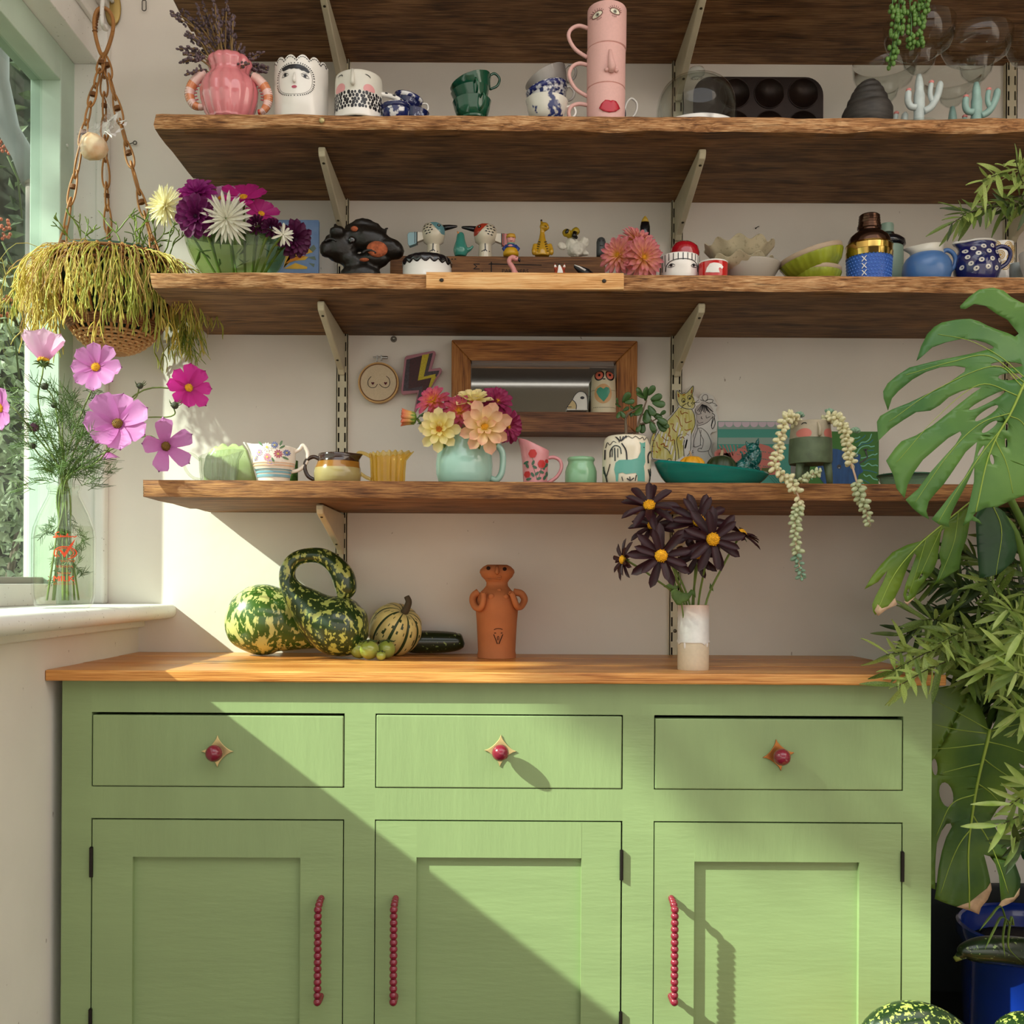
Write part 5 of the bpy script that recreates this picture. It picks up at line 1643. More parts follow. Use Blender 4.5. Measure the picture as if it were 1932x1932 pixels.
mb.decal(k.L2([(1327, 520), (1329, 512), (1334, 505), (1341, 503.5), (1349, 504.5), (1356, 507), (1359.5, 511), (1357, 515), (1352, 512.5), (1350, 515), (1352, 522), (1340, 522)]), yf)
mb.build('painted_swan', whiteg, o)
# ---- frilled bowls
sp_ = M('speckled_stone_glaze', 'b9ae93', rough=.4, col2='8d836a', vs=160, thr=(.55, .75))
def frill(n, amp, z0):
 return lambda t, z, r: (r*(1 + (.03*math.sin(n*t) if z > z0 else 0)), z + (amp*math.sin(n*t + .8) if z > z0 else 0))
gC = 'speckled frilled bowls stacked on shelf three'
k = K(1395, 490, 1.715, T3)
o = thing('serving_plate', 'pale grey plate under the frilled bowls', 'plate', U(1412, 508, 1.715)*1)
o.location = (o.location.x, o.location.y, T3)
zr = k.h(504)
MB().lathe([(0, 0), (k.r(30), 0), (k.r(34), .003), (k.r(60), zr), (k.r(60), zr + .0016), (k.r(33), .0062), (0, .006)], 56).build('body', M('pale_grey_glaze', 'a79f94', rough=.35), o)
for lab, yb_, yr, RR in (('lower frilled bowl of the stack', 522, 497, 63), ('upper frilled bowl with wavy rim of the stack', 503, 467, 65)):
 kk = K(1394, yr, 1.715, U(1394, yb_, 1.715).z)
 o = thing('frilled_bowl', lab, 'bowl', kk.loc, 0, gC)
 zr = kk.h(yr)
 pr = [(kk.r(30), 0), (kk.r(34), .002), (kk.r(48), zr*.38), (kk.r(57), zr*.75), (kk.r(RR), zr)]
 MB().lathe(vessel(pr, .0028), 150, mod=frill(10, kk.r(5), zr*.7)).build('body', sp_, o, auto=60)
# ---- olive ribbed bowls
ol_ = M('olive_green_glaze', '8f9a2c', rough=.25, coat=.3, var=.18, vs=40, stretch=(1, 1, .3))
rimm = M('bare_clay_rim', 'a8937c', rough=.55)
def rbowl(lab, x, y, d, tilt, Rp, hp):
 p = U(x, y, d); s_ = d/F
 o = thing('ribbed_bowl', lab, 'bowl', p, 0, 'olive ribbed bowls with bare clay rims')
 o.rotation_euler = (0, math.radians(tilt), 0)
 Rr, H = Rp*s_, hp*s_
 pr = [(Rr*.55, 0), (Rr*.62, .002), (Rr*.85, H*.35), (Rr*.97, H*.7), (Rr*.985, H*.78)]
 MB().lathe([(0, 0)] + pr + [(Rr*.9, H*.78), (Rr*.55, .005), (0, .005)], 120, mod=lambda t, z, r: r*(1 + (.022*abs(math.sin(14*t)) if r > Rr*.6 else 0))).build('body', ol_, o, auto=60)
 MB().lathe([(Rr*.985, H*.77), (Rr*1.0, H*.8), (Rr, H*.98), (Rr*.985, H), (Rr*.95, H*.98), (Rr*.93, H*.77)], 60).build('rim', rimm, o)
rbowl('upright olive ribbed bowl half sunk behind the shelf edge', 1540, 546, 1.70, 0, 46, 37)
rbowl('tilted olive ribbed bowl resting in another bowl', 1540, 520, 1.70, -17, 60, 43)
# ---- cocktail shaker
k = K(1640, 470, 1.69, T3)
o = thing('cocktail_shaker', 'cocktail shaker with blue hobnail body, gold band and dark metal cap', 'shaker', k.loc)
blu = M('cobalt_rubber', '2f5cb4', rough=.35)
goldm, bronz = M('polished_gold', 'c9a85c', rough=.1, metal=1.), M('dark_bronze_metal', '4a3428', rough=.16, metal=.9)
MB().lathe([(0, 0)] + [(k.r(37), 0)] + k.prof([(38, 545), (40.5, 510), (41, 486)]) + [(0, k.h(485))], 48).build('body', blu, o, auto=40)
MB().lathe(k.prof([(41, 490), (42.5, 489), (43, 478), (42, 477), (42, 466), (43, 465), (42, 463), (38, 462)]), 48).build('gold_band', goldm, o, auto=40)
MB().lathe(k.prof([(39, 464), (38.5, 456), (35, 448), (27, 441), (21, 437), (20.5, 434), (22, 432), (22, 428), (20.5, 427), (20.5, 423), (19.4, 422), (20, 418), (19.2, 417), (19.6, 413), (18.8, 412), (19, 408), (16, 405.5), (0, 405)]), 44).build('cap', bronz, o, auto=35)
hb = MB()
for row in range(9):
 y = 489 + row*6.2
 for c_ in range(30):
  a = -PI/2 + (c_ - 15 + .5*(row % 2))*2*PI/38
  rr = k.r(40.6 - (row*.3))
  hb.ball((rr*math.cos(a), rr*math.sin(a), k.h(y)), k.r(2.0), 8, 5)
stuff(hb.build('hobnails', M('cobalt_hobnail', '4f7cd0', rough=.3), o))
mb = MB(); yf = onlathe([(k.r(41.5), 0), (k.r(41.5), 1)], .001)
for y in (499, 512, 525):
 for a, b in (((1614, y - 5), (1621, y + 5)), ((1621, y - 5), (1614, y + 5))):
  mb.stroke(k.L2([a, b]), k.r(1.4), yf)
mb.build('stitched_crosses', whiteg, o)
# ---- sage bottle behind
k = K(1673, 470, 1.79, T3)
o = thing('sage_flask', 'sage green flask with black collar behind the shaker', 'flask', k.loc)
sg_ = M('sage_matt_enamel', '8aa292', rough=.4)
MB().lathe([(0, 0), (k.r(30), 0)] + k.prof([(30, 500), (30, 476), (29, 466)]) + [(0, k.h(466))], 40).build('body', sg_, o, auto=40)
MB().lathe(k.prof([(29, 468), (34, 464), (33, 456), (25, 449), (15, 445), (13, 440)]), 40).build('collar', M('black_gloss_glaze', '15151a'), o)
MB().lathe(k.prof([(12.5, 442), (12.5, 426), (11.5, 423), (0, 422.5)]), 32).build('cap', sg_, o, auto=40)
# ---- blue jug and polka dot jug
def jugbody(o, k, pr, sp_ang, sp_len, sp_rise, mat, t=.0025, name='body', zsp=.8, n=72, wid=.35):
 H = pr[-1][1]
 def mod(a, z, r):
  f = max(0, (z/H - zsp)/(1 - zsp))
  dlt = (a - sp_ang + PI) % (2*PI) - PI
  g = math.exp(-(dlt/wid)**2)*f*f
  return (r*(1) + sp_len*g, z + sp_rise*g)
 return MB().lathe(vessel(pr, t), n, mod=mod).build(name, mat, o, auto=60)
k = K(1749, 500, 1.70, T3)
o = thing('cream_jug', 'squat blue jug with a creamy white collar and spout', 'jug', k.loc)
bj = M('cornflower_glaze', '4f79b4', rough=.3, coat=.3, var=.05, vs=9)
cw = M('cream_white_glaze', 'ddd8cb', rough=.3, coat=.3)
MB().lathe([(0, 0), (k.r(32), 0)] + k.prof([(38, 536), (44.5, 515), (43.5, 500), (38, 489), (31, 483), (29, 481)]) + [(k.r(20), k.h(481)), (0, k.h(500))], 56).build('body', bj, o)
z0 = k.h(483)
pr = [(k.r(30), 0), (k.r(28.5), k.r(7)), (k.r(29.5), k.r(16))]
nk = MB(); H = pr[-1][1]
def mod(a, z, r):
 dlt = (a - PI + PI) % (2*PI) - PI
 f = (z/H); g = math.exp(-(dlt/.45)**2)*f*f
 return (r + k.r(15)*g, z + z0 + k.r(2)*math.cos(a)*f - k.r(2)*g)
nk.lathe([(r, z) for r, z in pr] + [(pr[-1][0] - .001, H + .0008)] + [(r - .0022, z) for r, z in reversed(pr)], 64, mod=mod)
nk.build('collar', cw, o)
P = [k.L(x, y) for x, y in ((1776, 477), (1786, 472), (1797, 477), (1803, 489), (1800, 503), (1791, 513))]
MB().tube(bez(P, 5), k.r(4.2), 12).build('handle', bj, o)
k = K(1843, 497, 1.70, T3)
o = thing('polka_dot_jug', 'navy jug with ringed white dots and looped handle', 'jug', k.loc)
nv = M('navy_gloss_glaze', '1d2163', rough=.1, coat=.7, var=.12, vs=25)
pr = [(k.r(28), 0)] + k.prof([(33, 540), (41, 515), (41.5, 499), (38, 484), (33, 474), (32.5, 469), (33, 461)])
jugbody(o, k, pr, PI, k.r(12), k.r(2), nv, zsp=.82)
H = pr[-1][1]
def mod(a, z, r):
 g = math.exp(-(((a - PI + PI) % (2*PI) - PI)/.35)**2)
 return (r + k.r(12)*g, z + k.r(2)*g)
MB().lathe([(k.r(33.4), H - k.r(2.6)), (k.r(34), H), (k.r(32.5), H + k.r(2)), (k.r(31), H)], 64, mod=mod).build('rim', whiteg, o)
P = [k.L(x, y) for x, y in ((1873, 473), (1888, 465), (1903, 470), (1906, 483), (1899, 497), (1883, 508))]
MB().tube(bez(P, 5), k.r(3.8), 12).build('handle', nv, o)
yf = onlathe(pr); mb = MB(); mb2 = []
for x, y in ((1823, 478), (1840, 475), (1858, 473), (1829, 489), (1848, 485), (1866, 485), (1813, 494), (1833, 502), (1853, 500), (1870, 501), (1817, 507), (1806, 511), (1880, 502), (1825, 517), (1845, 515), (1863, 516), (1812, 481)):
 q = k.L2([(x, y)])[0]
 rx = k.r(5)*max(.3, math.sqrt(max(0, 1 - ((x - 1843)/43)**2)))
 mb.m = 0; mb.disc(q[0], q[1], rx, k.r(4.4), yf, 14)
 mb.m = 1; mb.disc(q[0], q[1], rx*.3, k.r(1.4), lambda a, b: yf(a, b) - .0005, 8)
mb.build('dots', [whiteg, navyp], o)
# ---- yellow ring mug, little grey cup, bowl at the edge
k = K(1886, 490, 1.79, T3)
o = thing('ring_pattern_mug', 'white mug with yellow ring pattern behind the polka dot jug', 'mug', k.loc)
pr = [(k.r(24), 0), (k.r(25), k.h(500)), (k.r(24.5), k.h(461))]
MB().lathe(vessel(pr, .002), 40).build('body', whiteg, o, auto=50)
yf = onlathe(pr); mb = MB(); yo = M('ochre_print', 'c39a34', rough=.4)
for i, (x, y) in enumerate(((1870, 470), (1891, 472), (1903, 478), (1876, 488), (1895, 494), (1884, 508), (1905, 512), (1870, 506))):
 q = k.L2([(x, y)])[0]; sx_ = max(.3, math.sqrt(max(0, 1 - ((x - 1886)/25.5)**2)))
 for rr in (8, 5):
  mb.stroke([(q[0] + k.r(rr)*sx_*math.cos(t), q[1] + k.r(rr)*math.sin(t)) for t in [2*PI*j/20 for j in range(21)]], k.r(1.3), yf, smooth=False)
 mb.disc(q[0], q[1], k.r(2.4)*sx_, k.r(2.4), yf, 10)
mb.build('ring_print', yo, o)
o, k, pr, b = pot('egg_cup', 'small plain grey cup beside the ring pattern mug', 'cup', 1917, 505, 1.74, T3, [(9, 545), (11, 530), (12, 510), (11, 500), (10.5, 498)], M('pale_blue_grey', 'a9b4b4', rough=.35), .0015)
o, k, pr, b = pot('white_bowl', 'white bowl cut off by the right photo edge on shelf three', 'bowl', 1956, 495, 1.69, T3, [(14, 545), (20, 530), (27, 505), (31, 482), (31.5, 478)], whiteg, .002)
# ================================================================ shelf four and the wall above it
paintf = lambda n, c, r=.4: M(n, c, rough=r)
# ---- clear glass creamer
def glassjug(name, label, x, yref, d, pts, spa, spl, spr, mat, hpts, hr, nr=22, amt=.05, zsp=.7, rimwave=0):
 k = K(x, yref, d, T4)
 o = thing(name, label, 'jug', k.loc)
 pr = k.prof(pts); pr[0] = (pr[0][0], 0)
 H = pr[-1][1]
 def mod(a, z, r):
  f = max(0, (z/H - zsp)/(1 - zsp))
  dl = (a - spa + PI) % (2*PI) - PI
  g = math.exp(-(dl/.5)**2)*f*f
  return (r*(1 - amt*abs(math.sin(nr*a/2))) + k.r(spl)*g, z + k.r(spr)*math.cos(a - spa)*f + (rimwave*math.cos(nr*a)*f if rimwave else 0))
 MB().lathe(vessel(pr, .0028), 132, mod=mod).build('body', mat, o, auto=60)
 handle(k, o, hpts, hr, mat)
 return o, k
cgl = glass('pressed_glass', 'f1f3ee', ior=1.5, solid=.05, tint='e8ebe4')
glassjug('glass_creamer', 'small clear ribbed glass creamer at the left end of the lowest shelf', 413, 880, 1.665, [(32, 918), (34, 905), (36, 885), (36.5, 870), (38, 857)], 0, 10, 7, cgl, [(377, 868), (360, 856), (347, 862), (350, 885), (364, 901), (380, 905)], 2.8)
k = K(436, 880, 1.73, T4)
o = thing('leaf_dish', 'pale green scalloped leaf dish propped behind the glass creamer', 'dish', k.loc)
ol = [(388, 922), (386, 885), (390, 863), (399, 850), (409, 842), (413, 845), (420, 838), (427, 839), (432, 845), (439, 839), (446, 839), (452, 844), (458, 841), (468, 852), (478, 880), (484, 903), (486, 922)]
yfb = lambda x, z: -.012 + 4.5*(x*x + (z - .03)**2)
MB().decal(k.L2(ol), yfb, .008).build('body', M('celadon_leaf_glaze', 'a9bd80', rough=.25, coat=.3, var=.10, vs=40), o, solid=.004)
mb = MB()
for a, b in (((436, 920), (437, 845)), ((436, 900), (410, 858)), ((436, 900), (464, 862)), ((436, 915), (398, 885)), ((436, 915), (476, 892))):
 mb.stroke(k.L2([a, b]), k.r(1.3), lambda x, z: yfb(x, z) - .0023)
mb.build('leaf_veins', M('celadon_vein', '8aa261', rough=.3), o)
k = K(552, 890, 1.77, T4)
o = thing('green_tumbler', 'little dark green glass tumbler behind the floral jug handle', 'glass', k.loc)
MB().lathe(vessel([(k.r(10), 0), (k.r(10.5), k.h(870))], .002), 30).build('body', M('moss_glass', '4f7a38', rough=.1, trans=.5), o)
# ---- floral jug
k = K(517, 870, 1.66, T4)
o = thing('floral_jug', 'cream china jug painted with daisies and blue stripes', 'jug', k.loc)
chn = M('ivory_china', 'e9ddd0', rough=.12, coat=.5, var=.03, vs=12)
pr = k.prof([(28, 918), (30, 903), (33, 890), (38, 884), (40.5, 870), (40.5, 855), (41.5, 844)]); pr[0] = (pr[0][0], 0)
def mod(a, z, r):
 f = max(0, (z/pr[-1][1] - .55)/.45)
 g = math.exp(-(((a - PI + PI) % (2*PI) - PI)/.38)**2)*f*f
 return (r + k.r(17)*g, z + k.r(6)*g - k.r(2)*math.cos(a)*f)
MB().lathe(vessel(pr, .0025), 80, mod=mod).build('body', chn, o, auto=60)
handle(k, o, [(555, 853), (565, 848), (571, 840), (577, 846), (581, 858), (577, 874), (565, 886), (549, 891)], 3.6, chn)
yf = onlathe(pr, .0008); mb = MB()
cols = [M('paint_blue_band', '7fa9b8', rough=.25), M('paint_peach_band', 'd9ae90', rough=.25), M('daisy_white', 'f3efe6', rough=.3), M('daisy_blue', '5a6aa8', rough=.3), M('daisy_red', 'b04058', rough=.3), M('daisy_pink', 'd08a9c', rough=.3), M('daisy_lilac', 'b59cc0', rough=.3), M('daisy_leaf', '5f7d58', rough=.3), M('daisy_eye', 'd8c05a', rough=.3)]
for y, wd, m_ in ((900, 5, 0), (893, 4, 0), (888.5, 2, 0), (881, 2.6, 1), (876.5, 1.5, 1)):
 mb.m = m_
 rr_ = onlathe(pr, .0008)
 z = k.h(y)
 xm = -rr_(0, z)*.995
 mb.stroke([(-xm + 2*xm*i/40, z) for i in range(41)], k.r(wd), rr_, smooth=False)
def daisy(x, y, r, m_, n=10):
 q = k.L2([(x, y)])[0]
 mb.m = m_
 for i in range(n):
  a = 2*PI*i/n
  mb.decal([(q[0] + k.r(r*f)*math.cos(a + da), q[1] + k.r(r*f)*math.sin(a + da)) for f, da in ((.2, -.2), (.75, -.22), (1, 0), (.75, .22), (.2, .2))], yf)
 mb.m = 8
 mb.disc(q[0], q[1], k.r(r*.24), k.r(r*.24), lambda a, b: yf(a, b) - .0004, 8)
mb.m = 7
for x, y, a in ((500, 842, 2.3), (540, 848, .6), (524, 873, -1.2), (545, 868, -.4), (490, 868, -2.2), (538, 841, 1.2)):
 q = k.L2([(x, y)])[0]
 mb.disc(q[0], q[1], k.r(5.5), k.r(2), yf, 10, rot=a)
for a in ((497, 858, 7, 6), (490, 868, 5, 6), (547, 858, 6.5, 3), (527, 845, 7, 3), (513, 849, 9, 2), (513, 867, 8, 5), (533, 861, 8.5, 4), (518, 877, 6, 6)):
 daisy(*a)
mb.build('painted_daisies', cols, o)
# ---- stoneware jug
k = K(637, 880, 1.66, T4)
o = thing('stoneware_jug', 'squat brown-rimmed stoneware jug with a dark looped handle', 'jug', k.loc)
st3 = [M('stoneware_olive', '9a8a5c', rough=.2, coat=.4, var=.08, vs=30), M('stoneware_amber', '8a5c20', rough=.15, coat=.5), M('stoneware_umber', '2f1a12', rough=.12, coat=.6)]
pts = [(38, 918), (43, 908), (44.5, 895), (43, 884), (40.5, 879), (38, 872), (36, 868), (36, 862), (36.5, 858)]
pr = k.prof(pts); pr[0] = (pr[0][0], 0)
def mod(a, z, r):
 f = max(0, (z/pr[-1][1] - .45)/.55)
 g = math.exp(-((a + PI) % (2*PI) - PI)**2/.15)*f*f
 return (r + k.r(11)*g, z)
mb = MB()
vp = vessel(pr, .003)
for i in range(len(vp) - 1):
 za, zb3 = vp[i][1], vp[i+1][1]
 mb.m = 0 if max(za, zb3) <= k.h(881) and i < len(pr) + 1 else (1 if max(za, zb3) <= k.h(869.5) and i < len(pr) + 1 else 2)
 n = 64
 o_ = len(mb.v)
 seg = MB().lathe([vp[i], vp[i+1]], n, mod=mod)
 mb.add(seg.v, [f for f in seg.f if len(f) == 4])
q = mb.build('body', st3, o, fix=False)
bm = bmesh.new(); bm.from_mesh(q.data); bmesh.ops.remove_doubles(bm, verts=bm.verts[:], dist=1e-5); bmesh.ops.recalc_face_normals(bm, faces=bm.faces[:]); bm.to_mesh(q.data); bm.free()
handle(k, o, [(606, 868), (592, 862), (579, 868), (575, 882), (581, 898), (594, 906)], 3.8, st3[2])
# ---- amber pressed-glass jug
amb = glass('amber_glass', 'f7e8b4', ior=1.5, solid=.07, tint='d8b040')
glassjug('amber_glass_jug', 'ribbed amber glass jug with wavy rim and pulled spout', 732, 880, 1.665, [(31, 918), (32.5, 905), (33, 890), (34, 870), (36, 856)], 0, 13, 2, amb, [(700, 862), (688, 856), (676, 855), (674, 870), (676, 888), (688, 899), (701, 905)], 3.4, nr=18, amt=.07, rimwave=.0016)
# ---- mint jug with dahlias
k = K(876, 870, 1.665, T4)
o = thing('mint_jug', 'round pale mint jug filled with yellow, peach and pink dahlias', 'jug', k.loc)
mint2 = M('pale_mint_glaze', '9fc5b8', rough=.12, coat=.6, var=.04, vs=6)
pr = k.prof([(44, 918), (49, 909), (53, 895), (54, 878), (52, 860), (47, 845), (43.5, 836), (43, 829), (44.5, 824)]); pr[0] = (pr[0][0], 0)
MB().lathe(vessel(pr, .004), 60).build('body', mint2, o, auto=60)
handle(k, o, [(922, 838), (936, 839), (947, 852), (949, 872), (946, 893), (937, 905), (926, 903)], 6, mint2, n=14)
J = k.loc
gD = 'dahlias and bud in the mint jug'
def jfl(label, x, y, d, fac, Rp, spec, bx, name, **kw):
 return fl(name, label, U(x, y, d), fac, Rp*d/F, J + Vector((bx*k.s, random.Random(int(x)).uniform(-.02, .02), .015)), spec, gD, stem_r=.0022, **kw)
S_yel, S_peach = spec_single(pm_yel, orgc), spec_single(pm_peach, yelc)
S_rose, S_wine = spec_double(pm_rose, yelc, .36, (11, 11, 10, 7), 1.1), spec_double(pm_wine, yelc, .4, (11, 10, 9, 6), 1.2)
jfl('lemon yellow open dahlia at the left front of the mint jug', 829, 810, 1.625, (-.1, -1, -.02), 39, S_yel, -20, 'yellow_dahlia', sep=False)
jfl('large peach open dahlia at the right front of the mint jug', 914, 806, 1.615, (.05, -1, .02), 48, S_peach, 14, 'peach_dahlia', spin=.3, sep=False)
jfl('pale lemon dahlia on top of the bunch, seen from its side', 892, 757, 1.66, (.0, -.45, .9), 36, S_yel, 5, 'yellow_dahlia')
jfl('rose pink double dahlia at the top left of the bunch', 817, 756, 1.66, (-.35, -.85, .5), 33, S_rose, -15, 'rose_dahlia', sep=False)
jfl('rose and yellow dahlia between the two big blooms', 866, 776, 1.65, (0, -1, .3), 33, S_rose, 0, 'rose_dahlia', spin=.2, sep=False)
jfl('wine red dahlia behind the peach bloom', 938, 758, 1.68, (.4, -.8, .4), 33, S_wine, 20, 'wine_dahlia', sep=False)
jfl('wine and yellow dahlia drooping at the right of the mint jug', 958, 805, 1.66, (.65, -.75, -.2), 33, S_wine, 25, 'wine_dahlia', sep=False)
hb_ = U(775, 789, 1.65)
o = thing('dahlia_bud', 'orange tipped green dahlia bud at the left of the mint jug', 'bud', J + Vector((-22*k.s, 0, .015)), 0, gD)
h = hb_ - o.location
fm_ = frame_to(h, (-1, -.15, .05))
bm_ = pet('bud', gradleaf('bud_petal', ((.2, '8a9a3c'), (.5, 'd8a25c'), (1., 'c8684a')), trans=.15), W=.55, cup=.5, curl=-.1, tip=.6, base=.5)
for i in range(9):
 inst(bm_, 'petal', o, fm_ @ Matrix.Rotation(i*2*PI/9, 4, 'Z') @ Matrix.Translation((.0105, 0, -.006)) @ Matrix.Rotation(-math.radians(84), 4, 'Y') @ Matrix.Scale(.022, 4))
for i in range(7):
 inst(bm_, 'petal', o, fm_ @ Matrix.Rotation(i*2*PI/7 + .2, 4, 'Z') @ Matrix.Translation((.006, 0, -.004)) @ Matrix.Rotation(-math.radians(88), 4, 'Y') @ Matrix.Scale(.020, 4))
MB().lathe([(0, -.010), (.008, -.008), (.0105, -.002), (.009, .006), (0, .012)], 16).xf(fm_).build('green_calyx', M('calyx_green', '5d7a2a', rough=.5), o)
stem(o, (0, 0, 0), h + Vector((.010, 0, 0)), .002, stemg, (-.005, 0, .01))
mb = MB()
for a, b in (((800, 779), (786, 790)), ((801, 795), (787, 800)), ((804, 786), (790, 783))):
 q0, q1 = U(*a, 1.65) - o.location, U(*b, 1.645) - o.location
 mb.tube([q0, q0.lerp(q1, .5), q1], [.003, .005, .0008], 6, flat=.3)
mb.build('bracts', M('bract_green', '2f4a22', rough=.5), o)
# ---- pink rose jug
k = K(1010, 880, 1.665, T4)
o = thing('pink_rose_jug', 'small pink enamel jug with painted red roses', 'jug', k.loc)
pk = M('rose_pink_enamel', 'cf8a8e', rough=.3, coat=.2)
pr = k.prof([(22.5, 918), (23, 905), (24, 880), (25, 862), (26, 851)]); pr[0] = (pr[0][0], 0)
H = pr[-1][1]
def mod(a, z, r):
 f = max(0, (z/H - .35)/.65)
 c_ = .5 - .5*math.cos(a)
 return (r + k.r(7)*f**2*math.exp(-(((a - PI + PI) % (2*PI) - PI)/.5)**2), z + k.r(22)*f*c_**1.3)
MB().lathe(vessel(pr, .0016), 64, mod=mod).build('body', pk, o, auto=60)
handle(k, o, [(1033, 864), (1046, 863), (1057, 870), (1059, 884), (1050, 900), (1034, 911)], 3.4, pk)
yf0 = onlathe(pr, .0009); mb = MB()
mb.m = 1
for x, y, a in ((992, 875, .4), (994, 881, 2), (1005, 876, 1.2), (1008, 884, -.5), (1012, 896, .8), (1004, 898, -1), (1025, 884, 1.8), (1030, 880, 1), (1021, 893, -.3), (1016, 905, .3), (1027, 903, 1.1), (997, 906, .2), (1031, 896, 1.5)):
 q = k.L2([(x, y)])[0]; mb.disc(q[0], q[1], k.r(5), k.r(2.6), yf0, 10, rot=a)
mb.stroke(k.L2([(1004, 866), (1006, 885), (1012, 905)]), k.r(.9), yf0)
mb.stroke(k.L2([(1021, 884), (1018, 896), (1014, 908)]), k.r(.9), yf0)
mb.m = 0
for x, y, r in ((1004, 859, 8), (1021, 878, 7.5), (994, 897, 6), (1031, 872, 3.5)):
 q = k.L2([(x, y)])[0]
 for j in range(6):
  a = j*1.05
  mb.disc(q[0] + k.r(r*.45)*math.cos(a), q[1] + k.r(r*.5)*math.sin(a), k.r(r*.55), k.r(r*.55), lambda a, b: yf0(a, b) - .0003, 10)
mb.build('painted_roses', [M('rose_red_print', 'bb2a2a', rough=.35), M('rose_leaf_print', '3d5f4a', rough=.35)], o)
# ---- jadeite jar
pot('jadeite_jar', 'small milky green glass jar between pink jug and llama pot', 'jar', 1096, 890, 1.665, T4, [(28, 918), (30, 912), (30.3, 900), (30, 890), (28, 883), (25, 877), (24, 873), (24.5, 871), (26, 869), (26, 866), (25, 864.5)], M('jadeite_glass', '86b48c', rough=.15, coat=.5, sss=.1), .003)
# ---- llama planter
k = K(1182, 870, 1.645, T4)
o = thing('llama_planter', 'cream planter painted with a teal llama and black cactuses', 'planter', k.loc)
pr = k.prof([(42, 918), (45, 912), (46, 895), (46, 870), (45, 850), (42.5, 833), (40, 827.5), (38.5, 826)]); pr[0] = (pr[0][0], 0)
MB().lathe(vessel(pr, .004), 60).build('body', M('cream_planter_glaze', 'e2d7c0', rough=.18, coat=.4, var=.03, vs=14), o, auto=60)
MB().lathe([(0, k.h(834)), (k.r(38), k.h(834)), (0, k.h(831))], 30).build('soil', M('potting_soil', '3a2c20', rough=.95, bump=.8, bs=200), o)
yf = onlathe(pr, .0008); mb = MB()
def z5(pts):
 return k.L2([(1110 + x/6.44, 640 + y/6.44) for x, y in pts])
mb.decal(z5([(285, 1610), (300, 1530), (340, 1500), (480, 1500), (560, 1480), (600, 1400), (602, 1320), (585, 1280), (610, 1295), (640, 1290), (662, 1275), (660, 1330), (655, 1420), (660, 1520), (640, 1570), (650, 1640), (655, 1752), (560, 1752), (560, 1690), (540, 1655), (420, 1670), (380, 1650), (335, 1660), (330, 1752), (305, 1752), (300, 1680)]), yf)
mb.m = 1
for w_, pts in ((9, [(300, 1215), (330, 1240), (345, 1290)]), (16, [(310, 1220), (360, 1270), (430, 1210)]), (12, [(355, 1215), (365, 1275), (395, 1215)]), (16, [(370, 1300), (420, 1390), (430, 1500)]), (12, [(240, 1460), (245, 1380), (290, 1325), (350, 1350), (365, 1430)]), (14, [(290, 1350), (295, 1510)]), (10, [(265, 1360), (262, 1460)]), (10, [(325, 1360), (325, 1470)]), (7, [(195, 1340), (215, 1275), (240, 1310), (275, 1270), (310, 1290)]), (7, [(420, 1240), (450, 1215), (500, 1240), (540, 1215), (590, 1245), (630, 1220), (650, 1255), (690, 1215), (730, 1280)]), (14, [(185, 1480), (190, 1360)]), (14, [(175, 1600), (200, 1700), (210, 1752)]), (12, [(180, 1650), (175, 1560)]), (9, [(200, 1690), (225, 1600), (240, 1540)]), (18, [(705, 1530), (700, 1440), (735, 1385), (755, 1400)]), (12, [(700, 1600), (730, 1690), (715, 1752)]), (12, [(730, 1590), (735, 1680)]), (12, [(760, 1600), (738, 1680)]), (10, [(370, 1700), (385, 1752)]), (12, [(545, 1680), (530, 1752)]), (14, [(430, 1720), (470, 1745), (515, 1715)]), (12, [(465, 1700), (470, 1752)]), (10, [(640, 1340), (645, 1352)])):
 mb.stroke(z5(pts), k.r(w_/6.44), lambda a, b: yf(a, b) - .0004)
mb.build('painted_llama', [M('llama_teal', '62a598', rough=.25), blackp], o)
# jade plant
jp = thing('jade_plant', 'jade plant with dark fleshy leaves growing in the llama planter', 'plant', k.loc + Vector((0, 0, k.h(833))))
jb, jl = M('jade_bark', '6b5a48', rough=.8, bump=.5, bs=150), leafmat('jade_leaf', '2a4420', '44652e', trans=.1, rough=.3, vs=40)
def jv(x, y, dy=0.):
 return U(x, y, 1.645) - jp.location + Vector((0, dy, 0))
tb = MB()
for pts, r0, r1 in (([(1180.5, 834), (1181, 810), (1180, 789)], 3.2, 2.4), ([(1180, 790), (1174, 783), (1168, 776)], 2.3, 1.2), ([(1180, 790), (1186, 780), (1197, 774), (1208, 768)], 2.3, 1.4), ([(1201, 834), (1203, 815), (1206, 795), (1213, 775), (1220, 755)], 3, 1.4), ([(1206, 800), (1222, 798), (1240, 790)], 1.8, 1), ([(1210, 780), (1226, 790), (1236, 800)], 1.8, 1)):
 P = bez([jv(*p) for p in pts], 5)
 tb.tube(P, [k.r(r0 + (r1 - r0)*i/(len(P) - 1)) for i in range(len(P))], 8)
tb.build('branches', jb, jp)
def facemat(dv, nrm):
 x = Vector(dv).normalized(); z = Vector(nrm); z = (z - x*z.dot(x)).normalized()
 return Matrix((x, z.cross(x), z)).transposed().to_4x4()
lm = MB()
lm.ball((.5, 0, 0), (.5, .32, .11), 12, 8)
for i in range(len(lm.v)):
 x, y, z = lm.v[i]
 lm.v[i] = (x, y*(.55 + .6*x), z + .06*x*x)
lme = lm.mesh('leaf', jl)
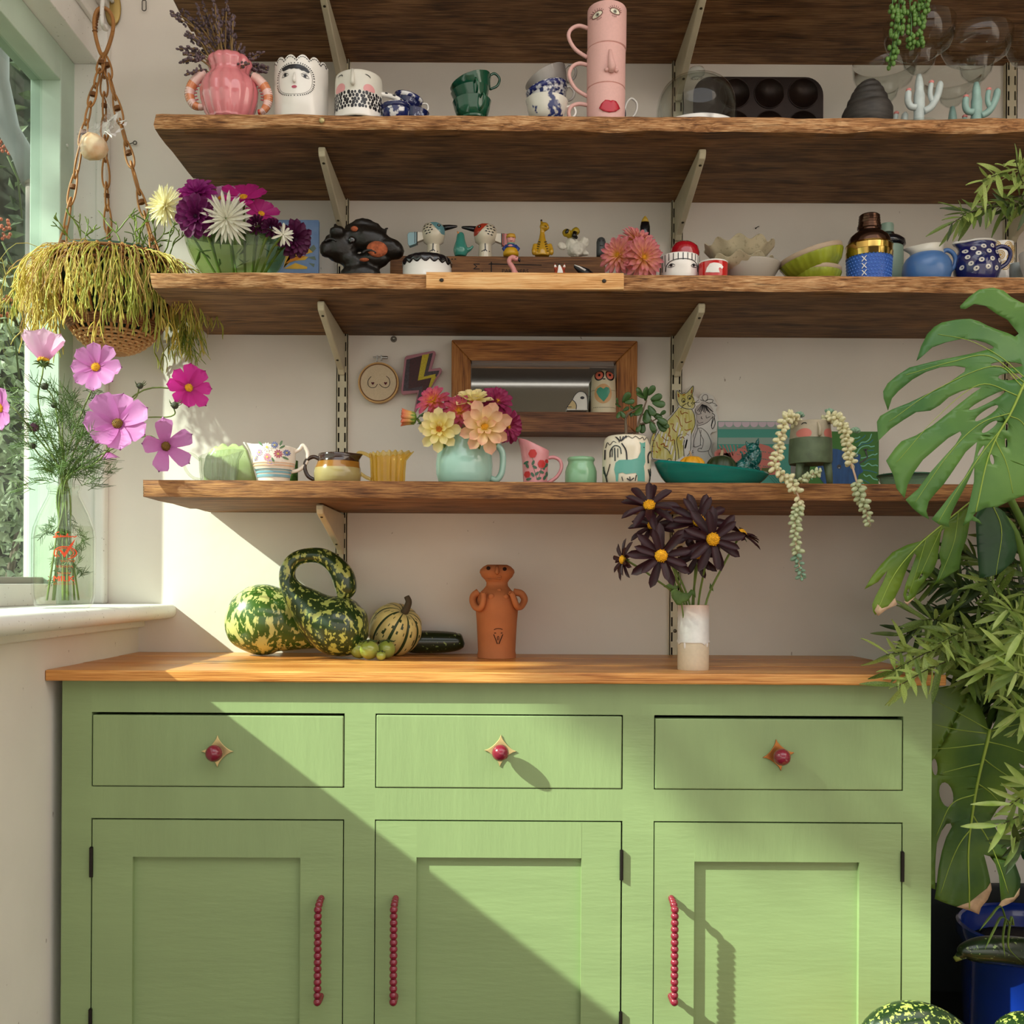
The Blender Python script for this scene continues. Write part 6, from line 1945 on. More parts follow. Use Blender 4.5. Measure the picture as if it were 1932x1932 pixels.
for (x, y, a, ln, dy, tw) in ((1167, 778, -100, 15, -.006, .4), (1170, 776, -60, 16, -.004, .2), (1165, 764, 110, 13, -.008, .6), (1173, 762, 55, 24, -.010, .5), (1176, 762, 5, 20, -.012, .3), (1172, 768, 160, 14, 0, .5), (1176, 774, 30, 14, .008, .2), (1190, 775, -80, 12, .004, .2),
  (1218, 757, 95, 28, 0, .6), (1222, 748, 60, 22, -.006, .4), (1214, 748, 130, 22, .004, .3), (1217, 752, 165, 22, -.004, .6), (1225, 756, 15, 24, -.01, .5), (1228, 762, -15, 26, -.012, .4), (1214, 762, -150, 20, .006, .3), (1210, 768, -120, 26, -.008, .5), (1222, 766, -60, 24, -.006, .2), (1220, 772, -90, 30, 0, .3), (1230, 756, 40, 18, .008, .4),
  (1230, 780, -30, 22, 0, .2), (1238, 788, -35, 24, -.004, .1), (1244, 784, 35, 14, -.004, .5), (1240, 794, -50, 26, .004, .1), (1226, 796, -70, 22, -.006, .2), (1214, 796, -95, 22, .004, .1), (1208, 800, -110, 18, 0, .2), (1232, 800, -80, 18, .004, .1), (1206, 780, -160, 16, -.006, .3), (1200, 772, 150, 14, .006, .3), (1248, 796, -40, 18, 0, .1)):
 a = math.radians(a)
 dv = Vector((math.cos(a), -tw*.8, math.sin(a)))
 inst(lme, 'leaf', jp, Matrix.Translation(jv(x, y, dy)) @ facemat(dv, (-.25 + tw*.6, -1, .45)) @ Matrix.Rotation(tw*.8, 4, 'X') @ Matrix.Scale(k.r(ln), 4))
# ---- teal boat dish with two gourds and a cat
k = K(1342, 895, 1.655, T4)
dish = thing('boat_dish', 'long teal glazed boat-shaped dish on the lowest shelf', 'dish', k.loc)
tg = M('teal_gloss_glaze', '14776c', rough=.12, coat=.6, var=.18, vs=14, stretch=(.4, 1, 3))
mb = MB()
nu, nv_ = 72, 10
a_, b_ = k.r(109), .044
def rimz(c):
 return (k.h(877.5)*(1 - (c + 1)/2) + k.h(895)*(c + 1)/2) + k.r(4)*(1 - c)**8/256
def dp_(u, v, off=0.):
 t = 2*PI*u; c, s_ = math.cos(t), math.sin(t)
 f = .62 + .38*math.sin(PI/2*v)**.8 if v > 0 else .62
 z = rimz(c)*(v**1.6)
 px_ = c*(.60 + .40*v**.7)
 return (a_*px_ - off*c, (b_*(.55 + .45*v**.8) - off)*s_*(1 - .15*c), z + off)
outer = [[dp_(i/nu, j/nv_) for i in range(nu)] for j in range(nv_ + 1)]
inner = [[dp_(i/nu, j/nv_, .0035) for i in range(nu)] for j in range(nv_, -1, -1)]
rows = outer + inner
vs = [p for r_ in rows for p in r_]
fs = [(j*nu+i, j*nu+(i+1) % nu, (j+1)*nu+(i+1) % nu, (j+1)*nu+i) for j in range(len(rows) - 1) for i in range(nu)]
fs += [tuple(range(nu - 1, -1, -1)), tuple(range((len(rows) - 1)*nu, len(rows)*nu))]
mb.add(vs, fs).build('body', tg, dish, auto=60)
zd = T4 + .0042
def gourd(name, label, cat, x, d, Rp, ytop, nr, mat, amt, stem_pts, sr, zb, smat, squash=1., wart=0., group=None):
 k = K(x, ytop, d, zb)
 o = thing(name, label, cat, k.loc, 0, group)
 H, rr = k.h(ytop), k.r(Rp)
 pr = [(0, .0)] + [(rr*math.sin(PI*t)**.72, H*(.5 - .5*math.cos(PI*t))) for t in [i/16 for i in range(1, 16)]] + [(0, H*.95)]
 def mod(a, z, r):
  q = r*(1 - amt*(1 - abs(math.cos(nr*a/2))**.7))
  if wart:
   q += wart*max(0, noise.noise((math.cos(a)*r*160, math.sin(a)*r*160, z*160)))*1.5
  return q
 MB().lathe(pr, 96, mod=mod).build('body', mat, o)
 P = bez([k.L(*p) for p in stem_pts], 5)
 MB().tube(P, [k.r(sr)*(1.5 - .6*i/(len(P) - 1)) for i in range(len(P))], 8).build('stem', smat, o)
 return o, k
cork = M('corky_stem', 'a08a70', rough=.85, bump=.4, bs=120)
orange_g = M('gourd_orange', 'd89a20', rough=.35, col2='4f5f22', vs=42, thr=(.60, .66), stretch=(1, 1, .45))
gourd('warty_gourd', 'small warty orange gourd in the teal dish', 'gourd', 1305, 1.672, 28, 861, 9, orange_g, .14, [(1304, 864), (1303, 857), (1301, 851)], 1.8, zd, cork, wart=.0022)
squash_d = M('squash_dark_green', '2c3a1e', rough=.4, var=.2, vs=30)
o, kk = gourd('acorn_squash', 'dark green ribbed acorn squash in the middle of the teal dish', 'squash', 1361, 1.672, 30.5, 860, 10, squash_d, .07, [(1360, 864), (1362, 856), (1363, 849)], 2.8, zd, cork)
# cat
k = K(1410, 870, 1.668, zd)
o = thing('cat_figurine', 'teal glazed long-haired cat figurine sitting in the dish end', 'figurine', k.loc)
catm = M('deep_teal_glaze', '0b5a56', rough=.1, coat=.8, var=.3, vs=60)
mb = MB()
def cb(x, y, rx, rz, ry=None, dy=0., rot=0.):
 mb.ball(k.L(x, y, dy), (k.r(rx), k.r(ry or rx*.8), k.r(rz)), 14, 10, rot=Matrix.Rotation(rot, 3, 'Y'))
cb(1403, 882, 18, 16); cb(1414, 872, 17, 18); cb(1424, 862, 13, 20, 12, 0, .15); cb(1421, 846, 12, 11, 11); cb(1416, 850, 6, 5, 6, -.006); cb(1393, 890, 12, 9); cb(1415, 893, 7, 8, 6, -.010); cb(1424, 890, 6, 14, 6, -.006); cb(1398, 884, 12, 13, 9, -.006)
mb.tube([k.L(1411, 843), k.L(1408.5, 836), k.L(1408, 831)], [k.r(4.2), k.r(3), k.r(.6)], 8)
mb.tube([k.L(1428, 841), k.L(1430, 833), k.L(1431, 826)], [k.r(4.6), k.r(3.4), k.r(.6)], 8)
b = remesh(mb.build('body', catm, o), .0013, .0045, .0030, sm=2)
mb = MB()
rc_ = random.Random(2)
for i in range(34):
 x, y = rc_.uniform(1392, 1430), rc_.uniform(852, 890)
 if (x - 1412)*-1.1 + (y - 850) < 12:
  continue
 P = [k.L(x, y, -k.r(13.5) + .0015), k.L(x + 4, y + 3, -k.r(14.5)), k.L(x + 3, y + 8, -k.r(13) + .001)]
 mb.tube(bez(P, 3), k.r(1.1), 6)
mb.build('fur_tufts', catm, o)
mb = MB()
for x in (1415.5, 1424):
 mb.ball(k.L(x, 843.5, -k.r(10.6)), (k.r(1.8), k.r(.8), k.r(1.1)), 8, 6)
mb.build('eyes', M('pale_teal_print', '4ba59a', rough=.15), o)
# ---- face planter on legs with donkey tail
k = K(1529, 850, 1.635, T4)
fp_ = thing('legged_face_planter', 'stoneware face planter with pink cheeks on three green legs', 'planter', k.loc)
ups, grn = M('oatmeal_clay', 'b0a48e', rough=.55, var=.08, vs=80), M('moss_clay_glaze', '5d6b50', rough=.5, var=.15, vs=70)
pr = k.prof([(30, 877), (38.5, 876), (40, 870), (39.5, 845), (38.8, 829)])
MB().lathe([(0, k.h(877))] + pr + [(k.r(36), k.h(829)), (0, k.h(832))], 56).build('green_base', grn, fp_, auto=50)
pr2 = k.prof([(38.4, 829), (37, 812), (35.8, 797)])
MB().lathe([(k.r(34), k.h(829))] + pr2 + [(k.r(34), k.h(797) + .0005), (k.r(33), k.h(800)), (k.r(33), k.h(829))], 56).build('face', ups, fp_, auto=50)
MB().lathe([(0, k.h(803)), (k.r(33.5), k.h(803)), (0, k.h(802))], 30).build('soil', M('potting_soil', '3a2c20'), fp_)
for x, dy in ((1506, -.012), (1528, .022), (1556, -.012)):
 MB().tube([k.L(x, 874, dy), k.L(x - (1529 - x)*.12, 895, dy), Vector((k.L(x - (1529 - x)*.2, 895, dy).x, dy, 0))], [k.r(8), k.r(6.8), k.r(5.5)], 14).build('leg', grn, fp_)
yf = onlathe([(p[0], p[1]) for p in pr2]); mb = MB()
for x in (1508, 1555):
 q = k.L2([(x, 822)])[0]
 mb.decal([(q[0] + k.r(12)*(math.cos(a) if abs(math.cos(a)) < 2 else 0), max(k.h(828.5), q[1] + k.r(9.5)*math.sin(a))) for a in [2*PI*i/20 for i in range(20)]], yf)
mb.m = 1
for x in (1507.5, 1556.5):
 mb.stroke(k.L2([(x - 4, 805.5), (x - 1, 802.5), (x + 3, 802.6), (x + 4.5, 805)]), k.r(1.9), yf, True)
mb.build('painted_face', [M('cheek_coral', 'c87468', rough=.5), blackp], fp_)
q0, q1 = k.L2([(1532, 801)])[0], k.L2([(1534, 826)])[0]
MB().tube([(q0[0], yf(*q0) + .002, q0[1]), (q1[0], yf(*q1) - .002, q1[1] + .010), (q1[0], yf(*q1) - .003, q1[1]), (q1[0], yf(*q1), q1[1] - .001)], [.002, .0024, .0032, .0016], 10).build('nose', ups, fp_)
dt = thing('donkey_tail', 'trailing donkey-tail succulent hanging from the legged face planter', 'plant', k.loc + Vector((0, 0, k.h(803))))
dms = [leafmat('bean_cream', 'e6dfae', 'f2edca', trans=.2, rough=.4, vs=9), leafmat('bean_pale_green', 'c6d0a2', 'dde2bc', trans=.2, rough=.4, vs=9), leafmat('bean_blue_green', '86ab94', 'a3c1a4', trans=.2, rough=.4, vs=9)]
bean = MB().ball((.5, 0, 0), (.5, .29, .29), 10, 7)
bms = [bean.mesh('succulent_leaf', m_) for m_ in dms]
dst = M('succulent_stem', 'c9a68e', rough=.6)
rdn = random.Random(17)
def dpt(x, y, dd=0.):
 return U(x, y, 1.60 + dd) - dt.location
nbean = 0
trails = [([(1504, 800, .03), (1496, 787, .01), (1488, 786, 0), (1478, 803, -.01), (1472, 830, -.015), (1467, 857, -.02), (1460, 878, -.03), (1475, 893, -.04), (1492, 908, -.045), (1503, 928, -.05), (1508, 946, -.05), (1505, 962, -.05), (1500, 982, -.05), (1501, 1010, -.05), (1503, 1040, -.05), (1508, 1068, -.05), (1513, 1092, -.05)], 150, [(.56, .62)], 10.5),
          ([(1494, 908, -.045), (1508, 906, -.045), (1522, 901, -.04), (1536, 893, -.04), (1548, 890, -.04)], 30, [(.1, .3)], 8),
          ([(1556, 799, .05), (1566, 788, .02), (1580, 790, .0), (1590, 805, -.005), (1598, 826, -.01), (1600, 848, -.02), (1604, 868, -.03), (1611, 890, -.04), (1618, 915, -.045), (1622, 935, -.05), (1632, 960, -.05), (1641, 990, -.05)], 112, [(.58, .70)], 11)]
for pts, n, gaps, ln in trails:
 P = bez([dpt(x, y, dd) for x, y, dd in pts], 8)
 MB().tube(P, .0016, 6).build('stem', dst, dt)
 m = len(P) - 1
 for i in range(n):
  f = (i + .5)/n
  if any(a < f < b for a, b in gaps) and rdn.random() < .85:
   continue
  q = f*m; j = min(int(q), m - 1)
  c = P[j].lerp(P[j+1], q - j)
  tdir = (P[j+1] - P[j]).normalized()
  a = i*2.4 + rdn.uniform(-.3, .3)
  s1 = tdir.orthogonal().normalized()
  rad = (Matrix.Rotation(a, 3, tdir) @ s1)
  dv = (rad + tdir*.35).normalized()
  py = pts[0][1] + 0
  wy = (P[j] + dt.location).z
  mi_ = 2 if wy < E(.05) and f > .86 else (1 if (f > .66 or (n == 30)) else 0)
  inst(bms[mi_], 'succulent_leaf', dt, Matrix.Translation(c) @ dv.to_track_quat('X', 'Z').to_matrix().to_4x4() @ Matrix.Scale(ln*2.15/F*rdn.uniform(.85, 1.15)*(1 if f < .9 else .8), 4))
  nbean += 1
for x, y, dd, nn in ((1613, 816, -.01, 16), (1564, 780, .03, 10), (1508, 786, .04, 7), (1608, 862, -.0, 8)):
 c = dpt(x, y, dd)
 for i in range(nn):
  a = i*2.4; e = .2 + 1.2*i/nn
  dv = Vector((math.cos(a)*math.cos(e) + .3, -.3 + math.sin(a)*math.cos(e)*.6, math.sin(e)*.7 + .2))
  inst(bms[2], 'succulent_leaf', dt, Matrix.Translation(c) @ dv.to_track_quat('X', 'Z').to_matrix().to_4x4() @ Matrix.Scale(.009, 4))
# ---- green glass dish
k = K(1710, 905, 1.70, T4)
o = thing('green_glass_dish', 'shallow green cut-glass dish at the right end of the lowest shelf', 'dish', k.loc)
pr = [(k.r(34), 0), (k.r(38), .002), (k.r(50), k.h(903)), (k.r(53), k.h(898))]
MB().lathe(vessel(pr, .003), 120, mod=lambda a, z, r: r*(1 + .012*math.sin(40*a + z*900))).build('body', glass('sea_green_glass', 'dcebe0', ior=1.5, solid=.16, tint='9fc0ac'), o, auto=60)
MB().lathe([(k.r(52.5), k.h(899)), (k.r(53.6), k.h(898)), (k.r(53), k.h(896)), (k.r(51), k.h(897))], 72).build('rim', M('sea_green_rim', '35694e', rough=.1, trans=.3), o)
# ================================================================ things on the wall and cards
def zmap(k, ox, oy, sc_, pts):
 return k.L2([(ox + x/sc_, oy + y/sc_) for x, y in pts])
# ---- teal sunrise card
k = K(1422, 850, 1.865, T4)
o = thing('sunrise_card', 'teal print with lilac scallops and a coral sun, behind the cat figurine', 'card', k.loc)
x0, x1, z1 = k.L(1354, 850).x, k.L(1492, 850).x, k.h(795)
MB().box(x0, x1, 0, .003, 0, z1).build('card', M('card_teal', '3f8577', rough=.7), o, smooth=False)
def c3(pts):
 return zmap(k, 1340, 780, 13.8, pts)
mb = MB(); f1, f2, f3 = flat(-.0004), flat(-.0008), flat(-.0012)
mb.m = 0
mb.decal(c3([(205, 200), (2080, 210), (2080, 410), (205, 410)]), f1, .03)
mb.decal(c3([(205, 630), (2080, 630), (2080, 800), (205, 800)]), f1, .03)
mb.m = 1
for i in range(9):
 cx = 270 + i*218
 mb.decal(c3([(max(205, cx - 105), 225)] + [(max(205, cx - 105*math.cos(t)), 255 + 105*math.sin(t)) for t in [PI*j/10 for j in range(11)]] + [(cx + 105, 225)]), f2, .02)
mb.m = 2
mb.decal(c3([(520, 1250), (600, 1080), (720, 930), (900, 830), (1100, 790), (1300, 790), (1520, 850), (1700, 980), (1800, 1150), (1800, 1600), (1000, 1600), (560, 1400)]), f2, .03)
for i in range(12):
 a = math.radians(118 + i*7)
 mb.stroke(c3([(620 + 0*i, 1330 - 30*i), (620 + 520*math.cos(a), 1330 - 30*i - 640*math.sin(a)*.75)]), k.r(1.7), f1)
for i in range(6):
 mb.stroke(c3([(230 + i*95, 820), (430 + i*60, 1180)]), k.r(1.6), f1)
mb.m = 3
for i in range(60):
 x, y = 700 + (i*137) % 1050, 880 + (i*211) % 560
 q = c3([(x, y)])[0]; mb.disc(q[0], q[1], k.r(1.1), k.r(1.1), f3, 6)
for i in range(9):
 mb.stroke(c3([(1450 + i*70, 1560), (1700 + i*70, 1830)]), k.r(1.2), f1)
mb.m = 4
mb.decal(c3([(1330, 1420), (1620, 1420), (1620, 1560), (1330, 1560)]), f3, .03)
mb.build('printed_design', [M('card_grey_green', '7f9288', rough=.7), M('card_lilac', 'b9a6b0', rough=.7), M('card_coral', 'b0645a', rough=.7), M('card_teal_dark', '2d6a60', rough=.7), M('card_olive', '4b5324', rough=.7)], o)
# ---- green wavy card with blue creature
k = K(1589, 860, 1.885, T4)
o = thing('wavy_card', 'green picture with pale wavy lines and a blue waving figure', 'card', k.loc)
x0, x1, z1 = k.L(1516, 860).x, k.L(1658, 860).x, k.h(814)
MB().box(x0, x1, 0, .004, 0, z1).build('card', M('card_green', '3f7030', rough=.7), o, smooth=False)
def c4(pts):
 return zmap(k, 1540, 780, 13.8, pts)
mb = MB()
for i, pts in enumerate([[(960, 720), (1000, 650), (1080, 640), (1140, 600)], [(990, 960), (1090, 870), (1170, 760), (1290, 740), (1390, 660), (1440, 530)], [(1060, 1040), (1120, 930), (1220, 860), (1360, 840), (1420, 870), (1520, 850)], [(1160, 1160), (1250, 1150), (1380, 1110), (1470, 1070), (1530, 1080), (1590, 1040)], [(1140, 1360), (1250, 1370), (1350, 1300), (1450, 1360), (1550, 1345), (1600, 1370)], [(1230, 1580), (1300, 1640), (1390, 1610), (1480, 1700), (1600, 1730)], [(1150, 1850), (1200, 1810), (1250, 1850)], [(-300, 1700), (-200, 1640), (-100, 1720)]]):
 mb.m = 0; mb.stroke(c4(pts), k.r(1.8), f1)
for pts in [[(1010, 760), (1120, 700), (1250, 600), (1280, 560)], [(1060, 900), (1200, 800), (1380, 770), (1480, 680)], [(1350, 970), (1500, 960)], [(1250, 1290), (1380, 1200), (1560, 1190)], [(1200, 1470), (1400, 1500), (1580, 1550)], [(1160, 1700), (1280, 1760), (1380, 1820)]]:
 mb.m = 1; mb.stroke(c4(pts), k.r(2), f1)
mb.m = 2
mb.decal(c4([(400, 920), (550, 930), (700, 980), (900, 1000), (1150, 1080), (1120, 1300), (1220, 1520), (1100, 1600), (1050, 1830), (200, 1830), (-60, 1480), (60, 1350), (300, 1300), (380, 1100)]), f2, .03)
mb.m = 3
q = c4([(590, 1390)])[0]; mb.disc(q[0], q[1], k.r(4.2), k.r(4.2), f3, 14)
mb.stroke(c4([(1110, 1300), (1230, 1230), (1330, 1140), (1300, 1050), (1280, 950)]), k.r(2.6), f3, smooth=False)
for b_ in ((1225, 940), (1280, 915), (1330, 925)):
 mb.stroke(c4([(1280, 960), b_]), k.r(2), f3)
mb.m = 4
q = c4([(590, 1420)])[0]; mb.disc(q[0], q[1], k.r(1.8), k.r(1), flat(-.0016), 10)
mb.build('painted_scene', [M('card_aqua', '78b8a4', rough=.6), M('card_blue', '2d6a72', rough=.6), M('card_navy', '1f4a7c', rough=.6, var=.25, vs=40, stretch=(3, 1, .5)), blackp, M('card_grey_dot', 'a9b6bd', rough=.6)], o)
# ---- cut-out drawings of a cat and a girl, stuck on the wall
def c5(k, pts):
 return zmap(k, 1210, 720, 10.73, pts)
paper = M('white_card', 'dcd8d4', rough=.8)
ink = M('marker_ink', '1b1a1d', rough=.6)
k = K(1310, 800, 1.926, U(1310, 890, 1.926).z)
o = thing('girl_cutout', 'cut-out line drawing of a girl with a bow, on the wall', 'drawing', k.loc)
MB().prism(c5(k, [(1090, 500), (1150, 420), (1180, 300), (1240, 225), (1330, 225), (1450, 300), (1480, 370), (1545, 510), (1500, 570), (1555, 740), (1560, 900), (1500, 1010), (1420, 1030), (1390, 1080), (1440, 1230), (1400, 1400), (1460, 1560), (1480, 1820), (980, 1820), (950, 1500), (1000, 1350), (1060, 1050), (1120, 900)]), -.0012, 0).build('paper', paper, o, smooth=False)
mb = MB(); g1, g2 = flat(-.0016), flat(-.0020)
mb.decal(c5(k, [(1110, 500), (1220, 420), (1350, 420), (1450, 560), (1450, 700), (1330, 830), (1200, 890), (1110, 860)]), g1, .03)
mb.m = 1
S = lambda pts, w_=9: mb.stroke(c5(k, pts), k.r(w_/10.73), g2)
S([(1280, 405), (1225, 330), (1270, 270), (1330, 280), (1335, 360), (1280, 405)]); S([(1290, 405), (1370, 360), (1450, 380), (1400, 440), (1300, 420)]); S([(1380, 430), (1460, 440), (1530, 490), (1480, 490)]); S([(1270, 400), (1190, 370)])
for i in range(11):
 S([(1230 - i*6 + i*14, 460 + i*3), (1130 + i*32, 600 + (i % 3)*20)], 14)
S([(1110, 620), (1140, 665), (1215, 650)]); S([(1305, 690), (1315, 740), (1390, 710)]); S([(1215, 710), (1210, 745), (1235, 760)], 12); S([(1130, 790), (1160, 845), (1250, 825)])
S([(1430, 640), (1480, 700), (1420, 880), (1440, 960), (1490, 850), (1470, 720)], 13); S([(1450, 700), (1410, 900)], 12); S([(1440, 720), (1330, 830), (1200, 885), (1120, 880)])
S([(1130, 890), (1140, 960), (1100, 1070), (1060, 1220), (1065, 1320)]); S([(1140, 960), (1200, 940), (1280, 990), (1340, 1060), (1380, 1150), (1410, 1240), (1370, 1380), (1310, 1410), (1200, 1420), (1140, 1400), (1160, 1355), (1210, 1350)]); S([(1165, 970), (1215, 1110), (1250, 1180), (1240, 1300), (1210, 1370)]); S([(1205, 980), (1195, 1100), (1190, 1290)]); S([(1040, 1310), (1110, 1325), (1210, 1280)])
S([(1350, 1400), (1370, 1480), (1420, 1540)]); S([(1010, 1390), (1040, 1395), (1020, 1420), (1045, 1435), (1015, 1450)], 8)
mb.build('drawn_lines', [M('pencil_shade', 'c2bab6', rough=.8), ink], o)
k = K(1270, 800, 1.916, U(1270, 872, 1.916).z)
o = thing('cat_cutout', 'cut-out drawing of a yellow striped cat, on the wall by the shelf upright', 'drawing', k.loc)
MB().prism(c5(k, [(195, 1570), (150, 1540), (150, 1300), (180, 1150), (240, 980), (290, 950), (310, 990), (300, 1040), (420, 880), (600, 680), (750, 490), (720, 380), (690, 200), (720, 160), (810, 240), (900, 230), (1045, 70), (1065, 110), (1050, 290), (1120, 330), (1190, 370), (1200, 440), (1110, 500), (1080, 560), (1070, 610), (1100, 680), (1110, 900), (1040, 1080), (1030, 1250), (1020, 1400), (960, 1520), (860, 1700), (600, 1690), (480, 1640)]), -.0015, .0).build('paper', paper, o, smooth=False)
mb = MB(); g0 = flat(-.0018); g1 = flat(-.0022); g2 = flat(-.0026)
mb.decal(c5(k, [(230, 1550), (235, 1250), (330, 1060), (440, 890), (620, 700), (770, 520), (860, 550), (1010, 570), (1075, 690), (1085, 900), (1010, 1080), (870, 1110), (860, 1250), (855, 1500), (700, 1600), (540, 1590)]), g0, .02)
mb.decal(c5(k, [(715, 190), (800, 260), (910, 240), (1045, 95), (1040, 280), (1060, 340), (1090, 420), (1050, 540), (900, 550), (780, 500), (730, 380)]), g0, .02)
mb.decal(c5(k, [(215, 1550), (160, 1500), (170, 1320), (200, 1150), (280, 970), (305, 990), (270, 1100), (230, 1250)]), g0, .02)
mb.m = 3
for i in range(14):
 x = 300 + (i*97) % 720; y = 900 + (i*173) % 640
 if 700*.9 - x*.4 + 300 < y:
  mb.stroke(c5(k, [(x + 40, y - 120), (x, y + 60)]), k.r(30/10.73), g1)
mb.decal(c5(k, [(880, 1180), (920, 1040), (990, 980), (1000, 1080), (990, 1300), (960, 1480), (880, 1500), (870, 1300)]), g1, .02)
mb.m = 2
S = lambda pts, w_=15: mb.stroke(c5(k, pts), k.r(w_/10.73), g1)
S([(790, 590), (810, 660), (880, 630), (940, 650)]); S([(700, 690), (760, 760), (790, 880), (830, 910)]); S([(880, 740), (890, 830), (960, 820), (1020, 790)]); S([(580, 860), (650, 870), (630, 950), (710, 1030)]); S([(480, 960), (550, 930), (570, 1000), (545, 1090), (590, 1110)], 20); S([(410, 1110), (440, 1140), (500, 1190), (550, 1190)]); S([(590, 1120), (590, 1200), (660, 1180), (670, 1270)]); S([(305, 1220), (330, 1330), (380, 1360), (380, 1410)]); S([(385, 1280), (450, 1260), (470, 1310), (530, 1310)], 22); S([(290, 1410), (330, 1440)], 20); S([(870, 970), (910, 990), (1010, 960)]); S([(890, 1050), (960, 1090)], 12); S([(780, 1150), (830, 1120), (870, 1160)])
S([(745, 250), (755, 320)], 26); S([(1020, 170), (1005, 240)], 24); S([(830, 280), (880, 260)], 18)
for y in (1010, 1060, 1190, 1310, 1410):
 S([(180 + (1500 - y)*.13, y), (245 + (1500 - y)*.10, y + 8)], 12)
mb.m = 1
S = lambda pts, w_=11: mb.stroke(c5(k, pts), k.r(w_/10.73), g2)
S([(770, 490), (720, 390), (705, 250), (720, 185), (800, 255), (860, 235), (905, 240), (980, 160), (1045, 90), (1045, 200), (1010, 290), (1060, 350)]); S([(780, 490), (860, 540), (960, 560), (1040, 555), (1080, 490), (1060, 420)]); S([(760, 510), (620, 690), (440, 890), (330, 1050), (240, 1230), (215, 1400), (215, 1550), (300, 1580), (530, 1600)]); S([(1020, 570), (1070, 680), (1080, 890), (1010, 1050), (1000, 1250), (990, 1400), (930, 1510)]); S([(870, 1180), (850, 1300), (860, 1520)]); S([(820, 1070), (750, 1100), (710, 1200), (740, 1380), (755, 1570)]); S([(670, 1190), (680, 1350), (690, 1560), (670, 1640)]); S([(440, 1320), (540, 1390), (585, 1470)]); S([(170, 1480), (165, 1320), (200, 1130), (280, 970), (305, 990), (270, 1110)])
for cx, cy in ((848, 385), (967, 325)):
 S([(cx + 34*math.cos(t), cy + 40*math.sin(t)) for t in [2*PI*j/12 for j in range(13)]]); q = c5(k, [(cx + 6, cy + 16)])[0]; mb.disc(q[0], q[1], k.r(1.4), k.r(1.7), g2, 8)
S([(930, 430), (950, 420), (935, 460), (960, 500), (1000, 500)]); S([(935, 450), (880, 460), (790, 560)], 8); S([(900, 460), (820, 490)], 8); S([(1000, 440), (1180, 420)], 8); S([(1010, 460), (1060, 350)], 8); S([(1020, 480), (1160, 370)], 8)
S([(565 + 38*math.cos(t), 1600 + 40*math.sin(t)) for t in [2*PI*j/12 for j in range(13)]])
mb.build('drawn_lines', [M('pencil_yellow', 'bdb04c', rough=.8, col2='d4cf9a', vs=60, stretch=(3, 1, .6)), ink, M('crayon_brown', '9a5426', rough=.8), paper], o)
# ---- embroidery hoop
k = K(714, 722, 1.915)
o = thing('embroidery_hoop', 'round wooden embroidery hoop with a stitched outline drawing, on the wall', 'hoop', k.loc)
rot = Matrix.Rotation(PI/2, 3, 'X')
bam = M('bamboo_hoop', 'c69a5e', rough=.45, var=.1, vs=30)
for r0, r1, nm in ((35.6, 38.3, 'outer_ring'), (33.6, 35.2, 'inner_ring')):
 MB().lathe([(k.r(r0), -.010), (k.r(r1), -.010), (k.r(r1), .0015), (k.r(r0), .0015), (k.r(r0), -.010)], 56, rot=rot).build(nm, bam if nm[0] == 'o' else M('bamboo_dark', '7a4f28', rough=.5), o, auto=40)
MB().lathe([(0, -.0015), (k.r(34.6), -.0015), (k.r(34.6), .001), (0, .001)], 48, rot=rot).build('cloth', M('calico_cloth', 'd2bda0', rough=.9, bump=.3, bs=500, var=.03, vs=300), o, auto=40)
mb = MB(); yf = flat(-.0021)
z3 = lambda pts: zmap(k, 650, 640, 6.44, pts)
for pts in ([(325, 455), (295, 490), (285, 530), (295, 570), (330, 592), (375, 585), (403, 548)], [(508, 450), (540, 480), (552, 525), (540, 570), (505, 592), (460, 580), (424, 548)]):
 mb.stroke(z3(pts), k.r(1.0), yf)
mb.m = 1
for cx in (345, 500):
 mb.decal(z3([(cx, 530), (cx + 10, 521), (cx + 20, 530), (cx + 12, 546), (cx, 558), (cx - 12, 546), (cx - 20, 530), (cx - 10, 521)]), yf)
mb.build('stitching', [ink, M('thread_maroon', '5a1f2c', rough=.8)], o)
ms = M('silver_screw', 'a9a9a6', rough=.3, metal=.9)
mb = MB(); z = k.h(675.5)
mb.tube([(k.r(-10), -.005, z), (k.r(5), -.005, z)], k.r(1.3), 10); mb.tube([(k.r(7), -.005, z), (k.r(18), -.005, z - k.r(.3))], k.r(2.6), 12)
mb.box(k.r(-3), k.r(-1), -.008, -.002, z - k.r(8), z + k.r(3.4)); mb.box(k.r(4.5), k.r(7), -.008, -.002, z - k.r(5), z + k.r(4))
mb.build('tension_screw', ms, o, smooth=False)
# ---- sequinned lightning bolt
k = K(795, 720, 1.918)
o = thing('lightning_bolt_patch', 'padded lightning bolt patch with pink edge and yellow zigzag, on the wall', 'wall decoration', k.loc)
MB().prism(z3([(690, 640), (735, 235), (760, 212), (1080, 150), (1105, 160), (1112, 185), (1060, 370), (1165, 355), (1188, 380), (1180, 410), (860, 905), (845, 900), (890, 655), (720, 685)]) if False else zmap(k, 650, 640, 6.44, [(690, 640), (735, 235), (760, 212), (1080, 150), (1105, 160), (1112, 185), (1060, 370), (1165, 355), (1188, 380), (1180, 410), (860, 905), (845, 900), (890, 655), (720, 685), (695, 668)]), -.008, 0.).build('pink_felt', M('dusty_pink_felt', 'a97480', rough=.9, sheen=.3), o, smooth=False, bevel=.002)
mb = MB(); zb5 = lambda pts: zmap(k, 650, 640, 6.44, pts); f1 = flat(-.0086); f2 = flat(-.0092)
mb.decal(zb5([(715, 640), (758, 260), (1078, 178), (1020, 405), (1155, 392), (1145, 430), (870, 850), (910, 630)]), f1, .02)
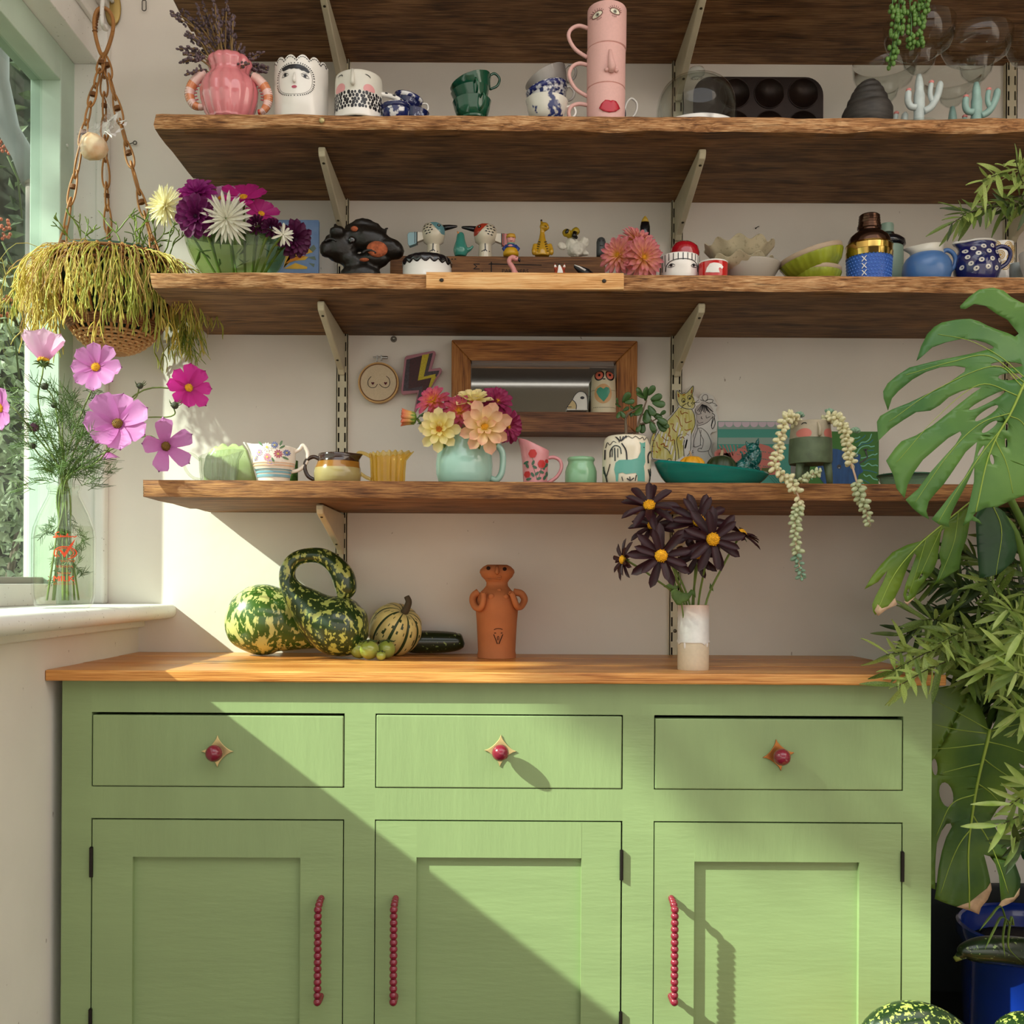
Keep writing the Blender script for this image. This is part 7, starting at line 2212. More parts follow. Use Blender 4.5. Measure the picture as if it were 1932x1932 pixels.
mb.m = 1; mb.decal(zb5([(800, 262), (950, 215), (900, 510), (1060, 478), (1000, 680), (935, 760), (955, 580), (780, 615)]), f2, .02)
mb.m = 2; mb.decal(zb5([(950, 205), (1025, 195), (960, 470), (1110, 435), (1105, 470), (1000, 690), (1060, 480), (895, 515)]), flat(-.0098), .02)
for i in range(26):
 f = i/25
 a = zb5([(1025 + (960 - 1025)*f, 195 + (470 - 195)*f)])[0]
 b = zb5([(1110 - 110*f, 470 + 220*f)])[0]
 for q in (a, b):
  mb.disc(q[0], q[1], k.r(1.3), k.r(1.0), flat(-.0099), 6)
mb.build('sequin_stripes', [M('sequin_grey_plum', '3f343a', rough=.35, metal=.3, var=.3, vs=400), M('sequin_maroon', '3a0a12', rough=.4, var=.3, vs=400), M('sequin_yellow', 'b8a420', rough=.45, var=.15, vs=400)], o)
# ---- mirror in deep pine frame
k = K(1025, 728, 1.931)
fr_ = thing('framed_mirror', 'landscape mirror in a pine frame whose bottom rail is a ledge', 'mirror', k.loc)
pine = wood('antique_pine', '6a3c18', '9a602c', 'bb8044', rough=.45, ring=9, crack=.12, bump=.2, along=1.4, knots=.5)
pinev = wood('antique_pine_upright', '6a3c18', '9a602c', 'bb8044', rough=.45, ring=9, crack=.12, bump=.2, along=1.4, knots=.5, axis='Z')
pinel = wood('ledge_pine', '3f2414', '6e452a', '94663f', rough=.5, ring=12, crack=.2, bump=.3)
def LX(px, d):
 return (px - PX)*d/F - k.loc.x
def LZ(py, d, x=1025):
 return U(x, py, d).z - k.loc.z
d1, d2 = 1.900, 1.866
X0, X1 = LX(849.5, d1), LX(1200.5, d1); xi0, xi1 = LX(886, d1), LX(1161, d1)
Z1, zi1 = LZ(642, d1), LZ(681, d1)
Zl1, Zl0 = LZ(777, d2), LZ(815, d2)
def frame_piece(name, pts, mat, y0, y1):
 return MB().prism(pts, y0, y1).build(name, mat, fr_, smooth=False, bevel=.0018)
frame_piece('top_rail', [(X0, Z1), (X1, Z1), (xi1, zi1), (xi0, zi1)], pine, -.031, 0)
frame_piece('left_stile', [(X0 , Z1), (xi0, zi1), (xi0, Zl1), (X0, Zl1)], pinev, -.031, 0)
frame_piece('right_stile', [(X1, Z1), (X1, Zl0 + .004), (xi1, Zl0 + .03), (xi1, zi1)], pinev, -.031, 0)
frame_piece('ledge_rail', [(X0 + .0, Zl1), (LX(1163, d2), Zl1), (LX(1195, d2), Zl0), (X0, Zl0)], pinel, -.066, 0)
MB().box(xi0 - .004, xi1 + .004, -.010, -.008, Zl1 - .004, zi1 + .004).build('mirror_glass', M('mirror_silver', 'c9c8c2', rough=.03, metal=1.), fr_, smooth=False)
ZL = k.loc.z + Zl1
# owl and bird on the ledge
k = K(1138.5, 740, 1.892, ZL)
o = thing('owl_nesting_doll', 'cream owl nesting doll with coral eyes and teal heart', 'ornament', k.loc)
ow = M('owl_cream', 'd4c6a8', rough=.4)
seam = k.h(740)
H = k.h(698)
MB().lathe([(0, 0), (k.r(24), 0), (k.r(24.3), .001), (k.r(23.5), seam), (0, seam)], 44).build('lower_half', ow, o, auto=40)
up_ = [(k.r(23.6), seam + .0006)] + [(k.r(23.4 - 1.6*f - 21*max(0, (f - .55)/.45)**2.6), seam + (H - seam)*f) for f in [i/16 for i in range(1, 16)]] + [(0, H)]
MB().lathe([(0, seam + .0006)] + up_, 44).build('upper_half', ow, o, auto=60)
yf = onlathe([(k.r(24.1), 0), (k.r(23.6), seam)] + up_[1:]); y2 = lambda a, b: yf(a, b) - .0005; y3 = lambda a, b: yf(a, b) - .001
mb = MB(); z4 = lambda pts: zmap(k, 850, 620, 5.52, pts)
for cx, rt_o in ((1540, .25), (1650, -.2)):
 q = z4([(cx, 505)])[0]
 mb.m = 0; mb.disc(q[0], q[1], k.r(8.8), k.r(11), yf, 18, rot=-rt_o)
 q = z4([(cx - 2, 507)])[0]
 mb.m = 1; mb.disc(q[0], q[1], k.r(6.8), k.r(8), y2, 16, rot=-rt_o)
 mb.m = 0; mb.disc(q[0], q[1], k.r(2.2), k.r(2.8), y3, 10)
q = z4([(1586, 549)])[0]; mb.disc(q[0], q[1], k.r(3), k.r(1.2), yf, 8)
mb.m = 2; q = z4([(1578, 700)])[0]; mb.disc(q[0], q[1], k.r(16), k.r(18.5), yf, 22)
mb.m = 3; mb.decal(z4([(1580, 785), (1530, 730), (1508, 680), (1520, 645), (1550, 632), (1578, 652), (1605, 632), (1638, 640), (1647, 680), (1625, 730)]), y2)
mb.m = 0
for i in range(14):
 a = z4([(1480 + i*17, 843 - abs(i - 7)*.5)])[0]; mb.stroke([a, (a[0] + k.r(1.6), a[1])], k.r(.8), yf)
mb.build('painted_owl', [blackp, M('owl_coral', 'd06a54', rough=.4), M('owl_peach', 'c99a68', rough=.4), M('owl_teal', '2f8a70', rough=.3)], o)
k = K(1090, 760, 1.888, ZL)
o = thing('bird_head_ornament', 'white ceramic bird head with buff beak beside the owl', 'ornament', k.loc)
mb = MB(); mb.prism(z4([(1205, 862), (1205, 835), (1225, 800), (1262, 750), (1285, 710), (1315, 675), (1350, 665), (1390, 675), (1415, 705), (1425, 760), (1424, 862)]), -.012, .012)
mb.build('head', M('bird_white', 'd9d6cf', rough=.4, var=.03, vs=40), o, bevel=.006, seg=4)
mb = MB(); yf = flat(-.0126)
mb.decal(z4([(1212, 848), (1212, 832), (1262, 756), (1290, 780), (1304, 815), (1300, 848)]), yf)
mb.m = 1; mb.stroke(z4([(1262, 752), (1292, 780), (1306, 815), (1302, 855)]), k.r(1.4), flat(-.013)); mb.stroke(z4([(1210, 828), (1255, 828)]), k.r(1.2), flat(-.013)); mb.stroke(z4([(1206, 850), (1206, 835), (1262, 755), (1285, 712), (1318, 678), (1350, 668), (1388, 678), (1412, 708), (1421, 760), (1421, 855)]), k.r(1.2), yf)
q = z4([(1367, 733)])[0]; mb.disc(q[0], q[1], k.r(4), k.r(2.8), yf, 12)
mb.build('painted_features', [M('buff_glaze', 'bfa878', rough=.4), blackp], o)
# ---- bits on the wall
p = U(743, 640, 1.932)
o = thing('wall_plug', 'grey wall plug in the plaster under the third shelf', 'wall plug', p)
MB().lathe([(.0022, -.002), (.0045, -.003), (.0062, -.001), (.0055, .0025), (.0025, .003), (.0022, -.002)], 14, rot=rot).build('collar', M('plug_grey', '6f675e', rough=.6), o)
MB().lathe([(0, -.0004), (.0024, -.0004), (.0024, .0), (0, 0)], 12, rot=rot).build('hole', M('hole_black', '0c0b0a', rough=.9), o)
p = U(256, 271, 1.931)
o = thing('screw_eye', 'small steel screw eye in the wall beside the hanging chains', 'hook', p)
MB().tube([(.0032*math.cos(t), -.004, .0032*math.sin(t)) for t in [2*PI*i/16 for i in range(17)]], .0009, 6).build('ring', M('dull_steel', '5d5a55', rough=.4, metal=.8), o)
MB().tube([(-.0032, -.004, 0), (-.010, -.004, -.002), (-.013, .0, -.002)], .0009, 6).build('shank', MATS['dull_steel'], o)
p = U(272, 0, 1.925)
o = thing('wire_chain', 'short hanging end of steel wire chain at the top of the wall', 'chain', p)
for i, z in enumerate((.028, .010, -.010)):
 m4 = Matrix.Rotation(PI/2*(i % 2), 4, 'Z')
 MB().tube([m4 @ Vector((.0038*math.cos(t), 0, z + (.009 if math.sin(t) > 0 else -.004) - .0025 + .0038*math.sin(t))) for t in [2*PI*j/18 for j in range(19)]], .0009, 6).build('link', MATS['dull_steel'], o)
for x, y in ((1427, 428), (1430, 432)):
 pass
p = U(1428, 430, 1.931)
o = thing('panel_pin', 'bent black panel pin in the wall under the second shelf', 'nail', p)
MB().tube([(-.003, -.004, -.002), (.0, -.003, .0005), (.004, 0, .003)], .0007, 6).build('shank', MATS['hole_black'], o)
MB().ball((-.003, -.004, -.002), .0014, 8, 6).build('pin_head', MATS['hole_black'], o)
# ================================================================ things on the worktop
def gourdmat(name, dark, pale, s1=38, t1=.55, s2=120, t2=.60, stretch=(1, 1, .5)):
 m = M(name, dark, rough=.28, coat=.35, col2=pale, vs=s1, thr=(t1, t1 + .035), stretch=stretch)
 n, l = m.node_tree.nodes, m.node_tree.links
 b = n['Principled BSDF']
 src = b.inputs['Base Color'].links[0].from_socket
 mp = [x for x in n if x.type == 'MAPPING'][0]
 z = n.new('ShaderNodeTexNoise'); z.inputs['Scale'].default_value = s2; z.inputs['Detail'].default_value = 2
 l.new(mp.outputs[0], z.inputs[0])
 r = n.new('ShaderNodeValToRGB'); r.color_ramp.elements[0].position = t2; r.color_ramp.elements[1].position = t2 + .05
 l.new(z.outputs['Fac'], r.inputs[0])
 mx = n.new('ShaderNodeMix'); mx.data_type = 'RGBA'
 l.new(r.outputs[0], mx.inputs[0]); l.new(src, mx.inputs[6]); mx.inputs[7].default_value = rgb(pale)
 l.new(mx.outputs[2], b.inputs['Base Color'])
 return m
gm1 = gourdmat('gourd_green_blotched', '3d5c22', 'c6c67c', 70, .54, 170, .57, (1, 1, .42))
gm2 = gourdmat('gourd_dark_flecked', '243c1a', 'b0ba62', 85, .57, 190, .58, (.8, 1, .5))
gm3 = gourdmat('courgette_flecked', '16240f', '7f9055', 90, .66, 190, .66, (1, 1, 1))
def fattube(k, pts, n=28, steps=6):
 """body swept along pixel path (x, y, radius px)"""
 P = bez([Vector((k.L(x, y).x, k.L(x, y).z, k.r(r))) for x, y, r in pts], steps)
 return MB().tube([(p.x, 0, p.y) for p in P], [max(p.z, .0004) for p in P], n)
k = K(500, 1168, 1.855, TW)
o = thing('round_gourd', 'round blotched green gourd at the left end of the worktop vegetables', 'gourd', k.loc)
fattube(k, [(428, 1158, 2), (431, 1159, 22), (440, 1161, 41), (460, 1165, 58), (495, 1169, 67), (530, 1175, 60), (556, 1184, 46), (585, 1192, 33), (615, 1197, 24), (632, 1199, 14), (636, 1199, 2)], 40).build('body', gm1, o)
MB().tube([k.L(634, 1199), k.L(645, 1202)], [k.r(8), k.r(6)], 10).build('stem', cork, o)
k = K(628, 1180, 1.80, TW)
o = thing('swan_neck_gourd', 'swan-neck gourd with its flecked neck curled over its body', 'gourd', k.loc)
fattube(k, [(694, 1190, 2), (692, 1190, 20), (683, 1189, 38), (660, 1186, 53), (630, 1178, 57), (602, 1163, 47), (577, 1140, 34), (555, 1118, 23), (543, 1095, 16.5), (544, 1072, 14.5), (558, 1055, 14), (582, 1048, 14), (608, 1050, 15.5), (630, 1064, 18), (646, 1085, 21.5), (652, 1106, 21), (651, 1120, 17), (650, 1129, 9), (650, 1132, 2)], 36).build('body', gm2, o)
q = k.L(646, 1122, -k.r(15))
MB().lathe([(0, 0), (k.r(8), 0), (k.r(7), k.r(3)), (k.r(4), k.r(3.5)), (k.r(3.4), k.r(1.5)), (0, k.r(1.5))], 12, rot=Matrix.Rotation(1.1, 3, 'X'), c=q).build('stem_scar', M('stem_scar_khaki', '8f9a52', rough=.6), o)
# small striped squash, tilted
k = K(746, 1187, 1.865, TW)
o = thing('striped_squash', 'small cream squash with dark green stripes and curved stem', 'squash', k.loc + Vector((0, 0, k.h(1187))))
Rr = k.r(50)
prs = [(0, -Rr*.80)] + [(Rr*math.sin(PI*t)**.62, -Rr*.88*math.cos(PI*t)) for t in [i/22 for i in range(1, 22)]] + [(0, Rr*.78)]
n_s = 160
mb = MB().lathe(prs, n_s, mod=lambda t, z, r: r*(1 - .07*(1 - abs(math.cos(5*t))**.7)))
for fi in range(len(mb.f)):
 row, c_ = divmod(fi, n_s)
 if row >= len(prs) - 1:
  continue
 t = 2*PI*c_/n_s
 wv = .30 + .16*noise.noise((math.cos(t)*3, math.sin(t)*3, row*.9))
 if abs(math.cos(5*t)) < wv or noise.noise((math.cos(t)*9, math.sin(t)*9, row*.75)) > .42:
  mb.mi[fi] = 1
tl_ = Matrix.Rotation(.50, 4, 'Y') @ Matrix.Rotation(.45, 4, 'X')
mb.xf(tl_).build('body', [M('squash_cream', 'd6c47e', rough=.4, var=.08, vs=40), M('squash_stripe_green', '2c3d1c', rough=.4)], o)
P = bez([tl_ @ Vector((0, 0, Rr*.74)), tl_ @ Vector((.001, 0, Rr*.98)), tl_ @ Vector((.0, 0, Rr*1.05)) + Vector((.004, 0, .010)), tl_ @ Vector((0, 0, Rr)) + Vector((.001, 0, .022))], 5)
MB().tube(P, [.0075 - .0025*i/(len(P) - 1) for i in range(len(P))], 9).build('stem', M('squash_stem_brown', '4a3f2e', rough=.8, bump=.5, bs=150), o)
k = K(822, 1209, 1.885, TW)
o = thing('courgette', 'dark flecked courgette lying at the right of the striped squash', 'courgette', k.loc)
fattube(k, [(752, 1212, 14), (775, 1211, 20.5), (810, 1211, 21.5), (842, 1211, 20), (862, 1210, 17), (871, 1207, 13), (874, 1206, 9)], 26).build('body', gm3, o)
# tomatoes
tomm = M('unripe_tomato', '8a9a3c', rough=.2, coat=.4, col2='a3ac56', vs=25, sss=.15)
calm = M('tomato_calyx', '3c4a20', rough=.7)
for lab, x, y, d, r_ in (('green tomato at the left of the truss, against the swan gourd', 678, 1221, 1.785, 17.5), ('front green tomato of the truss', 697, 1226, 1.765, 18.5), ('green tomato at the right of the truss', 729, 1222, 1.79, 17.5), ('smallest green tomato, between the front and right ones', 719, 1222, 1.745, 9)):
 p = U(x, y, d); rr = r_*d/F
 o = thing('green_tomato', lab, 'tomato', (p.x, p.y, TW), 0, 'green tomatoes on the truss')
 MB().lathe([(0, .0005)] + [(rr*math.sin(PI*t), rr*(1 - math.cos(PI*t)*.97) + .0002) for t in [i/14 for i in range(1, 14)]] + [(0, rr*1.9)], 28).build('body', tomm, o)
 mb = MB()
 for i in range(5):
  a = i*1.256 + x
  mb.tube([(0, 0, rr*1.91), (rr*.35*math.cos(a), rr*.35*math.sin(a), rr*1.96), (rr*.8*math.cos(a), rr*.8*math.sin(a), rr*1.86), (rr*1.0*math.cos(a), rr*1.0*math.sin(a), rr*2.0)], [rr*.12, rr*.11, rr*.08, rr*.02], 5)
 mb.tube([(0, 0, rr*1.9), (.002, .004, rr*2.15)], rr*.09, 6)
 mb.build('calyx', calm, o)
# ---- terracotta figure
k = K(937.5, 1150, 1.835, TW)
o = thing('terracotta_figure', 'terracotta figure with folded arms and raised face on the worktop', 'sculpture', k.loc)
tc_ = M('terracotta_clay', 'b96f42', rough=.75, var=.09, vs=18, bump=.2, bs=120)
pr = [(k.r(36.5), 0)] + k.prof([(36.5, 1234), (35.2, 1228), (36.5, 1200), (38, 1172), (40.5, 1145), (39, 1130), (34, 1120), (26, 1112), (20.5, 1105), (20, 1099), (23, 1094), (29, 1088), (33, 1080), (32, 1075), (26, 1069), (19, 1065.5), (17, 1066), (14, 1075), (0, 1080)])
MB().lathe([(0, 0)] + pr, 52, mod=lambda t, z, r: r*(1 if z < k.h(1108) else (1 - .28*math.sin(t)**2))).build('body', tc_, o, auto=60)
ya = -k.r(34)
for nm, pts in (('left', [(903, 1117, -.006), (894, 1124, -.008), (892.5, 1135, -.014), (898, 1145, -.024), (906, 1147, -.032), (911, 1140, -.036), (913, 1128, -.036), (912.5, 1119, -.034)]), ('right', [(969, 1117, -.006), (983, 1120, -.008), (989, 1131, -.012), (984, 1142, -.020), (977, 1145, -.028), (972, 1138, -.034), (968, 1127, -.035), (965, 1119, -.034)])):
 P = bez([k.L(x, y, dy) for x, y, dy in pts], 5)
 arm = MB().tube(P, [k.r(7.2 - 2.2*i/(len(P) - 1)) for i in range(len(P))], 10).build('arm', tc_, o)
 e = P[-1]
 f_ = MB()
 for i in range(4):
  f_.tube([e + Vector((k.r(-3.6 + 2.4*i), 0, 0)), e + Vector((k.r(-4.2 + 2.8*i), -k.r(.5), k.r(5 - abs(i - 1.5))))], [k.r(1.5), k.r(1.1)], 7)
 f_.tube([e + Vector((k.r(4) * (1 if nm == 'left' else -1), 0, -k.r(3))), e + Vector((k.r(6.4) * (1 if nm == 'left' else -1), -k.r(.6), k.r(.6)))], [k.r(1.5), k.r(1.0)], 7)
 f_.build('fingers', tc_, arm)
yf = onlathe(pr[1:8] + pr[8:13], 0)
yh = lambda x, z: -math.sqrt(max(0, 1 - (x/k.r(33))**2))*k.r(33)*.74 - .0002
mb = MB()
for x, y, r_ in ((927, 1125, 6), (954.5, 1125, 5)):
 c = k.L2([(x, y)])[0]; mb.ball((c[0], -math.sqrt(max(0, k.r(36.5)**2 - c[0]**2)), c[1]), (k.r(r_), k.r(3.6), k.r(r_)), 14, 9)
c = k.L2([(942, 1113)])[0]; mb.ball((c[0], -k.r(26), c[1]), (k.r(4.5), k.r(2.5), k.r(3.5)), 12, 8)
mb.build('breasts_and_pendant', tc_, o)
mb = MB()
c0, c1 = k.L2([(938, 1068)])[0], k.L2([(938, 1080)])[0]
mb.tube([(c0[0], -k.r(19), c0[1]), (c0[0], -k.r(26), (c0[1] + c1[1])/2), (c1[0], -k.r(30), c1[1]), (c1[0], -k.r(22), c1[1] - k.r(2))], [k.r(2.6), k.r(3.4), k.r(4.4), k.r(3)], 10)
mb.build('nose', tc_, o)
mb = MB(); c = k.L2([(941, 1089.5)])[0]
mb.tube([(c[0] + k.r(4.2)*math.cos(t), -k.r(21.5), c[1] + k.r(2.6)*math.sin(t)) for t in [2*PI*i/14 for i in range(15)]], k.r(1.3), 7)
mb.tube(bez([(k.L(918, 1093).x, -k.r(17), k.L(918, 1093).z), (k.L(930, 1094).x, -k.r(21.5), k.L(930, 1094.4).z), (k.L(944, 1094).x, -k.r(21.5), k.L(944, 1094.4).z)], 5), k.r(1.2), 6)
mb.build('mouth', tc_, o)
mb = MB(); dk = M('clay_hole_dark', '2f150a', rough=.9)
for x, y in ((921.5, 1072.5), (952, 1074)):
 c = k.L2([(x, y)])[0]
 mb.lathe([(0, 0), (k.r(3.4), 0), (k.r(3.8), k.r(.6)), (0, k.r(.5))], 14, rot=Matrix.Rotation(PI/2 - .3, 3, 'X'), c=(c[0], -math.sqrt(max(0, k.r(28)**2 - c[0]**2))*.93, c[1]))
y3 = lambda x, z: -math.sqrt(k.r(36.8)**2 - x*x) - .0006
mb.stroke(k.L2([(932, 1186.5), (937, 1184.5), (943, 1184.5), (948, 1186)]), k.r(1.5), y3)
mb.stroke(k.L2([(932.5, 1192.5), (948, 1192.5)]), k.r(1.6), y3); mb.stroke(k.L2([(931.5, 1195), (938.5, 1213)]), k.r(1.6), y3); mb.stroke(k.L2([(948.5, 1195), (941, 1213)]), k.r(1.8), y3)
mb.stroke(k.L2([(938.5, 1206), (938.5, 1200), (940, 1198.5), (941, 1200), (941, 1206)]), k.r(1.1), y3)
mb.build('incised_marks', dk, o)
# ---- pale cylinder vase with dark star dahlias
k = K(1308, 1200, 1.60, TW)
o = thing('cylinder_vase', 'pale two-tone stoneware cylinder vase of dark star dahlias', 'vase', k.loc)
cvm = M('speckled_white_glaze', 'dbd5d0', rough=.35, var=.04, vs=150, coat=.2)
n, l = cvm.node_tree.nodes, cvm.node_tree.links
b = n['Principled BSDF']; src = b.inputs['Base Color'].links[0].from_socket
sp2 = n.new('ShaderNodeSeparateXYZ'); l.new([x for x in n if x.type == 'TEX_COORD'][0].outputs['Object'], sp2.inputs[0])
r2 = n.new('ShaderNodeValToRGB'); mr = n.new('ShaderNodeMapRange'); mr.inputs['From Min'].default_value = k.h(1172); mr.inputs['From Max'].default_value = k.h(1142)
l.new(sp2.outputs['Z'], mr.inputs[0]); l.new(mr.outputs[0], r2.inputs[0])
r2.color_ramp.elements[0].color = (1, 1, 1, 1); r2.color_ramp.elements[1].color = (.86, .62, .52, 1)
mx = n.new('ShaderNodeMix'); mx.data_type = 'RGBA'; mx.blend_type = 'MULTIPLY'; mx.inputs[0].default_value = 1
l.new(src, mx.inputs[6]); l.new(r2.outputs[0], mx.inputs[7]); l.new(mx.outputs[2], b.inputs['Base Color'])
H = k.h(1141)
zr = k.h(1211)
MB().lathe([(0, 0), (k.r(28.5), 0), (k.r(29.3), .0015), (k.r(29.3), zr), (0, zr)], 48).build('bare_clay_foot', M('bare_stoneware', 'd6c6ae', rough=.6, var=.03, vs=200), o, auto=40)
MB().lathe([(k.r(29.2), zr - .001), (k.r(30.8), zr - .0005), (k.r(31), zr + k.r(2)), (k.r(29.4), zr + k.r(4.5)), (k.r(29.2), H - .001), (k.r(28.6), H), (k.r(26.5), H - .001), (k.r(26), zr), (0, zr + .001)], 56,
           mod=lambda t, z, r: (r, z - (k.r(4)*max(0, math.cos(t*3.5 + .4))**10 if z < zr + .0005 and r > k.r(28) else 0))).build('glazed_upper', cvm, o, auto=50)
for sx_, ln in ((-20, 8), (22, 6)):
 a = math.asin(sx_/30.); MB().ball((k.r(sx_), -k.r(29.6)*math.cos(a), zr - k.r(ln*.5)), (k.r(2.2), k.r(1), k.r(ln)), 8, 8).build('glaze_drip', cvm, o)
V = k.loc
yfl = M('stamen_yellow', 'e0a414', rough=.7, var=.2, vs=300)
S_star = spec_star(pm_black, yfl)
gE = 'black-red star dahlias in the pale cylinder vase'
def sfl(label, x, y, d, fac, Rp, bx, spin=0.):
 oo = fl('star_dahlia', label, U(x, y, d - .055), fac, Rp*d/F, V + Vector((bx*k.s, random.Random(int(x)).uniform(-.012, .012), .02)), S_star, gE, spin, (0, 0, .006), .0017, neck=Vector((bx*k.s*.1, 0, H - .02)))
 return oo
sfl('star dahlia at the top left, tilted upwards', 1225, 956, 1.60, (-.15, -.75, .6), 52, -16, .1)
sfl('large star dahlia at the lower left facing front', 1247, 1049, 1.565, (-.05, -1, .0), 56, -10, .25)
sfl('star dahlia at the top right of the vase', 1318, 985, 1.60, (.0, -.95, .3), 54, 2, .5)
sfl('star dahlia facing front at the right centre', 1344, 1018, 1.57, (.05, -1, .05), 58, 8, .15)
sfl('small star dahlia seen from the side at the far left', 1177, 1056, 1.60, (-.95, -.3, .05), 36, -20, .3)
sfl('star dahlia seen from the side at the far right', 1398, 1008, 1.61, (.5, -.25, .85), 40, 20, .0)
sfl('half-hidden star dahlia under the top left bloom', 1232, 993, 1.64, (-.4, -.6, .6), 44, -6, .4)
sfl('half-hidden star dahlia beneath the right centre bloom', 1318, 1046, 1.62, (-.5, -.8, -.1), 40, 0, .7)
lfm = leafmat('dahlia_leaf', '4c6a2c', '6f8a44', trans=.25, vs=30)
gl = thing('dahlia_leaves', 'green dahlia leaf spray at the mouth of the cylinder vase', 'leaf', V + Vector((0, 0, .03)))
def gleaf(pts, d=1.575, name='leaf', bow=.010):
 mb = MB()
 P = [U(x, y, d) - gl.location for x, y in pts]
 c = sum(P, Vector())/len(P)
 y0 = P[0].y
 mb.decal([(p.x, p.z) for p in P], lambda x, z: y0 + bow*12*((x - c.x)**2 + (z - c.z)**2)/.02, .006)
 return mb.build(name, lfm, gl, solid=.0006)
gleaf([(1277, 1141), (1268, 1128), (1266, 1116), (1274, 1110), (1287, 1118), (1298, 1119), (1304, 1112), (1312, 1115), (1313, 1128), (1306, 1122), (1298, 1134), (1290, 1136), (1284, 1142)])
gleaf([(1266, 1112), (1252, 1107), (1264, 1100), (1266, 1080), (1272, 1090), (1276, 1106), (1286, 1098), (1282, 1108), (1274, 1113)], 1.585)
gleaf([(1338, 1110), (1340, 1100), (1345, 1108), (1346, 1116)], 1.60)
MB().tube(bez([(-.010, 0, 0), U(1286, 1140, 1.58) - gl.location, U(1276, 1118, 1.58) - gl.location], 5), .0012, 6).build('stalk', stemg, gl)
# ================================================================ milk bottle of cosmos on the sill
k = K(120.5, 1050, 1.61, TS)
bt = thing('milk_bottle', 'clear glass milk bottle with orange lettering holding cosmos on the sill', 'bottle', k.loc)
pr = [(k.r(44), 0)] + k.prof([(51, 1141), (55.5, 1124), (56.5, 1100), (56.5, 1012), (54, 996), (45, 970), (35.5, 950), (29, 936), (27.5, 926), (30.5, 923), (31, 918), (29.5, 915.5)])
bgl = glass('bottle_glass', 'fdfefc', ior=1.5)
MB().lathe(vessel(pr, .0032, .006), 60).build('body', bgl, bt, auto=60)
zw = k.h(993)
MB().lathe([(0, .0065)] + [(r - .0036, max(z, .0065)) for r, z in pr if z < zw] + [(k.r(52) - .0034, zw), (0, zw)], 44).build('water', glass('water_clear', 'fcfdf8', ior=1.33), bt)
yf = onlathe(pr[1:], .0008); yb_ = lambda x, z: -yf(x, z)
orp = M('bottle_print_orange', 'd9481c', rough=.45)
mb = MB()
def zb(pts):
 return k.L2([(55 + x/11.36, 990 + y/11.36) for x, y in pts])
c = zb([(985, 1212)])[0]
text_mb(mb, 'MILK', k.r(15.5), yf, c[0], c[1], sxy=(1.02, .92)); text_mb(mb, 'MILK', k.r(15.5), lambda x, z: yf(x, z), c[0] + k.r(.5), c[1], sxy=(1.02, .92))
c2 = (-k.r(44), c[1])
mbb = MB()
text_mb(mbb, 'MILK', k.r(15.5), yb_, c2[0] + k.r(8), c2[1], sxy=(-.62, .92))
mb.decal(zb([(900, 545), (960, 560), (1005, 620), (1090, 470), (1190, 320), (1150, 450), (1070, 610), (1010, 720), (960, 640)]), yf)
mb.stroke(zb([(1010 + 195*math.cos(t), 620 + 130*math.sin(t)) for t in [2.4 + 5.2*i/26 for i in range(27)]]), k.r(2), yf, smooth=False)
mb.stroke(zb([(1010 + 150*math.cos(t), 620 + 95*math.sin(t)) for t in [2.2 + 5.0*i/26 for i in range(27)]]), k.r(1.2), yf, smooth=False)
mb.stroke(zb([(910, 185), (860, 200), (840, 240), (890, 265), (860, 300), (795, 295), (850, 275), (930, 290), (935, 240), (950, 290), (975, 265), (990, 290), (1015, 265), (1035, 290), (1060, 215), (1070, 290), (1100, 270), (1120, 290), (1150, 268), (1170, 290), (1210, 260)]), k.r(1.6), yf)
for y0, x0, x1 in ((790, 940, 1180), (905, 860, 1150), (1045, 880, 1110), (1265, 800, 1190)):
 m = int((x1 - x0)/22)
 mb.stroke(zb([(x0 + (x1 - x0)*i/m, y0 + (22 if i % 2 else -22)) for i in range(m + 1)]), k.r(1.0 if y0 < 1200 else .6), yf, smooth=False)
mb.build('orange_print', orp, bt); mbb.build('reverse_print', orp, bt)
# ---- cosmos
gF = 'cosmos stems in the milk bottle'
B0 = k.loc
pm_pale2 = gradleaf('petal_shell_pink', ((.1, 'e7a8d4'), (.5, 'efc4e2'), (1.1, 'f0c8e4')), trans=.5)
pm_p2 = gradleaf('petal_mid_pink', ((.1, 'b2539c'), (.45, 'd27cc4'), (1.1, 'd98fd0')), trans=.45)
pm_h2 = gradleaf('petal_vivid_pink', ((.1, 'a01668'), (.5, 'c81f8c'), (1.1, 'd03098')), trans=.45)
C_pale, C_pink, C_hot = spec_cosmos(pm_pale2), spec_cosmos(pm_p2), spec_cosmos(pm_h2)
mC6 = C_pink[0][0][0]
mC7 = pet('c7', pm_p2, W=.78, cup=.12, curl=.05, tip=4., notch=.08, base=.25, ridge=.02, nu=8, nv=6)
C_six = ([(mC7, 7, 1., 14, .06)], (M('cosmos_eye_brown', '7a5a1e', rough=.7, var=.3, vs=200), .17, .12))
C_back = ([(C_pale[0][0][0], 8, 1., 48, .06)], (yelc, .18, .1))
rcs = random.Random(31)
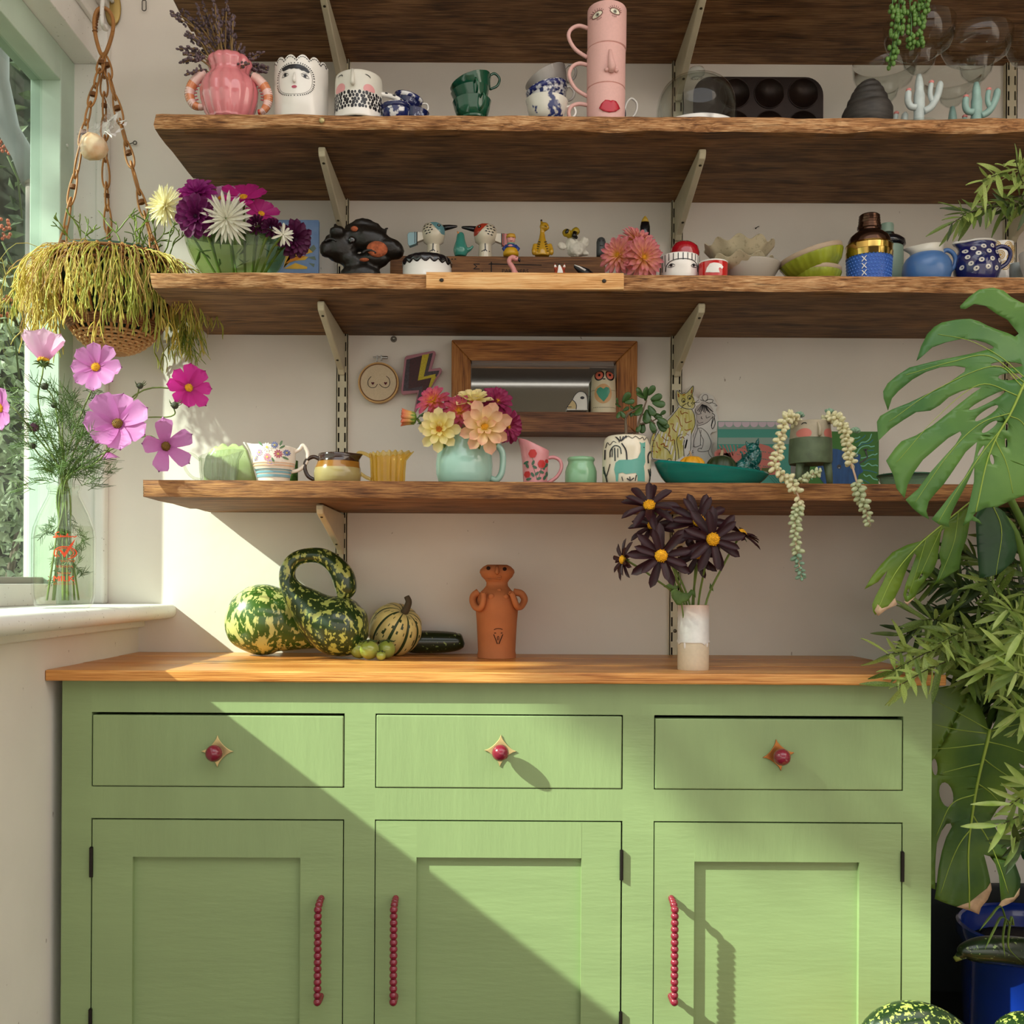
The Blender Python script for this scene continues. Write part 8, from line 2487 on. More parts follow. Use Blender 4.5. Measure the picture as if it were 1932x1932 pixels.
def cfl(label, x, y, d, fac, Rp, spec, mid, sep=True, spin=0., name='cosmos_flower', jit=None):
 base = B0 + Vector((rcs.uniform(-.02, .02), rcs.uniform(-.02, .02), .012))
 o = thing(name, label, 'flower', base, 0, gF)
 h = U(x, y, d) - base; fc = Vector(fac).normalized()
 if spec:
  flower(o, h, fc, Rp*d/F, spec[0], spec[1], spin, rnd=rcs)
 neck = Vector((rcs.uniform(-.006, .006) + (B0 - base).x, (B0 - base).y + rcs.uniform(-.006, .006), k.h(922)))
 m_ = U(mid[0], mid[1], (d + 1.61)/2) - base
 P = bez([(0, 0, 0), neck*.5 + Vector((0, 0, 0)), neck, m_, h - fc*.02, h - fc*.004], 7)
 MB().tube(P, [.0016 - .0006*i/len(P) for i in range(len(P))], 6).build('stem', stemg, o)
 if sep and spec:
  sepals(o, h - fc*.001, fc, Rp*d/F*.8, sepg)
 return o, h, fc
cfl('shell pink cosmos at the top left, petals raised like a cup', 82, 682, 1.60, (-.05, .25, 1), 60, C_back, (74, 770), spin=.2)
cfl('mid pink cosmos facing front beside the hanging basket', 181, 693, 1.59, (.05, -1, .1), 46, C_pink, (150, 790))
cfl('vivid pink cosmos furthest to the right on a long stem', 356, 732, 1.62, (.45, -.85, .08), 42, C_hot, (255, 745))
cfl('six-petalled pink cosmos in the middle of the bunch', 222, 800, 1.57, (.12, -.9, .25), 60, C_six, (185, 870), spin=.5)
cfl('drooping pink cosmos at the lower right of the bunch', 312, 842, 1.60, (.5, -.75, -.1), 54, ([(mC6, 5, 1., 22, .06)], C_six[1]), (265, 825), spin=.6)
cfl('pink cosmos cut off by the left edge of the photo', 2, 770, 1.60, (-.5, -.8, -.15), 42, C_pink, (50, 800))
cfl('small pink cosmos hanging face down behind the foliage', 203, 852, 1.66, (.1, .2, -1), 24, ([(mC6, 6, 1., 35, .06)], C_six[1]), (185, 840))
for lab, x, y, mid, r_ in (('brown cosmos bud below the shell pink bloom', 84, 729, (110, 800), 7), ('small cosmos bud among the upper foliage', 102, 765, (118, 830), 5.5), ('plum cosmos bud at the left of the foliage', 65, 806, (95, 850), 9), ('brown cosmos bud lower left', 61, 841, (90, 870), 6.5), ('cosmos bud near the window jamb', 171, 787, (150, 830), 5.5), ('dark spiky cosmos bud high on a thin stem', 264, 728, (235, 770), 6), ('dark spiky cosmos bud right of the middle bloom', 330, 765, (240, 800), 7)):
 o, h, fc = cfl(lab, x, y, 1.60, (.4 if x > 200 else -.4, -.4, .7), r_, None, mid, False, name='cosmos_bud')
 rr = r_*1.6/F
 mb = MB().ball(h, (rr, rr, rr), 12, 8); mb.build('bud', M('bud_plum', '5a3446', rough=.6) if 'plum' in lab else M('bud_dark', '3a3a2c', rough=.7), o)
 mb = MB()
 for i in range(9):
  a = i*.7; dv = Vector((math.cos(a), math.sin(a)*.8, .5*math.sin(i*1.7))).normalized()
  mb.tube([h + dv*rr*.8, h + dv*rr*1.5 + fc*rr*.3, h + dv*rr*1.9 + fc*rr], [rr*.16, rr*.12, rr*.03], 4)
 mb.build('sepals', sepg, o)
# feathery foliage, far too fine to count
fo = tag(MB().add([(0, 0, 0)], []).build('cosmos_foliage', leafmat('cosmos_green', '3f5a22', '5f7d38', trans=.2, vs=30)), 'feathery green cosmos foliage bunched in the bottle mouth', 'foliage')
mb = MB(); rf = random.Random(12)
for i in range(210):
 f = rf.random()
 x = 122 + rf.gauss(0, 26 + 10*f); y = 905 - 165*f**1.3 + rf.uniform(-10, 22)
 if i > 160:
  x = 122 + rf.uniform(-38, 38); y = rf.uniform(985, 1090)
 p = U(x, y, 1.61 + (rf.gauss(0, .03) if i <= 160 else rf.uniform(-.03, .03))) - B0
 if i <= 160:
  out = Vector(((x - 122)/40 + rf.gauss(0, .5), rf.gauss(0, .6), .55 + rf.gauss(0, .4))).normalized()
  L = rf.uniform(.02, .042)
 else:
  out = Vector((rf.gauss(0, .5), rf.gauss(0, .4), rf.gauss(.3, .6))).normalized(); L = rf.uniform(.012, .022)
 P = bez([p, p + out*L*.5, p + out*L + Vector((0, 0, -L*.25*abs(out.x)))], 3)
 mb.tube(P, .0006, 3, cap=False)
 for q in range(4):
  c = P[1 + q]
  for sg in (-1, 1):
   d2 = (out + sg*Vector((-out.z, rf.gauss(0, .6), out.x)).normalized()*.9).normalized()
   e1 = c + d2*L*.32; e2 = c + d2*L*.55 + out*L*.12
   mb.tube([c, e1, e2], [.0005, .00045, .0002], 3, cap=False)
me = mb.mesh('cosmos_foliage', MATS['cosmos_green'], fix=False)
fo.data = me; fo.location = B0; stuff(fo)
# ================================================================ hanging basket
kb = K(217, 560, 1.78)
zr_, zb_ = U(217, 492, 1.78).z, U(217, 668, 1.78).z
BC = Vector((kb.loc.x, kb.loc.y, zb_))
bs = thing('hanging_basket', 'cane hanging basket on knotted cane chains at the window corner', 'basket', BC)
cane, caned = M('cane', 'a8733c', rough=.5, var=.15, vs=60), M('cane_dark', '7a4c24', rough=.55, var=.2, vs=60)
HB = zr_ - zb_; RB = .106
def bprof(t):
 return Vector((RB*math.sin(t*PI/2)**.85, 0, HB*(1 - math.cos(t*PI/2))**.95))
rib = MB().tube([bprof(i/14) for i in range(15)], .0026, 7).mesh('rib', cane)
for i in range(34):
 inst(rib, 'rib', bs, Matrix.Rotation(2*PI*i/34, 4, 'Z'))
mb = MB()
for j in range(9):
 t = .10 + .035*j
 p = bprof(t)
 mb.tube([((p.x + .0022*math.sin(17*a + PI*j))*math.cos(a), (p.x + .0022*math.sin(17*a + PI*j))*math.sin(a), p.z) for a in [2*PI*i/136 for i in range(137)]], .0025, 6)
mb.build('woven_base', M('cane_pale', 'c09560', rough=.55, var=.15, vs=60), bs)
mb = MB()
for j in range(7):
 t = .44 + .02*j if j < 4 else .90 + .04*(j - 4)
 p = bprof(t)
 mb.tube([(p.x*1.015*math.cos(a), p.x*1.015*math.sin(a), p.z) for a in [2*PI*i/72 for i in range(73)]], .0028, 6)
mb.build('rim_coils', caned, bs)
MB().lathe([(0, .006)] + [(bprof(t).x*.94, bprof(t).z + .004) for t in [i/12 for i in range(2, 13)]] + [(bprof(1).x*.9, bprof(1).z), (bprof(.8).x*.85, bprof(.85).z), (0, bprof(.85).z)], 44).build('liner', M('basket_liner_green', '1f3324', rough=.8), bs)
# hook, hoop and chains
HK = U(197, 52, 1.80)
hkb = Vector((HK.x + .0, 0, HK.z + .03))
hk = thing('wall_hook', 'brass backplate with white hook near the ceiling of the window corner', 'hook', Vector((U(214, 18, 1.93).x, -.002, U(214, 18, 1.93).z)))
MB().lathe([(0, 0), (.016, 0), (.017, -.002), (.014, -.004), (0, -.0045)], 24, rot=Matrix.Rotation(-PI/2, 3, 'X')).xf(Matrix.Diagonal((.9, 1, 2.0, 1))).build('backplate', M('brass_old', 'b59a5c', rough=.4, metal=.6), hk)
q = HK + Vector((0, 0, .002)) - hk.location
MB().tube(bez([(0, -.002, .012), (0, -.05, .016), (q.x*.6, q.y*.75, .012), (q.x, q.y - .012, q.z + .012), (q.x, q.y - .004, q.z - .004), (q.x, q.y + .010, q.z)], 6), .0036, 10).build('hook', whitem, hk)
hp = MB()
rc0, rc1 = U(196, 15, 1.80) - BC, U(196, 106, 1.80) - BC
cz, hh, ww = (rc0.z + rc1.z)/2, abs(rc0.z - rc1.z)/2, .0155
hp.tube([(rc0.x + ww*math.cos(a)*(1 - .25*math.sin(a)*-1), .004*math.sin(2*a) + rc0.y, cz + hh*math.sin(a)) for a in [2*PI*i/36 for i in range(37)]], .0034, 8)
hp.build('cane_hoop', cane, bs)
hp = MB()
for i in range(8):
 a = 2.2 + i*.13
 p0 = Vector((rc0.x + ww*math.cos(a), rc0.y, cz + hh*math.sin(a)))
 hp.ball(p0, (.0048, .0048, .0022), 10, 6, rot=Matrix.Rotation(a, 3, 'Y'))
hp.build('hoop_binding', caned, bs)
link_n = 0
def chain(P0, P1, P2, nl, twist):
 global link_n
 P = bez([P0, P1, P2], 24)
 # equal arc pieces
 for i in range(nl):
  a, b = P[int(i*(len(P) - 1)/nl)], P[min(len(P) - 1, int((i + 1)*(len(P) - 1)/nl) + 1)]
  ax = (b - a); L = ax.length; ax.normalize()
  s1 = Vector((0, -1, 0)) if (i + twist) % 2 else Vector((1, -.25, 0))
  s1 = (s1 - ax*s1.dot(ax)).normalized()
  w_ = .0072
  loop = []
  for j in range(25):
   t = 2*PI*j/24
   u = math.cos(t)
   wd = w_*math.sin(t)*(1 - .30*u)
   loop.append(a + ax*(L*.5 - u*L*.54) + s1*wd)
  MB().tube(loop, .0018, 7).build('cane_link', cane, bs)
  kn = a + ax*L*.46
  mbk = MB()
  for j in range(3):
   mbk.tube([kn + ax*(.0024*(j - 1)) + (s1*math.cos(t)*.0052 + ax.cross(s1)*math.sin(t)*.0036) for t in [2*PI*q/12 for q in range(13)]], .0013, 6)
  if i % 2 == 0:
   mbk.build('knot', caned, bs)
top_ = rc1 + Vector((0, 0, .004))
for (x, y, dd, x2, y2, nl, tw) in ((112, 492, -.02, 158, 250, 9, 0), (206, 480, .09, 198, 280, 9, 1), (298, 496, -.02, 243, 290, 9, 0)):
 e = U(x, y, 1.78 + dd) - BC
 mdl = U(x2, y2, 1.79 + dd*.5) - BC
 chain(top_, mdl, e, nl, tw)
# ---- the plant in it
pl = thing('mistletoe_cactus', 'yellow-green mistletoe cactus spilling over the hanging basket', 'plant', BC + Vector((0, 0, HB*.9)))
rm = [leafmat('cactus_sunlit_yellow', 'cdb548', 'e2d070', trans=.2, vs=30), leafmat('cactus_lime', 'a3aa40', 'c6c45c', trans=.2, vs=30), leafmat('cactus_fresh_green', '5f7a2c', '83983c', trans=.2, vs=30), M('dry_root', 'b08a50', rough=.8)]
mbs = [MB() for _ in rm]
rr_ = random.Random(77)
def strand(p, v, L, sag, mi, r=.0013, depth=0):
 n = 6
 P = [Vector(p)]
 d = Vector(v).normalized()
 for i in range(n):
  d = (d + Vector((rr_.gauss(0, .16), rr_.gauss(0, .16), -sag*.30 + rr_.gauss(0, .08)))).normalized()
  q = P[-1] + d*L/n
  P.append(q)
 mbs[mi].tube(P, [r]*n + [r*.6], 5, cap=False)
 if depth < 2:
  for _ in range(rr_.randint(2, 3)):
   dv = (d + Vector((rr_.gauss(0, .5), rr_.gauss(0, .5), rr_.gauss(-.1*sag, .3)))).normalized()
   strand(P[-1], dv, L*rr_.uniform(.45, .7), sag*.8, mi, r*.85, depth + 1)
for i in range(185):
 a = rr_.uniform(0, 2*PI)
 if rr_.random() < .45:
  a = rr_.uniform(PI*1.0, PI*1.95)
 rad = RB*rr_.uniform(.55, 1.0)
 p = Vector((rad*math.cos(a), rad*math.sin(a), .006))
 v = Vector((math.cos(a)*1.0, math.sin(a)*1.0, rr_.uniform(.3, 1.0)))
 mi = 0 if math.cos(a) < -.1 and rr_.random() < .8 else (1 if rr_.random() < .65 else 0)
 strand(p, v, rr_.uniform(.035, .095), rr_.uniform(.9, 2.3), mi)
for i in range(170):       # dry roots and hairs
 a = rr_.uniform(PI*.9, PI*2.05); rad = RB*rr_.uniform(.8, 1.08)
 p = Vector((rad*math.cos(a), rad*math.sin(a), .012))
 strand(p, Vector((math.cos(a) + rr_.gauss(0, .3), math.sin(a), .4)), rr_.uniform(.03, .11), rr_.uniform(.9, 2.6), 3 if rr_.random() < .5 else 0, .0006, 1)
for i in range(16):       # upright fresh shoots
 a = rr_.uniform(0, 2*PI); rad = RB*rr_.uniform(.1, .85)
 p = Vector((rad*math.cos(a), rad*math.sin(a), .004))
 strand(p, Vector((math.cos(a)*.35, math.sin(a)*.3, 1)), rr_.uniform(.035, .055), -.1, 2, .0013, 0)
for i in range(46):       # the hank that hangs at the right under the shelf end
 x, y = rr_.uniform(330, 372), rr_.uniform(588, 622)
 p = U(x, y, 1.80 + rr_.uniform(-.02, .04)) - pl.location
 strand(p, Vector((rr_.gauss(.1, .3), rr_.gauss(0, .2), -1)), rr_.uniform(.02, .05), .6, 1 if rr_.random() < .75 else 2, .0008, 1)
hk_ = bez([Vector((RB*.9, 0, 0)), Vector((RB*1.02, .01, .015)), U(345, 600, 1.80) - pl.location], 5)
mbs[1].tube(hk_, .004, 6)
for mbx, m_, nm in zip(mbs, rm, ('yellow_stems', 'lime_stems', 'fresh_shoots', 'dry_roots')):
 stuff(mbx.build(nm, m_, pl, fix=False))
# ---- peach shell wrapped in film, caught in the chains
p = U(176, 278, 1.74)
sh = thing('wrapped_shell', 'peach coloured shell in torn clear film hanging in the cane chains', 'shell', p)
mb = MB().lathe([(0, -.024), (.009, -.021), (.020, -.010), (.0245, .002), (.021, .014), (.011, .021), (0, .023)], 40, mod=lambda t, z, r: r*(1 + .03*math.sin(9*t)))
mb.xf(Matrix.Rotation(.7, 4, 'Y') @ Matrix.Diagonal((1, .75, 1, 1)))
mb.build('shell', M('peach_shell', 'd9a577', rough=.4, col2='e9d4b4', vs=40, sss=.1), sh)
rfm = random.Random(8)
mb = MB()
def film(u, v):
 x = .055*u - .02; z = .035*(v - .5)*(1 - .2*u) + .012*u + .020*u
 return (x + .004*noise.noise((u*6, v*6, 1)), -.018*(1 - u) + .008*noise.noise((u*7, v*7, 4)), z + .006*noise.noise((u*5, v*8, 7)) + .02*u*u)
mb.surf(film, 16, 12)
mb.build('clear_film', glass('cling_film', 'f4f4f2', rough=.1, ior=1.7, solid=.06, tint='f4efe8'), sh)
mb = MB()
for i in range(22):
 c = Vector((.035 + rfm.gauss(0, .009), rfm.gauss(0, .006), .034 + rfm.gauss(0, .012)))
 mb.add([c, c + Vector((rfm.gauss(0, .006), rfm.gauss(0, .004), rfm.gauss(.004, .006))), c + Vector((rfm.gauss(0, .006), rfm.gauss(0, .004), rfm.gauss(.004, .006)))], [(0, 1, 2)])
mb.build('torn_edge', M('white_film_scraps', 'e9e4e2', rough=.5), sh, smooth=False)
mb = MB().tube(bez([(.030, 0, .030), (.026, .02, .06), top_ * 0 + Vector((.008, .03, .10))], 5), .0007, 5)
mb.build('tie_thread', M('thread_white', 'd8d4cc', rough=.8), sh)
# ================================================================ plants and pots at the right
POTC = Vector((U(1965, 1745, 1.70).x, 1.70 - CAMD, 0))
zp = U(1900, 1750, 1.70).z
bp = thing('blue_plant_pot', 'cobalt blue glazed plant pot standing at the right of the cabinet', 'plant pot', POTC)
cob = M('cobalt_glaze', '0f2f8c', rough=.18, coat=.5, var=.15, vs=6)
MB().lathe(vessel([(.085, 0), (.10, .02), (.118, .2), (.122, zp - .03), (.130, zp - .02), (.130, zp)], .008, .02), 48).build('body', cob, bp, auto=50)
MB().lathe([(0, zp - .035), (.112, zp - .035), (0, zp - .02)], 30).build('soil', MATS['potting_soil'], bp)
k = K(1885, 1765, 1.60, zp)
o = thing('courgette', 'dark flecked courgette lying across the blue plant pot', 'courgette', U(1885, 1745, 1.60))
o.location.z = zp + .0; kk = K(1885, 1745, 1.60); kk.loc = Vector(o.location)
fattube(kk, [(1804, 1760, 4), (1812, 1757, 9), (1822, 1750, 16), (1850, 1747, 24), (1890, 1748, 27), (1930, 1752, 28), (1960, 1756, 26), (1980, 1758, 10)], 24).build('body', gm3, o)
MB().tube([kk.L(1815, 1757), kk.L(1801, 1765)], [kk.r(8), kk.r(5)], 9).build('stem', M('courgette_stem', '6f7a34', rough=.7), o)
# gourds on a low stool in front, only their tops in view
st = thing('low_stool', 'low wooden stool below the frame carrying the gourds', 'stool', (.62, -.535, 0))
zst = U(1722, 2046, 1.42).z
MB().box(-.16, .22, -.13, .13, zst - .025, zst).build('seat', wt, st, smooth=False, bevel=.004)
for x in (-.13, .19):
 for y in (-.11, .11):
  MB().box(x - .015, x + .015, y - .015, y + .015, 0, zst - .025).build('leg', wt2, st, smooth=False)
k = K(1722, 2000, 1.42, zst)
o = thing('gourd', 'arched flecked gourd neck rising at the bottom right corner', 'gourd', k.loc)
gm4 = gourdmat('gourd_dark_speckled', '1a2e14', 'a9b25c', 120, .57, 190, .60, (1, 1, 1))
fattube(k, [(1640, 2043, 3), (1640, 2020, 24), (1644, 1985, 33), (1662, 1950, 36), (1695, 1930, 37), (1735, 1928, 37), (1775, 1945, 38), (1803, 1975, 42), (1815, 2010, 40), (1815, 2043, 6)], 32).build('body', gm4, o)
k = K(1925, 1960, 1.42, zst)
o = thing('gourd', 'small flecked gourd at the very bottom right corner', 'gourd', k.loc)
fattube(k, [(1886, 1995, 3), (1890, 1985, 25), (1915, 1965, 46), (1945, 1965, 50), (1975, 1990, 25), (1978, 1995, 3)], 28).build('body', gm4, o)
# ---- monstera
ms = thing('monstera_plant', 'monstera with big split leaves growing from the blue pot', 'plant', POTC + Vector((0, 0, zp - .03)))
def monmat(name, a, b):
 return leafmat(name, a, b, trans=.22, rough=.32, vs=7)
m4 = monmat('monstera_lower', '30552f', '688530')
m1, m2, m3 = monmat('monstera_mid', '437338', '6c9646'), monmat('monstera_dark', '1d3f26', '35602c'), monmat('monstera_yellow_green', '466b22', '7f982c')
vein, dryl = M('monstera_vein', '98ae48', rough=.45), M('dry_leaf_edge', 'b99a7c', rough=.8, var=.2, vs=60)
def bigleaf(poly, d, mid, mat, curl=.5, wob_=.010, holes=(), veins=(), vw=3.0, brown=(), seed=0, tilt=0.):
 """split leaf: outline seen in the photo, hung at its own distance and bowed away from the midrib"""
 a, b = U(*mid[0], d), U(*mid[1], d)
 ax = Vector((b.x - a.x, b.z - a.z)).normalized()
 nx = Vector((-ax.y, ax.x))
 def yf(x, z):
  q = Vector((x + ms.location.x - a.x, z + ms.location.z - a.z))
  s, t = q.dot(nx), q.dot(ax)
  return (d - CAMD - ms.location.y) + curl*s*s + .18*curl*t*t + tilt*s + wob_*noise.noise((x*9, z*9, seed)) - .004*math.exp(-(s/.012)**2)
 def W(pts):
  return [(p.x - ms.location.x, p.z - ms.location.z) for p in (U(x, y, d) for x, y in pts)]
 P2 = W(poly)
 loops = [[Vector((x, z, 0)) for x, z in P2]]
 for cx, cy, rx, ry, an in holes:
  c = W([(cx, cy)])[0]; s_ = d/F
  loops.append([Vector((c[0] + rx*s_*math.cos(t)*math.cos(an) - ry*s_*math.sin(t)*math.sin(an), c[1] + rx*s_*math.cos(t)*math.sin(an) + ry*s_*math.sin(t)*math.cos(an), 0)) for t in [2*PI*i/14 for i in range(14)]])
 tri = geometry.tessellate_polygon(loops)
 fl_ = [p for l_ in loops for p in l_]
 bm = bmesh.new(); vv = [bm.verts.new((p.x, 0, p.y)) for p in fl_]
 for t in tri:
  try: bm.faces.new([vv[i] for i in t])
  except ValueError: pass
 for _ in range(5):
  es = [e for e in bm.edges if e.calc_length() > .014]
  if not es: break
  bmesh.ops.subdivide_edges(bm, edges=es, cuts=1); bmesh.ops.triangulate(bm, faces=bm.faces[:])
 bm.verts.index_update()
 mb = MB().add([(v.co.x, yf(v.co.x, v.co.z), v.co.z) for v in bm.verts], [tuple(v.index for v in f.verts) for f in bm.faces])
 bm.free()
 lo = mb.build('leaf', mat, ms, solid=.0009)
 vb = MB()
 for i, pts in enumerate((mid,) + tuple(veins)):
  w_ = vw if i == 0 else vw*.4
  q = [Vector((p[0], p[1], 0)) for p in W(pts)]
  q = bez(q, 8)
  vb.tube([(p.x, yf(p.x, p.y) - .0007, p.y) for p in q], [w_*d/F*(1 - .6*j/len(q)) for j in range(len(q))], 6, flat=.6)
 vb.build('veins', vein, lo)
 if brown:
  bb_ = MB()
  for pts in brown:
   bb_.decal(W(pts), lambda x, z: yf(x, z) - .0009, .012)
  bb_.build('dry_edge', dryl, lo, solid=.0008)
 return lo
L1 = [(1990, 590), (1932, 567), (1914, 556), (1900, 544), (1881, 538), (1856, 541), (1838, 554), (1822, 571), (1823, 576), (1832, 577), (1848, 568), (1869, 572), (1889, 587), (1910, 599), (1920, 613), (1929, 626), (1922, 632), (1910, 625), (1889, 617), (1873, 610), (1856, 601), (1840, 596), (1815, 597), (1788, 602), (1774, 610), (1761, 624), (1749, 647), (1739, 676), (1749, 668), (1769, 650), (1794, 641), (1823, 635), (1848, 637), (1867, 643), (1879, 650), (1881, 654), (1873, 656), (1840, 664), (1798, 672), (1767, 678), (1726, 688), (1703, 703), (1687, 717), (1679, 732), (1680, 745), (1688, 769), (1695, 746), (1707, 732), (1732, 711), (1757, 697), (1782, 689), (1807, 687), (1827, 691), (1825, 699), (1811, 709), (1788, 725), (1757, 740), (1726, 755), (1695, 767), (1674, 779), (1668, 790), (1670, 825), (1664, 832), (1674, 823), (1693, 804), (1716, 788), (1740, 773), (1765, 771), (1782, 761), (1798, 746), (1819, 736), (1840, 730), (1854, 730), (1840, 740), (1819, 757), (1798, 775), (1767, 800), (1736, 819), (1711, 829), (1699, 842), (1682, 866), (1694, 893), (1700, 919), (1706, 927), (1715, 938), (1720, 913), (1732, 888), (1747, 866), (1774, 842), (1794, 825), (1817, 812), (1819, 818), (1807, 837), (1782, 864), (1761, 889), (1739, 921), (1717, 941), (1730, 957), (1745, 970), (1759, 979), (1755, 963), (1759, 945), (1770, 930), (1785, 912), (1806, 880), (1825, 852), (1846, 833), (1838, 870), (1820, 902), (1800, 928), (1780, 956), (1763, 979), (1778, 989), (1798, 994), (1796, 986), (1800, 969), (1811, 943), (1826, 912), (1835, 891), (1840, 880), (1841, 908), (1835, 941), (1830, 967), (1824, 991), (1839, 981), (1850, 984), (1861, 989), (1854, 980), (1842, 972), (1846, 967), (1865, 957), (1887, 956), (1909, 945), (1932, 936), (1965, 925), (1990, 900)]
bigleaf(L1, 1.36, [(1950, 690), (1925, 730), (1902, 784), (1881, 825), (1862, 880), (1846, 965)], m1, 1.1, .012,
  [(1900, 688, 29, 6, -.03), (1905, 711, 22, 7, .05), (1864, 755, 36, 5, .5), (1863, 779, 24, 6, .62), (1868, 805, 17, 5, .7), (1900, 805, 3, 7, .1), (1901, 835, 2.5, 9, .1), (1875, 866, 4, 10, .2), (1852, 850, 12, 2.5, 1.0)],
  [[(1930, 715), (1890, 672), (1840, 640), (1780, 625)], [(1928, 724), (1870, 670), (1800, 680), (1720, 702)], [(1924, 732), (1880, 690), (1780, 728), (1690, 790)], [(1918, 750), (1850, 725), (1770, 790), (1700, 870)], [(1904, 780), (1850, 800), (1790, 860), (1735, 945)], [(1890, 808), (1850, 860), (1810, 920), (1775, 985)], [(1925, 735), (1950, 760), (1985, 780)], [(1902, 785), (1930, 800), (1960, 860)], [(1880, 830), (1900, 870), (1915, 930)]], 4.2, seed=1)
L2 = [(1841, 936), (1830, 952), (1803, 969), (1776, 989), (1735, 1021), (1711, 1028), (1685, 1042), (1663, 1065), (1646, 1086), (1637, 1100), (1630, 1112), (1656, 1098), (1674, 1076), (1667, 1097), (1652, 1126), (1646, 1141), (1648, 1154), (1652, 1160), (1672, 1150), (1693, 1140), (1689, 1130), (1700, 1108), (1709, 1082), (1717, 1060), (1724, 1044), (1729, 1048), (1720, 1076), (1711, 1102), (1707, 1123), (1715, 1141), (1730, 1128), (1737, 1110), (1750, 1093), (1763, 1076), (1770, 1054), (1772, 1021), (1774, 1002), (1780, 997), (1777, 1019), (1772, 1045), (1778, 1065), (1772, 1091), (1764, 1106), (1778, 1096), (1800, 1082), (1813, 1073), (1815, 1043), (1824, 1015), (1829, 984), (1834, 956)]
bigleaf(L2, 1.42, [(1836, 940), (1776, 989), (1730, 1030), (1690, 1080), (1656, 1150)], m3, .9, .010, [(1739, 1087, 7, 2.4, .9), (1716, 1118, 2.4, 7, -.2)], [[(1776, 989), (1756, 1040), (1732, 1100)], [(1805, 965), (1800, 1020), (1775, 1095)], [(1745, 1015), (1735, 1060), (1717, 1125)]], 2.4,
  [[(1650, 1152), (1656, 1140), (1664, 1148), (1676, 1144), (1690, 1128), (1694, 1141), (1672, 1151), (1657, 1162)], [(1708, 1134), (1716, 1136), (1730, 1126), (1716, 1142)]], seed=3)
bigleaf([(1841, 973), (1843, 1010), (1845, 1043), (1850, 1091), (1865, 1089), (1887, 1082), (1909, 1060), (1918, 1036), (1912, 1002), (1894, 967), (1870, 950), (1850, 955)], 1.45, [(1868, 950), (1886, 1000), (1880, 1085)], m2, .8, .006, vw=1.6, seed=5)
L4 = [(1752, 1302), (1790, 1294), (1813, 1297), (1826, 1307), (1846, 1331), (1854, 1352), (1858, 1370), (1863, 1376), (1868, 1372), (1876, 1356), (1882, 1332), (1897, 1322), (1932, 1318), (1975, 1330), (1985, 1440), (1945, 1452), (1926, 1441), (1930, 1448), (1970, 1470), (1968, 1505), (1932, 1499), (1915, 1488), (1900, 1488), (1904, 1496), (1900, 1514), (1885, 1528), (1873, 1548), (1888, 1575), (1904, 1606), (1918, 1630), (1932, 1662), (1933, 1680), (1926, 1702), (1910, 1712), (1891, 1719), (1897, 1706), (1893, 1683), (1889, 1655), (1882, 1633), (1872, 1618), (1861, 1615), (1866, 1634), (1873, 1662), (1876, 1680), (1871, 1702), (1860, 1718), (1857, 1732), (1840, 1725), (1810, 1715), (1786, 1707), (1769, 1700), (1772, 1682), (1777, 1645), (1784, 1609), (1791, 1582), (1800, 1562), (1797, 1555), (1789, 1556), (1780, 1570), (1773, 1594), (1771, 1640), (1770, 1682), (1752, 1676)]
bigleaf(L4, 1.60, [(1862, 1374), (1848, 1450), (1837, 1530), (1832, 1610), (1838, 1720)], m4, .7, .012, [(1787, 1500, 13, 24, .25), (1766, 1448, 5, 16, .1)],
  [[(1858, 1374), (1820, 1352), (1765, 1322)], [(1856, 1382), (1800, 1375), (1760, 1366)], [(1852, 1402), (1800, 1410), (1758, 1414)], [(1846, 1440), (1810, 1450), (1778, 1459)], [(1842, 1498), (1795, 1520), (1770, 1580)], [(1838, 1560), (1812, 1600), (1780, 1690)], [(1866, 1378), (1900, 1370), (1940, 1362)], [(1860, 1398), (1900, 1408), (1950, 1425)], [(1852, 1430), (1890, 1456), (1945, 1490)], [(1844, 1478), (1870, 1495), (1894, 1520)], [(1838, 1540), (1870, 1590), (1910, 1690)]], 5,
  [[(1812, 1716), (1838, 1708), (1855, 1692), (1868, 1680), (1874, 1668), (1877, 1682), (1871, 1702), (1860, 1718), (1857, 1732), (1838, 1724)], [(1890, 1720), (1898, 1704), (1906, 1700), (1922, 1698), (1932, 1680), (1932, 1694), (1922, 1706), (1908, 1713)]], seed=7)
bigleaf([(1915, 1590), (1990, 1575), (1995, 1640), (1950, 1640), (1930, 1620)], 1.66, [(1990, 1600), (1920, 1605)], m2, .6, .006, vw=1.5, seed=9)
sb = MB()
for pts, d1_ in (([(1952, 690), (2010, 900), (2030, 1300), (1990, 1745)], 1.40), ([(1838, 940), (1900, 930), (1985, 1200), (1975, 1745)], 1.50), ([(1868, 950), (1930, 1050), (1975, 1400), (1968, 1745)], 1.52), ([(1862, 1374), (1885, 1340), (1950, 1480), (1962, 1745)], 1.63)):
 n_ = len(pts)
 sb.tube(bez([U(x, y, d1_ + (1.70 - d1_)*i/(n_ - 1)) - ms.location for i, (x, y) in enumerate(pts)], 8), .0055, 8)
sb.build('leaf_stalks', M('monstera_stalk', '5d7a34', rough=.5), ms)
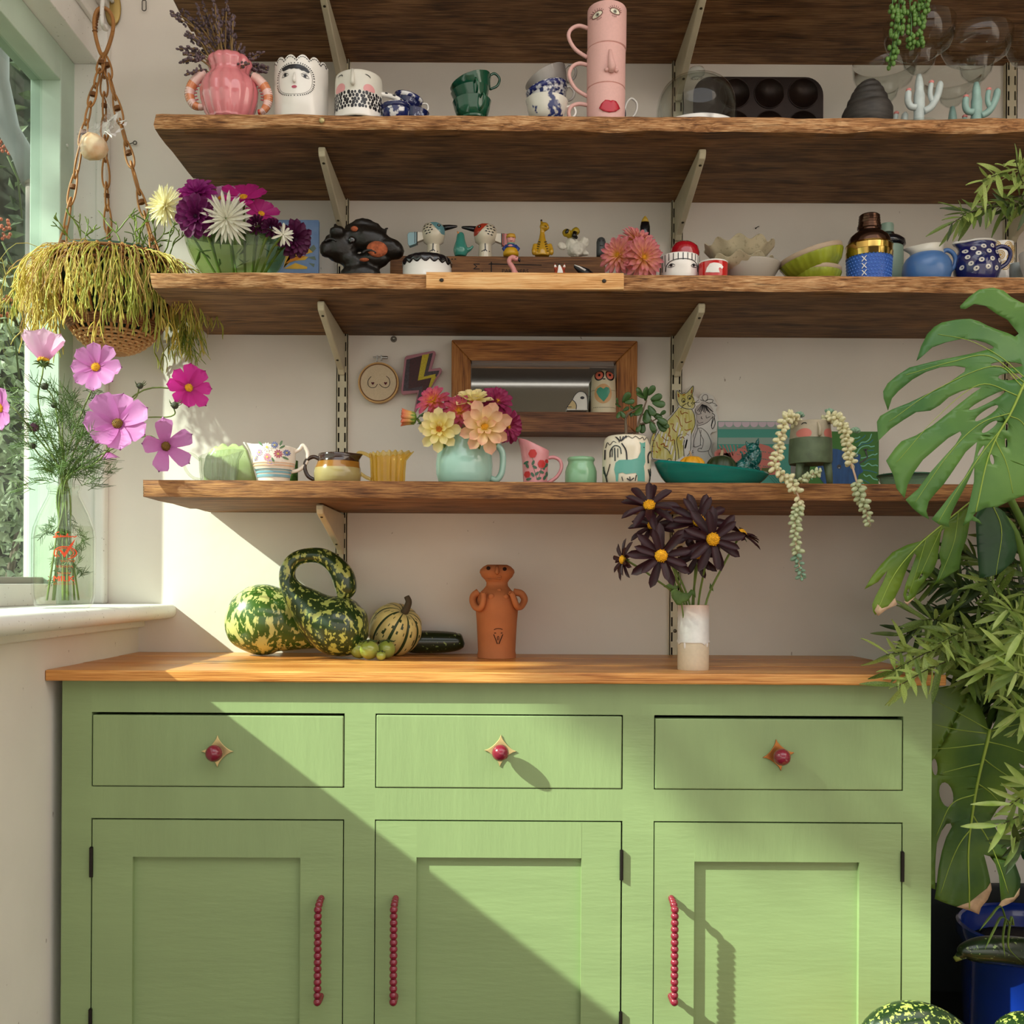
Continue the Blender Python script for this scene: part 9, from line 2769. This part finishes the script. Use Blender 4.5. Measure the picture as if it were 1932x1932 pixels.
# ---- narrow-leaved plants
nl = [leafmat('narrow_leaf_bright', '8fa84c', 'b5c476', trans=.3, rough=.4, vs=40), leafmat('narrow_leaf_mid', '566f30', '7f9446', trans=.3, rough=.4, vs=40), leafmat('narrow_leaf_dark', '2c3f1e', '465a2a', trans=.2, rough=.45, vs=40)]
lmb = MB()
lmb.surf(lambda u, v: (u, (v - .5)*.17*math.sin(PI*min(1, u*.9 + .07))**.8, .16*u*u*-1 + .35*abs(v - .5)*.17), 5, 2)
nme = [lmb.mesh('narrow_leaf', m_, fix=False) for m_ in nl]
wst = M('woody_stem', '3f3a24', rough=.8)
rn = random.Random(19)
def narrow(name, label, base, shoots, nmax, per=9, L0=.048, spread=1., outer=0):
 o = thing(name, label, 'plant', base)
 sm = MB(); bulk = [MB() for _ in nl]; cnt = 0
 for pts, d0, d1_, tone in shoots:
  m = len(pts)
  P = bez([U(x, y, d0 + (d1_ - d0)*i/(m - 1)) - o.location for i, (x, y) in enumerate(pts)], 6)
  sm.tube(P, [.0016 - .0010*i/len(P) for i in range(len(P))], 5)
  n = int(per*len(P)/6)
  for i in range(n):
   f = .12 + .88*(i + .5)/n
   q = f*(len(P) - 1); j = min(int(q), len(P) - 2)
   c = P[j].lerp(P[j+1], q - j); t = (P[j+1] - P[j]).normalized()
   a = i*2.2 + rn.uniform(-.6, .6)
   rad = Matrix.Rotation(a, 3, t) @ t.orthogonal().normalized()
   dv = (t*rn.uniform(.4, 1.0) + rad*rn.uniform(.5, 1.0)*spread + Vector((0, 0, -.15))).normalized()
   s = L0*rn.uniform(.65, 1.25)
   M4 = Matrix.Translation(c) @ facemat(dv, (rn.gauss(0, .5), -1, rn.gauss(.5, .6))) @ Matrix.Scale(s, 4)
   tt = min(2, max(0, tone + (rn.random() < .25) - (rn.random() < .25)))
   if cnt < nmax:
    inst(nme[tt], 'leaf', o, M4); cnt += 1
   else:
    q_ = nme[tt]
    bulk[tt].add([M4 @ v.co for v in q_.vertices], [tuple(p.vertices) for p in q_.polygons])
 sm.build('stems', wst, o)
 for b_, m_ in zip(bulk, nl):
  if b_.v:
   stuff(b_.build('small_leaves', m_, o, fix=False))
 return o
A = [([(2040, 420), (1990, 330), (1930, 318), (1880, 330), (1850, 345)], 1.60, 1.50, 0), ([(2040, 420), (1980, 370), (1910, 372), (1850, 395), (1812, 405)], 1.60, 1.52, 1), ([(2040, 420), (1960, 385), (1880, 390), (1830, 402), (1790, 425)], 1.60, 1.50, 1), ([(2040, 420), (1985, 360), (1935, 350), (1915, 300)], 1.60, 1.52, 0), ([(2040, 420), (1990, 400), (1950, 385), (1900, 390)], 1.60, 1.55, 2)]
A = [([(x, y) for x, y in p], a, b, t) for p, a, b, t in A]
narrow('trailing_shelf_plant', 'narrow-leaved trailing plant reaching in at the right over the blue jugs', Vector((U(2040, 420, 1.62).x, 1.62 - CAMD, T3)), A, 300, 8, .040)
base = Vector((1.16, -.46, 0))
ppt = thing('clay_plant_pot', 'clay pot out of frame at the right, holding the narrow-leaved bush', 'plant pot', base)
MB().lathe(vessel([(.09, 0), (.13, .34), (.14, .34), (.14, .40)], .008, .02), 36).build('body', M('terracotta_clay', 'b96f42'), ppt, auto=40)
MB().lathe([(0, .37), (.13, .37), (0, .38)], 24).build('soil', MATS['potting_soil'], ppt)
Bs = []
def shoot(x0, y0, x1, y1, d1_, tone, up=60):
 Bs.append(([(2075, 1560), ((2075 + x0)/2 + 20, (1500 + y0)/2 - up), (x0, y0), ((x0 + x1)/2, (y0 + y1)/2 - 14), (x1, y1)], 1.66, d1_, tone))
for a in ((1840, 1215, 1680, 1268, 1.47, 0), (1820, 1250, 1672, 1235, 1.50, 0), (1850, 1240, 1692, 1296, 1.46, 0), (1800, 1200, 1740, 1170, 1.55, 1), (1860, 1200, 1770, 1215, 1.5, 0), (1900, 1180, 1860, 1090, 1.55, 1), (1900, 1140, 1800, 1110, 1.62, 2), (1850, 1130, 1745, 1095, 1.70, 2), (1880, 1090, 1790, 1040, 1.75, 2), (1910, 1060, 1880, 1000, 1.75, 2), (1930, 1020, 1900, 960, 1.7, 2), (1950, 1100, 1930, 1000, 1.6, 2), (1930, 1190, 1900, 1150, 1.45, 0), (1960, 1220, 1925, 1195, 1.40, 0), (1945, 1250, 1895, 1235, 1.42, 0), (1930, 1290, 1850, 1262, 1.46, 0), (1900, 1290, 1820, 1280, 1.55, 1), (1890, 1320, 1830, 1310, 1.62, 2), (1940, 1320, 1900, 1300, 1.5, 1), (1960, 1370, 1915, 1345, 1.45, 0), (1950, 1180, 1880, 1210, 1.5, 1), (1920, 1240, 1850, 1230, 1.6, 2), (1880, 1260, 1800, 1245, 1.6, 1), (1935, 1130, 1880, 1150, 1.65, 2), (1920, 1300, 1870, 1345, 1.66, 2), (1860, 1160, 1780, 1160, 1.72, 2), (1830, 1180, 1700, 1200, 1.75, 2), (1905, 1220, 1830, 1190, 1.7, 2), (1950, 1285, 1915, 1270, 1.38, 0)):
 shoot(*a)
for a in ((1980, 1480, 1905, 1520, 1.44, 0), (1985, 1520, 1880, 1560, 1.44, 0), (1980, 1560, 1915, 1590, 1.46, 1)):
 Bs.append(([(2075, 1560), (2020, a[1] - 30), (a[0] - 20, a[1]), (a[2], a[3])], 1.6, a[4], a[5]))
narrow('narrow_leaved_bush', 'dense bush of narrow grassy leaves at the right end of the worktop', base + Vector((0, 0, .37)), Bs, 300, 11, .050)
gl_ = thing('spider_leaf_tuft', 'few long strappy leaves drooping over the blue pot rim', 'plant', POTC + Vector((-.04, -.03, zp - .02)))
for pts in ([(1900, 1745), (1888, 1710), (1868, 1730), (1848, 1756)], [(1910, 1745), (1890, 1730), (1875, 1755), (1858, 1792)], [(1905, 1745), (1898, 1735), (1892, 1770), (1896, 1806)], [(1912, 1745), (1908, 1730), (1902, 1770), (1905, 1792), (1930, 1816)]):
 P = bez([U(x, y, 1.57) - gl_.location for x, y in pts], 5)
 MB().tube(P, [.0035]*(len(P) - 4) + [.003, .0022, .0012, .0004], 7, flat=.25).build('leaf', nl[1], gl_)
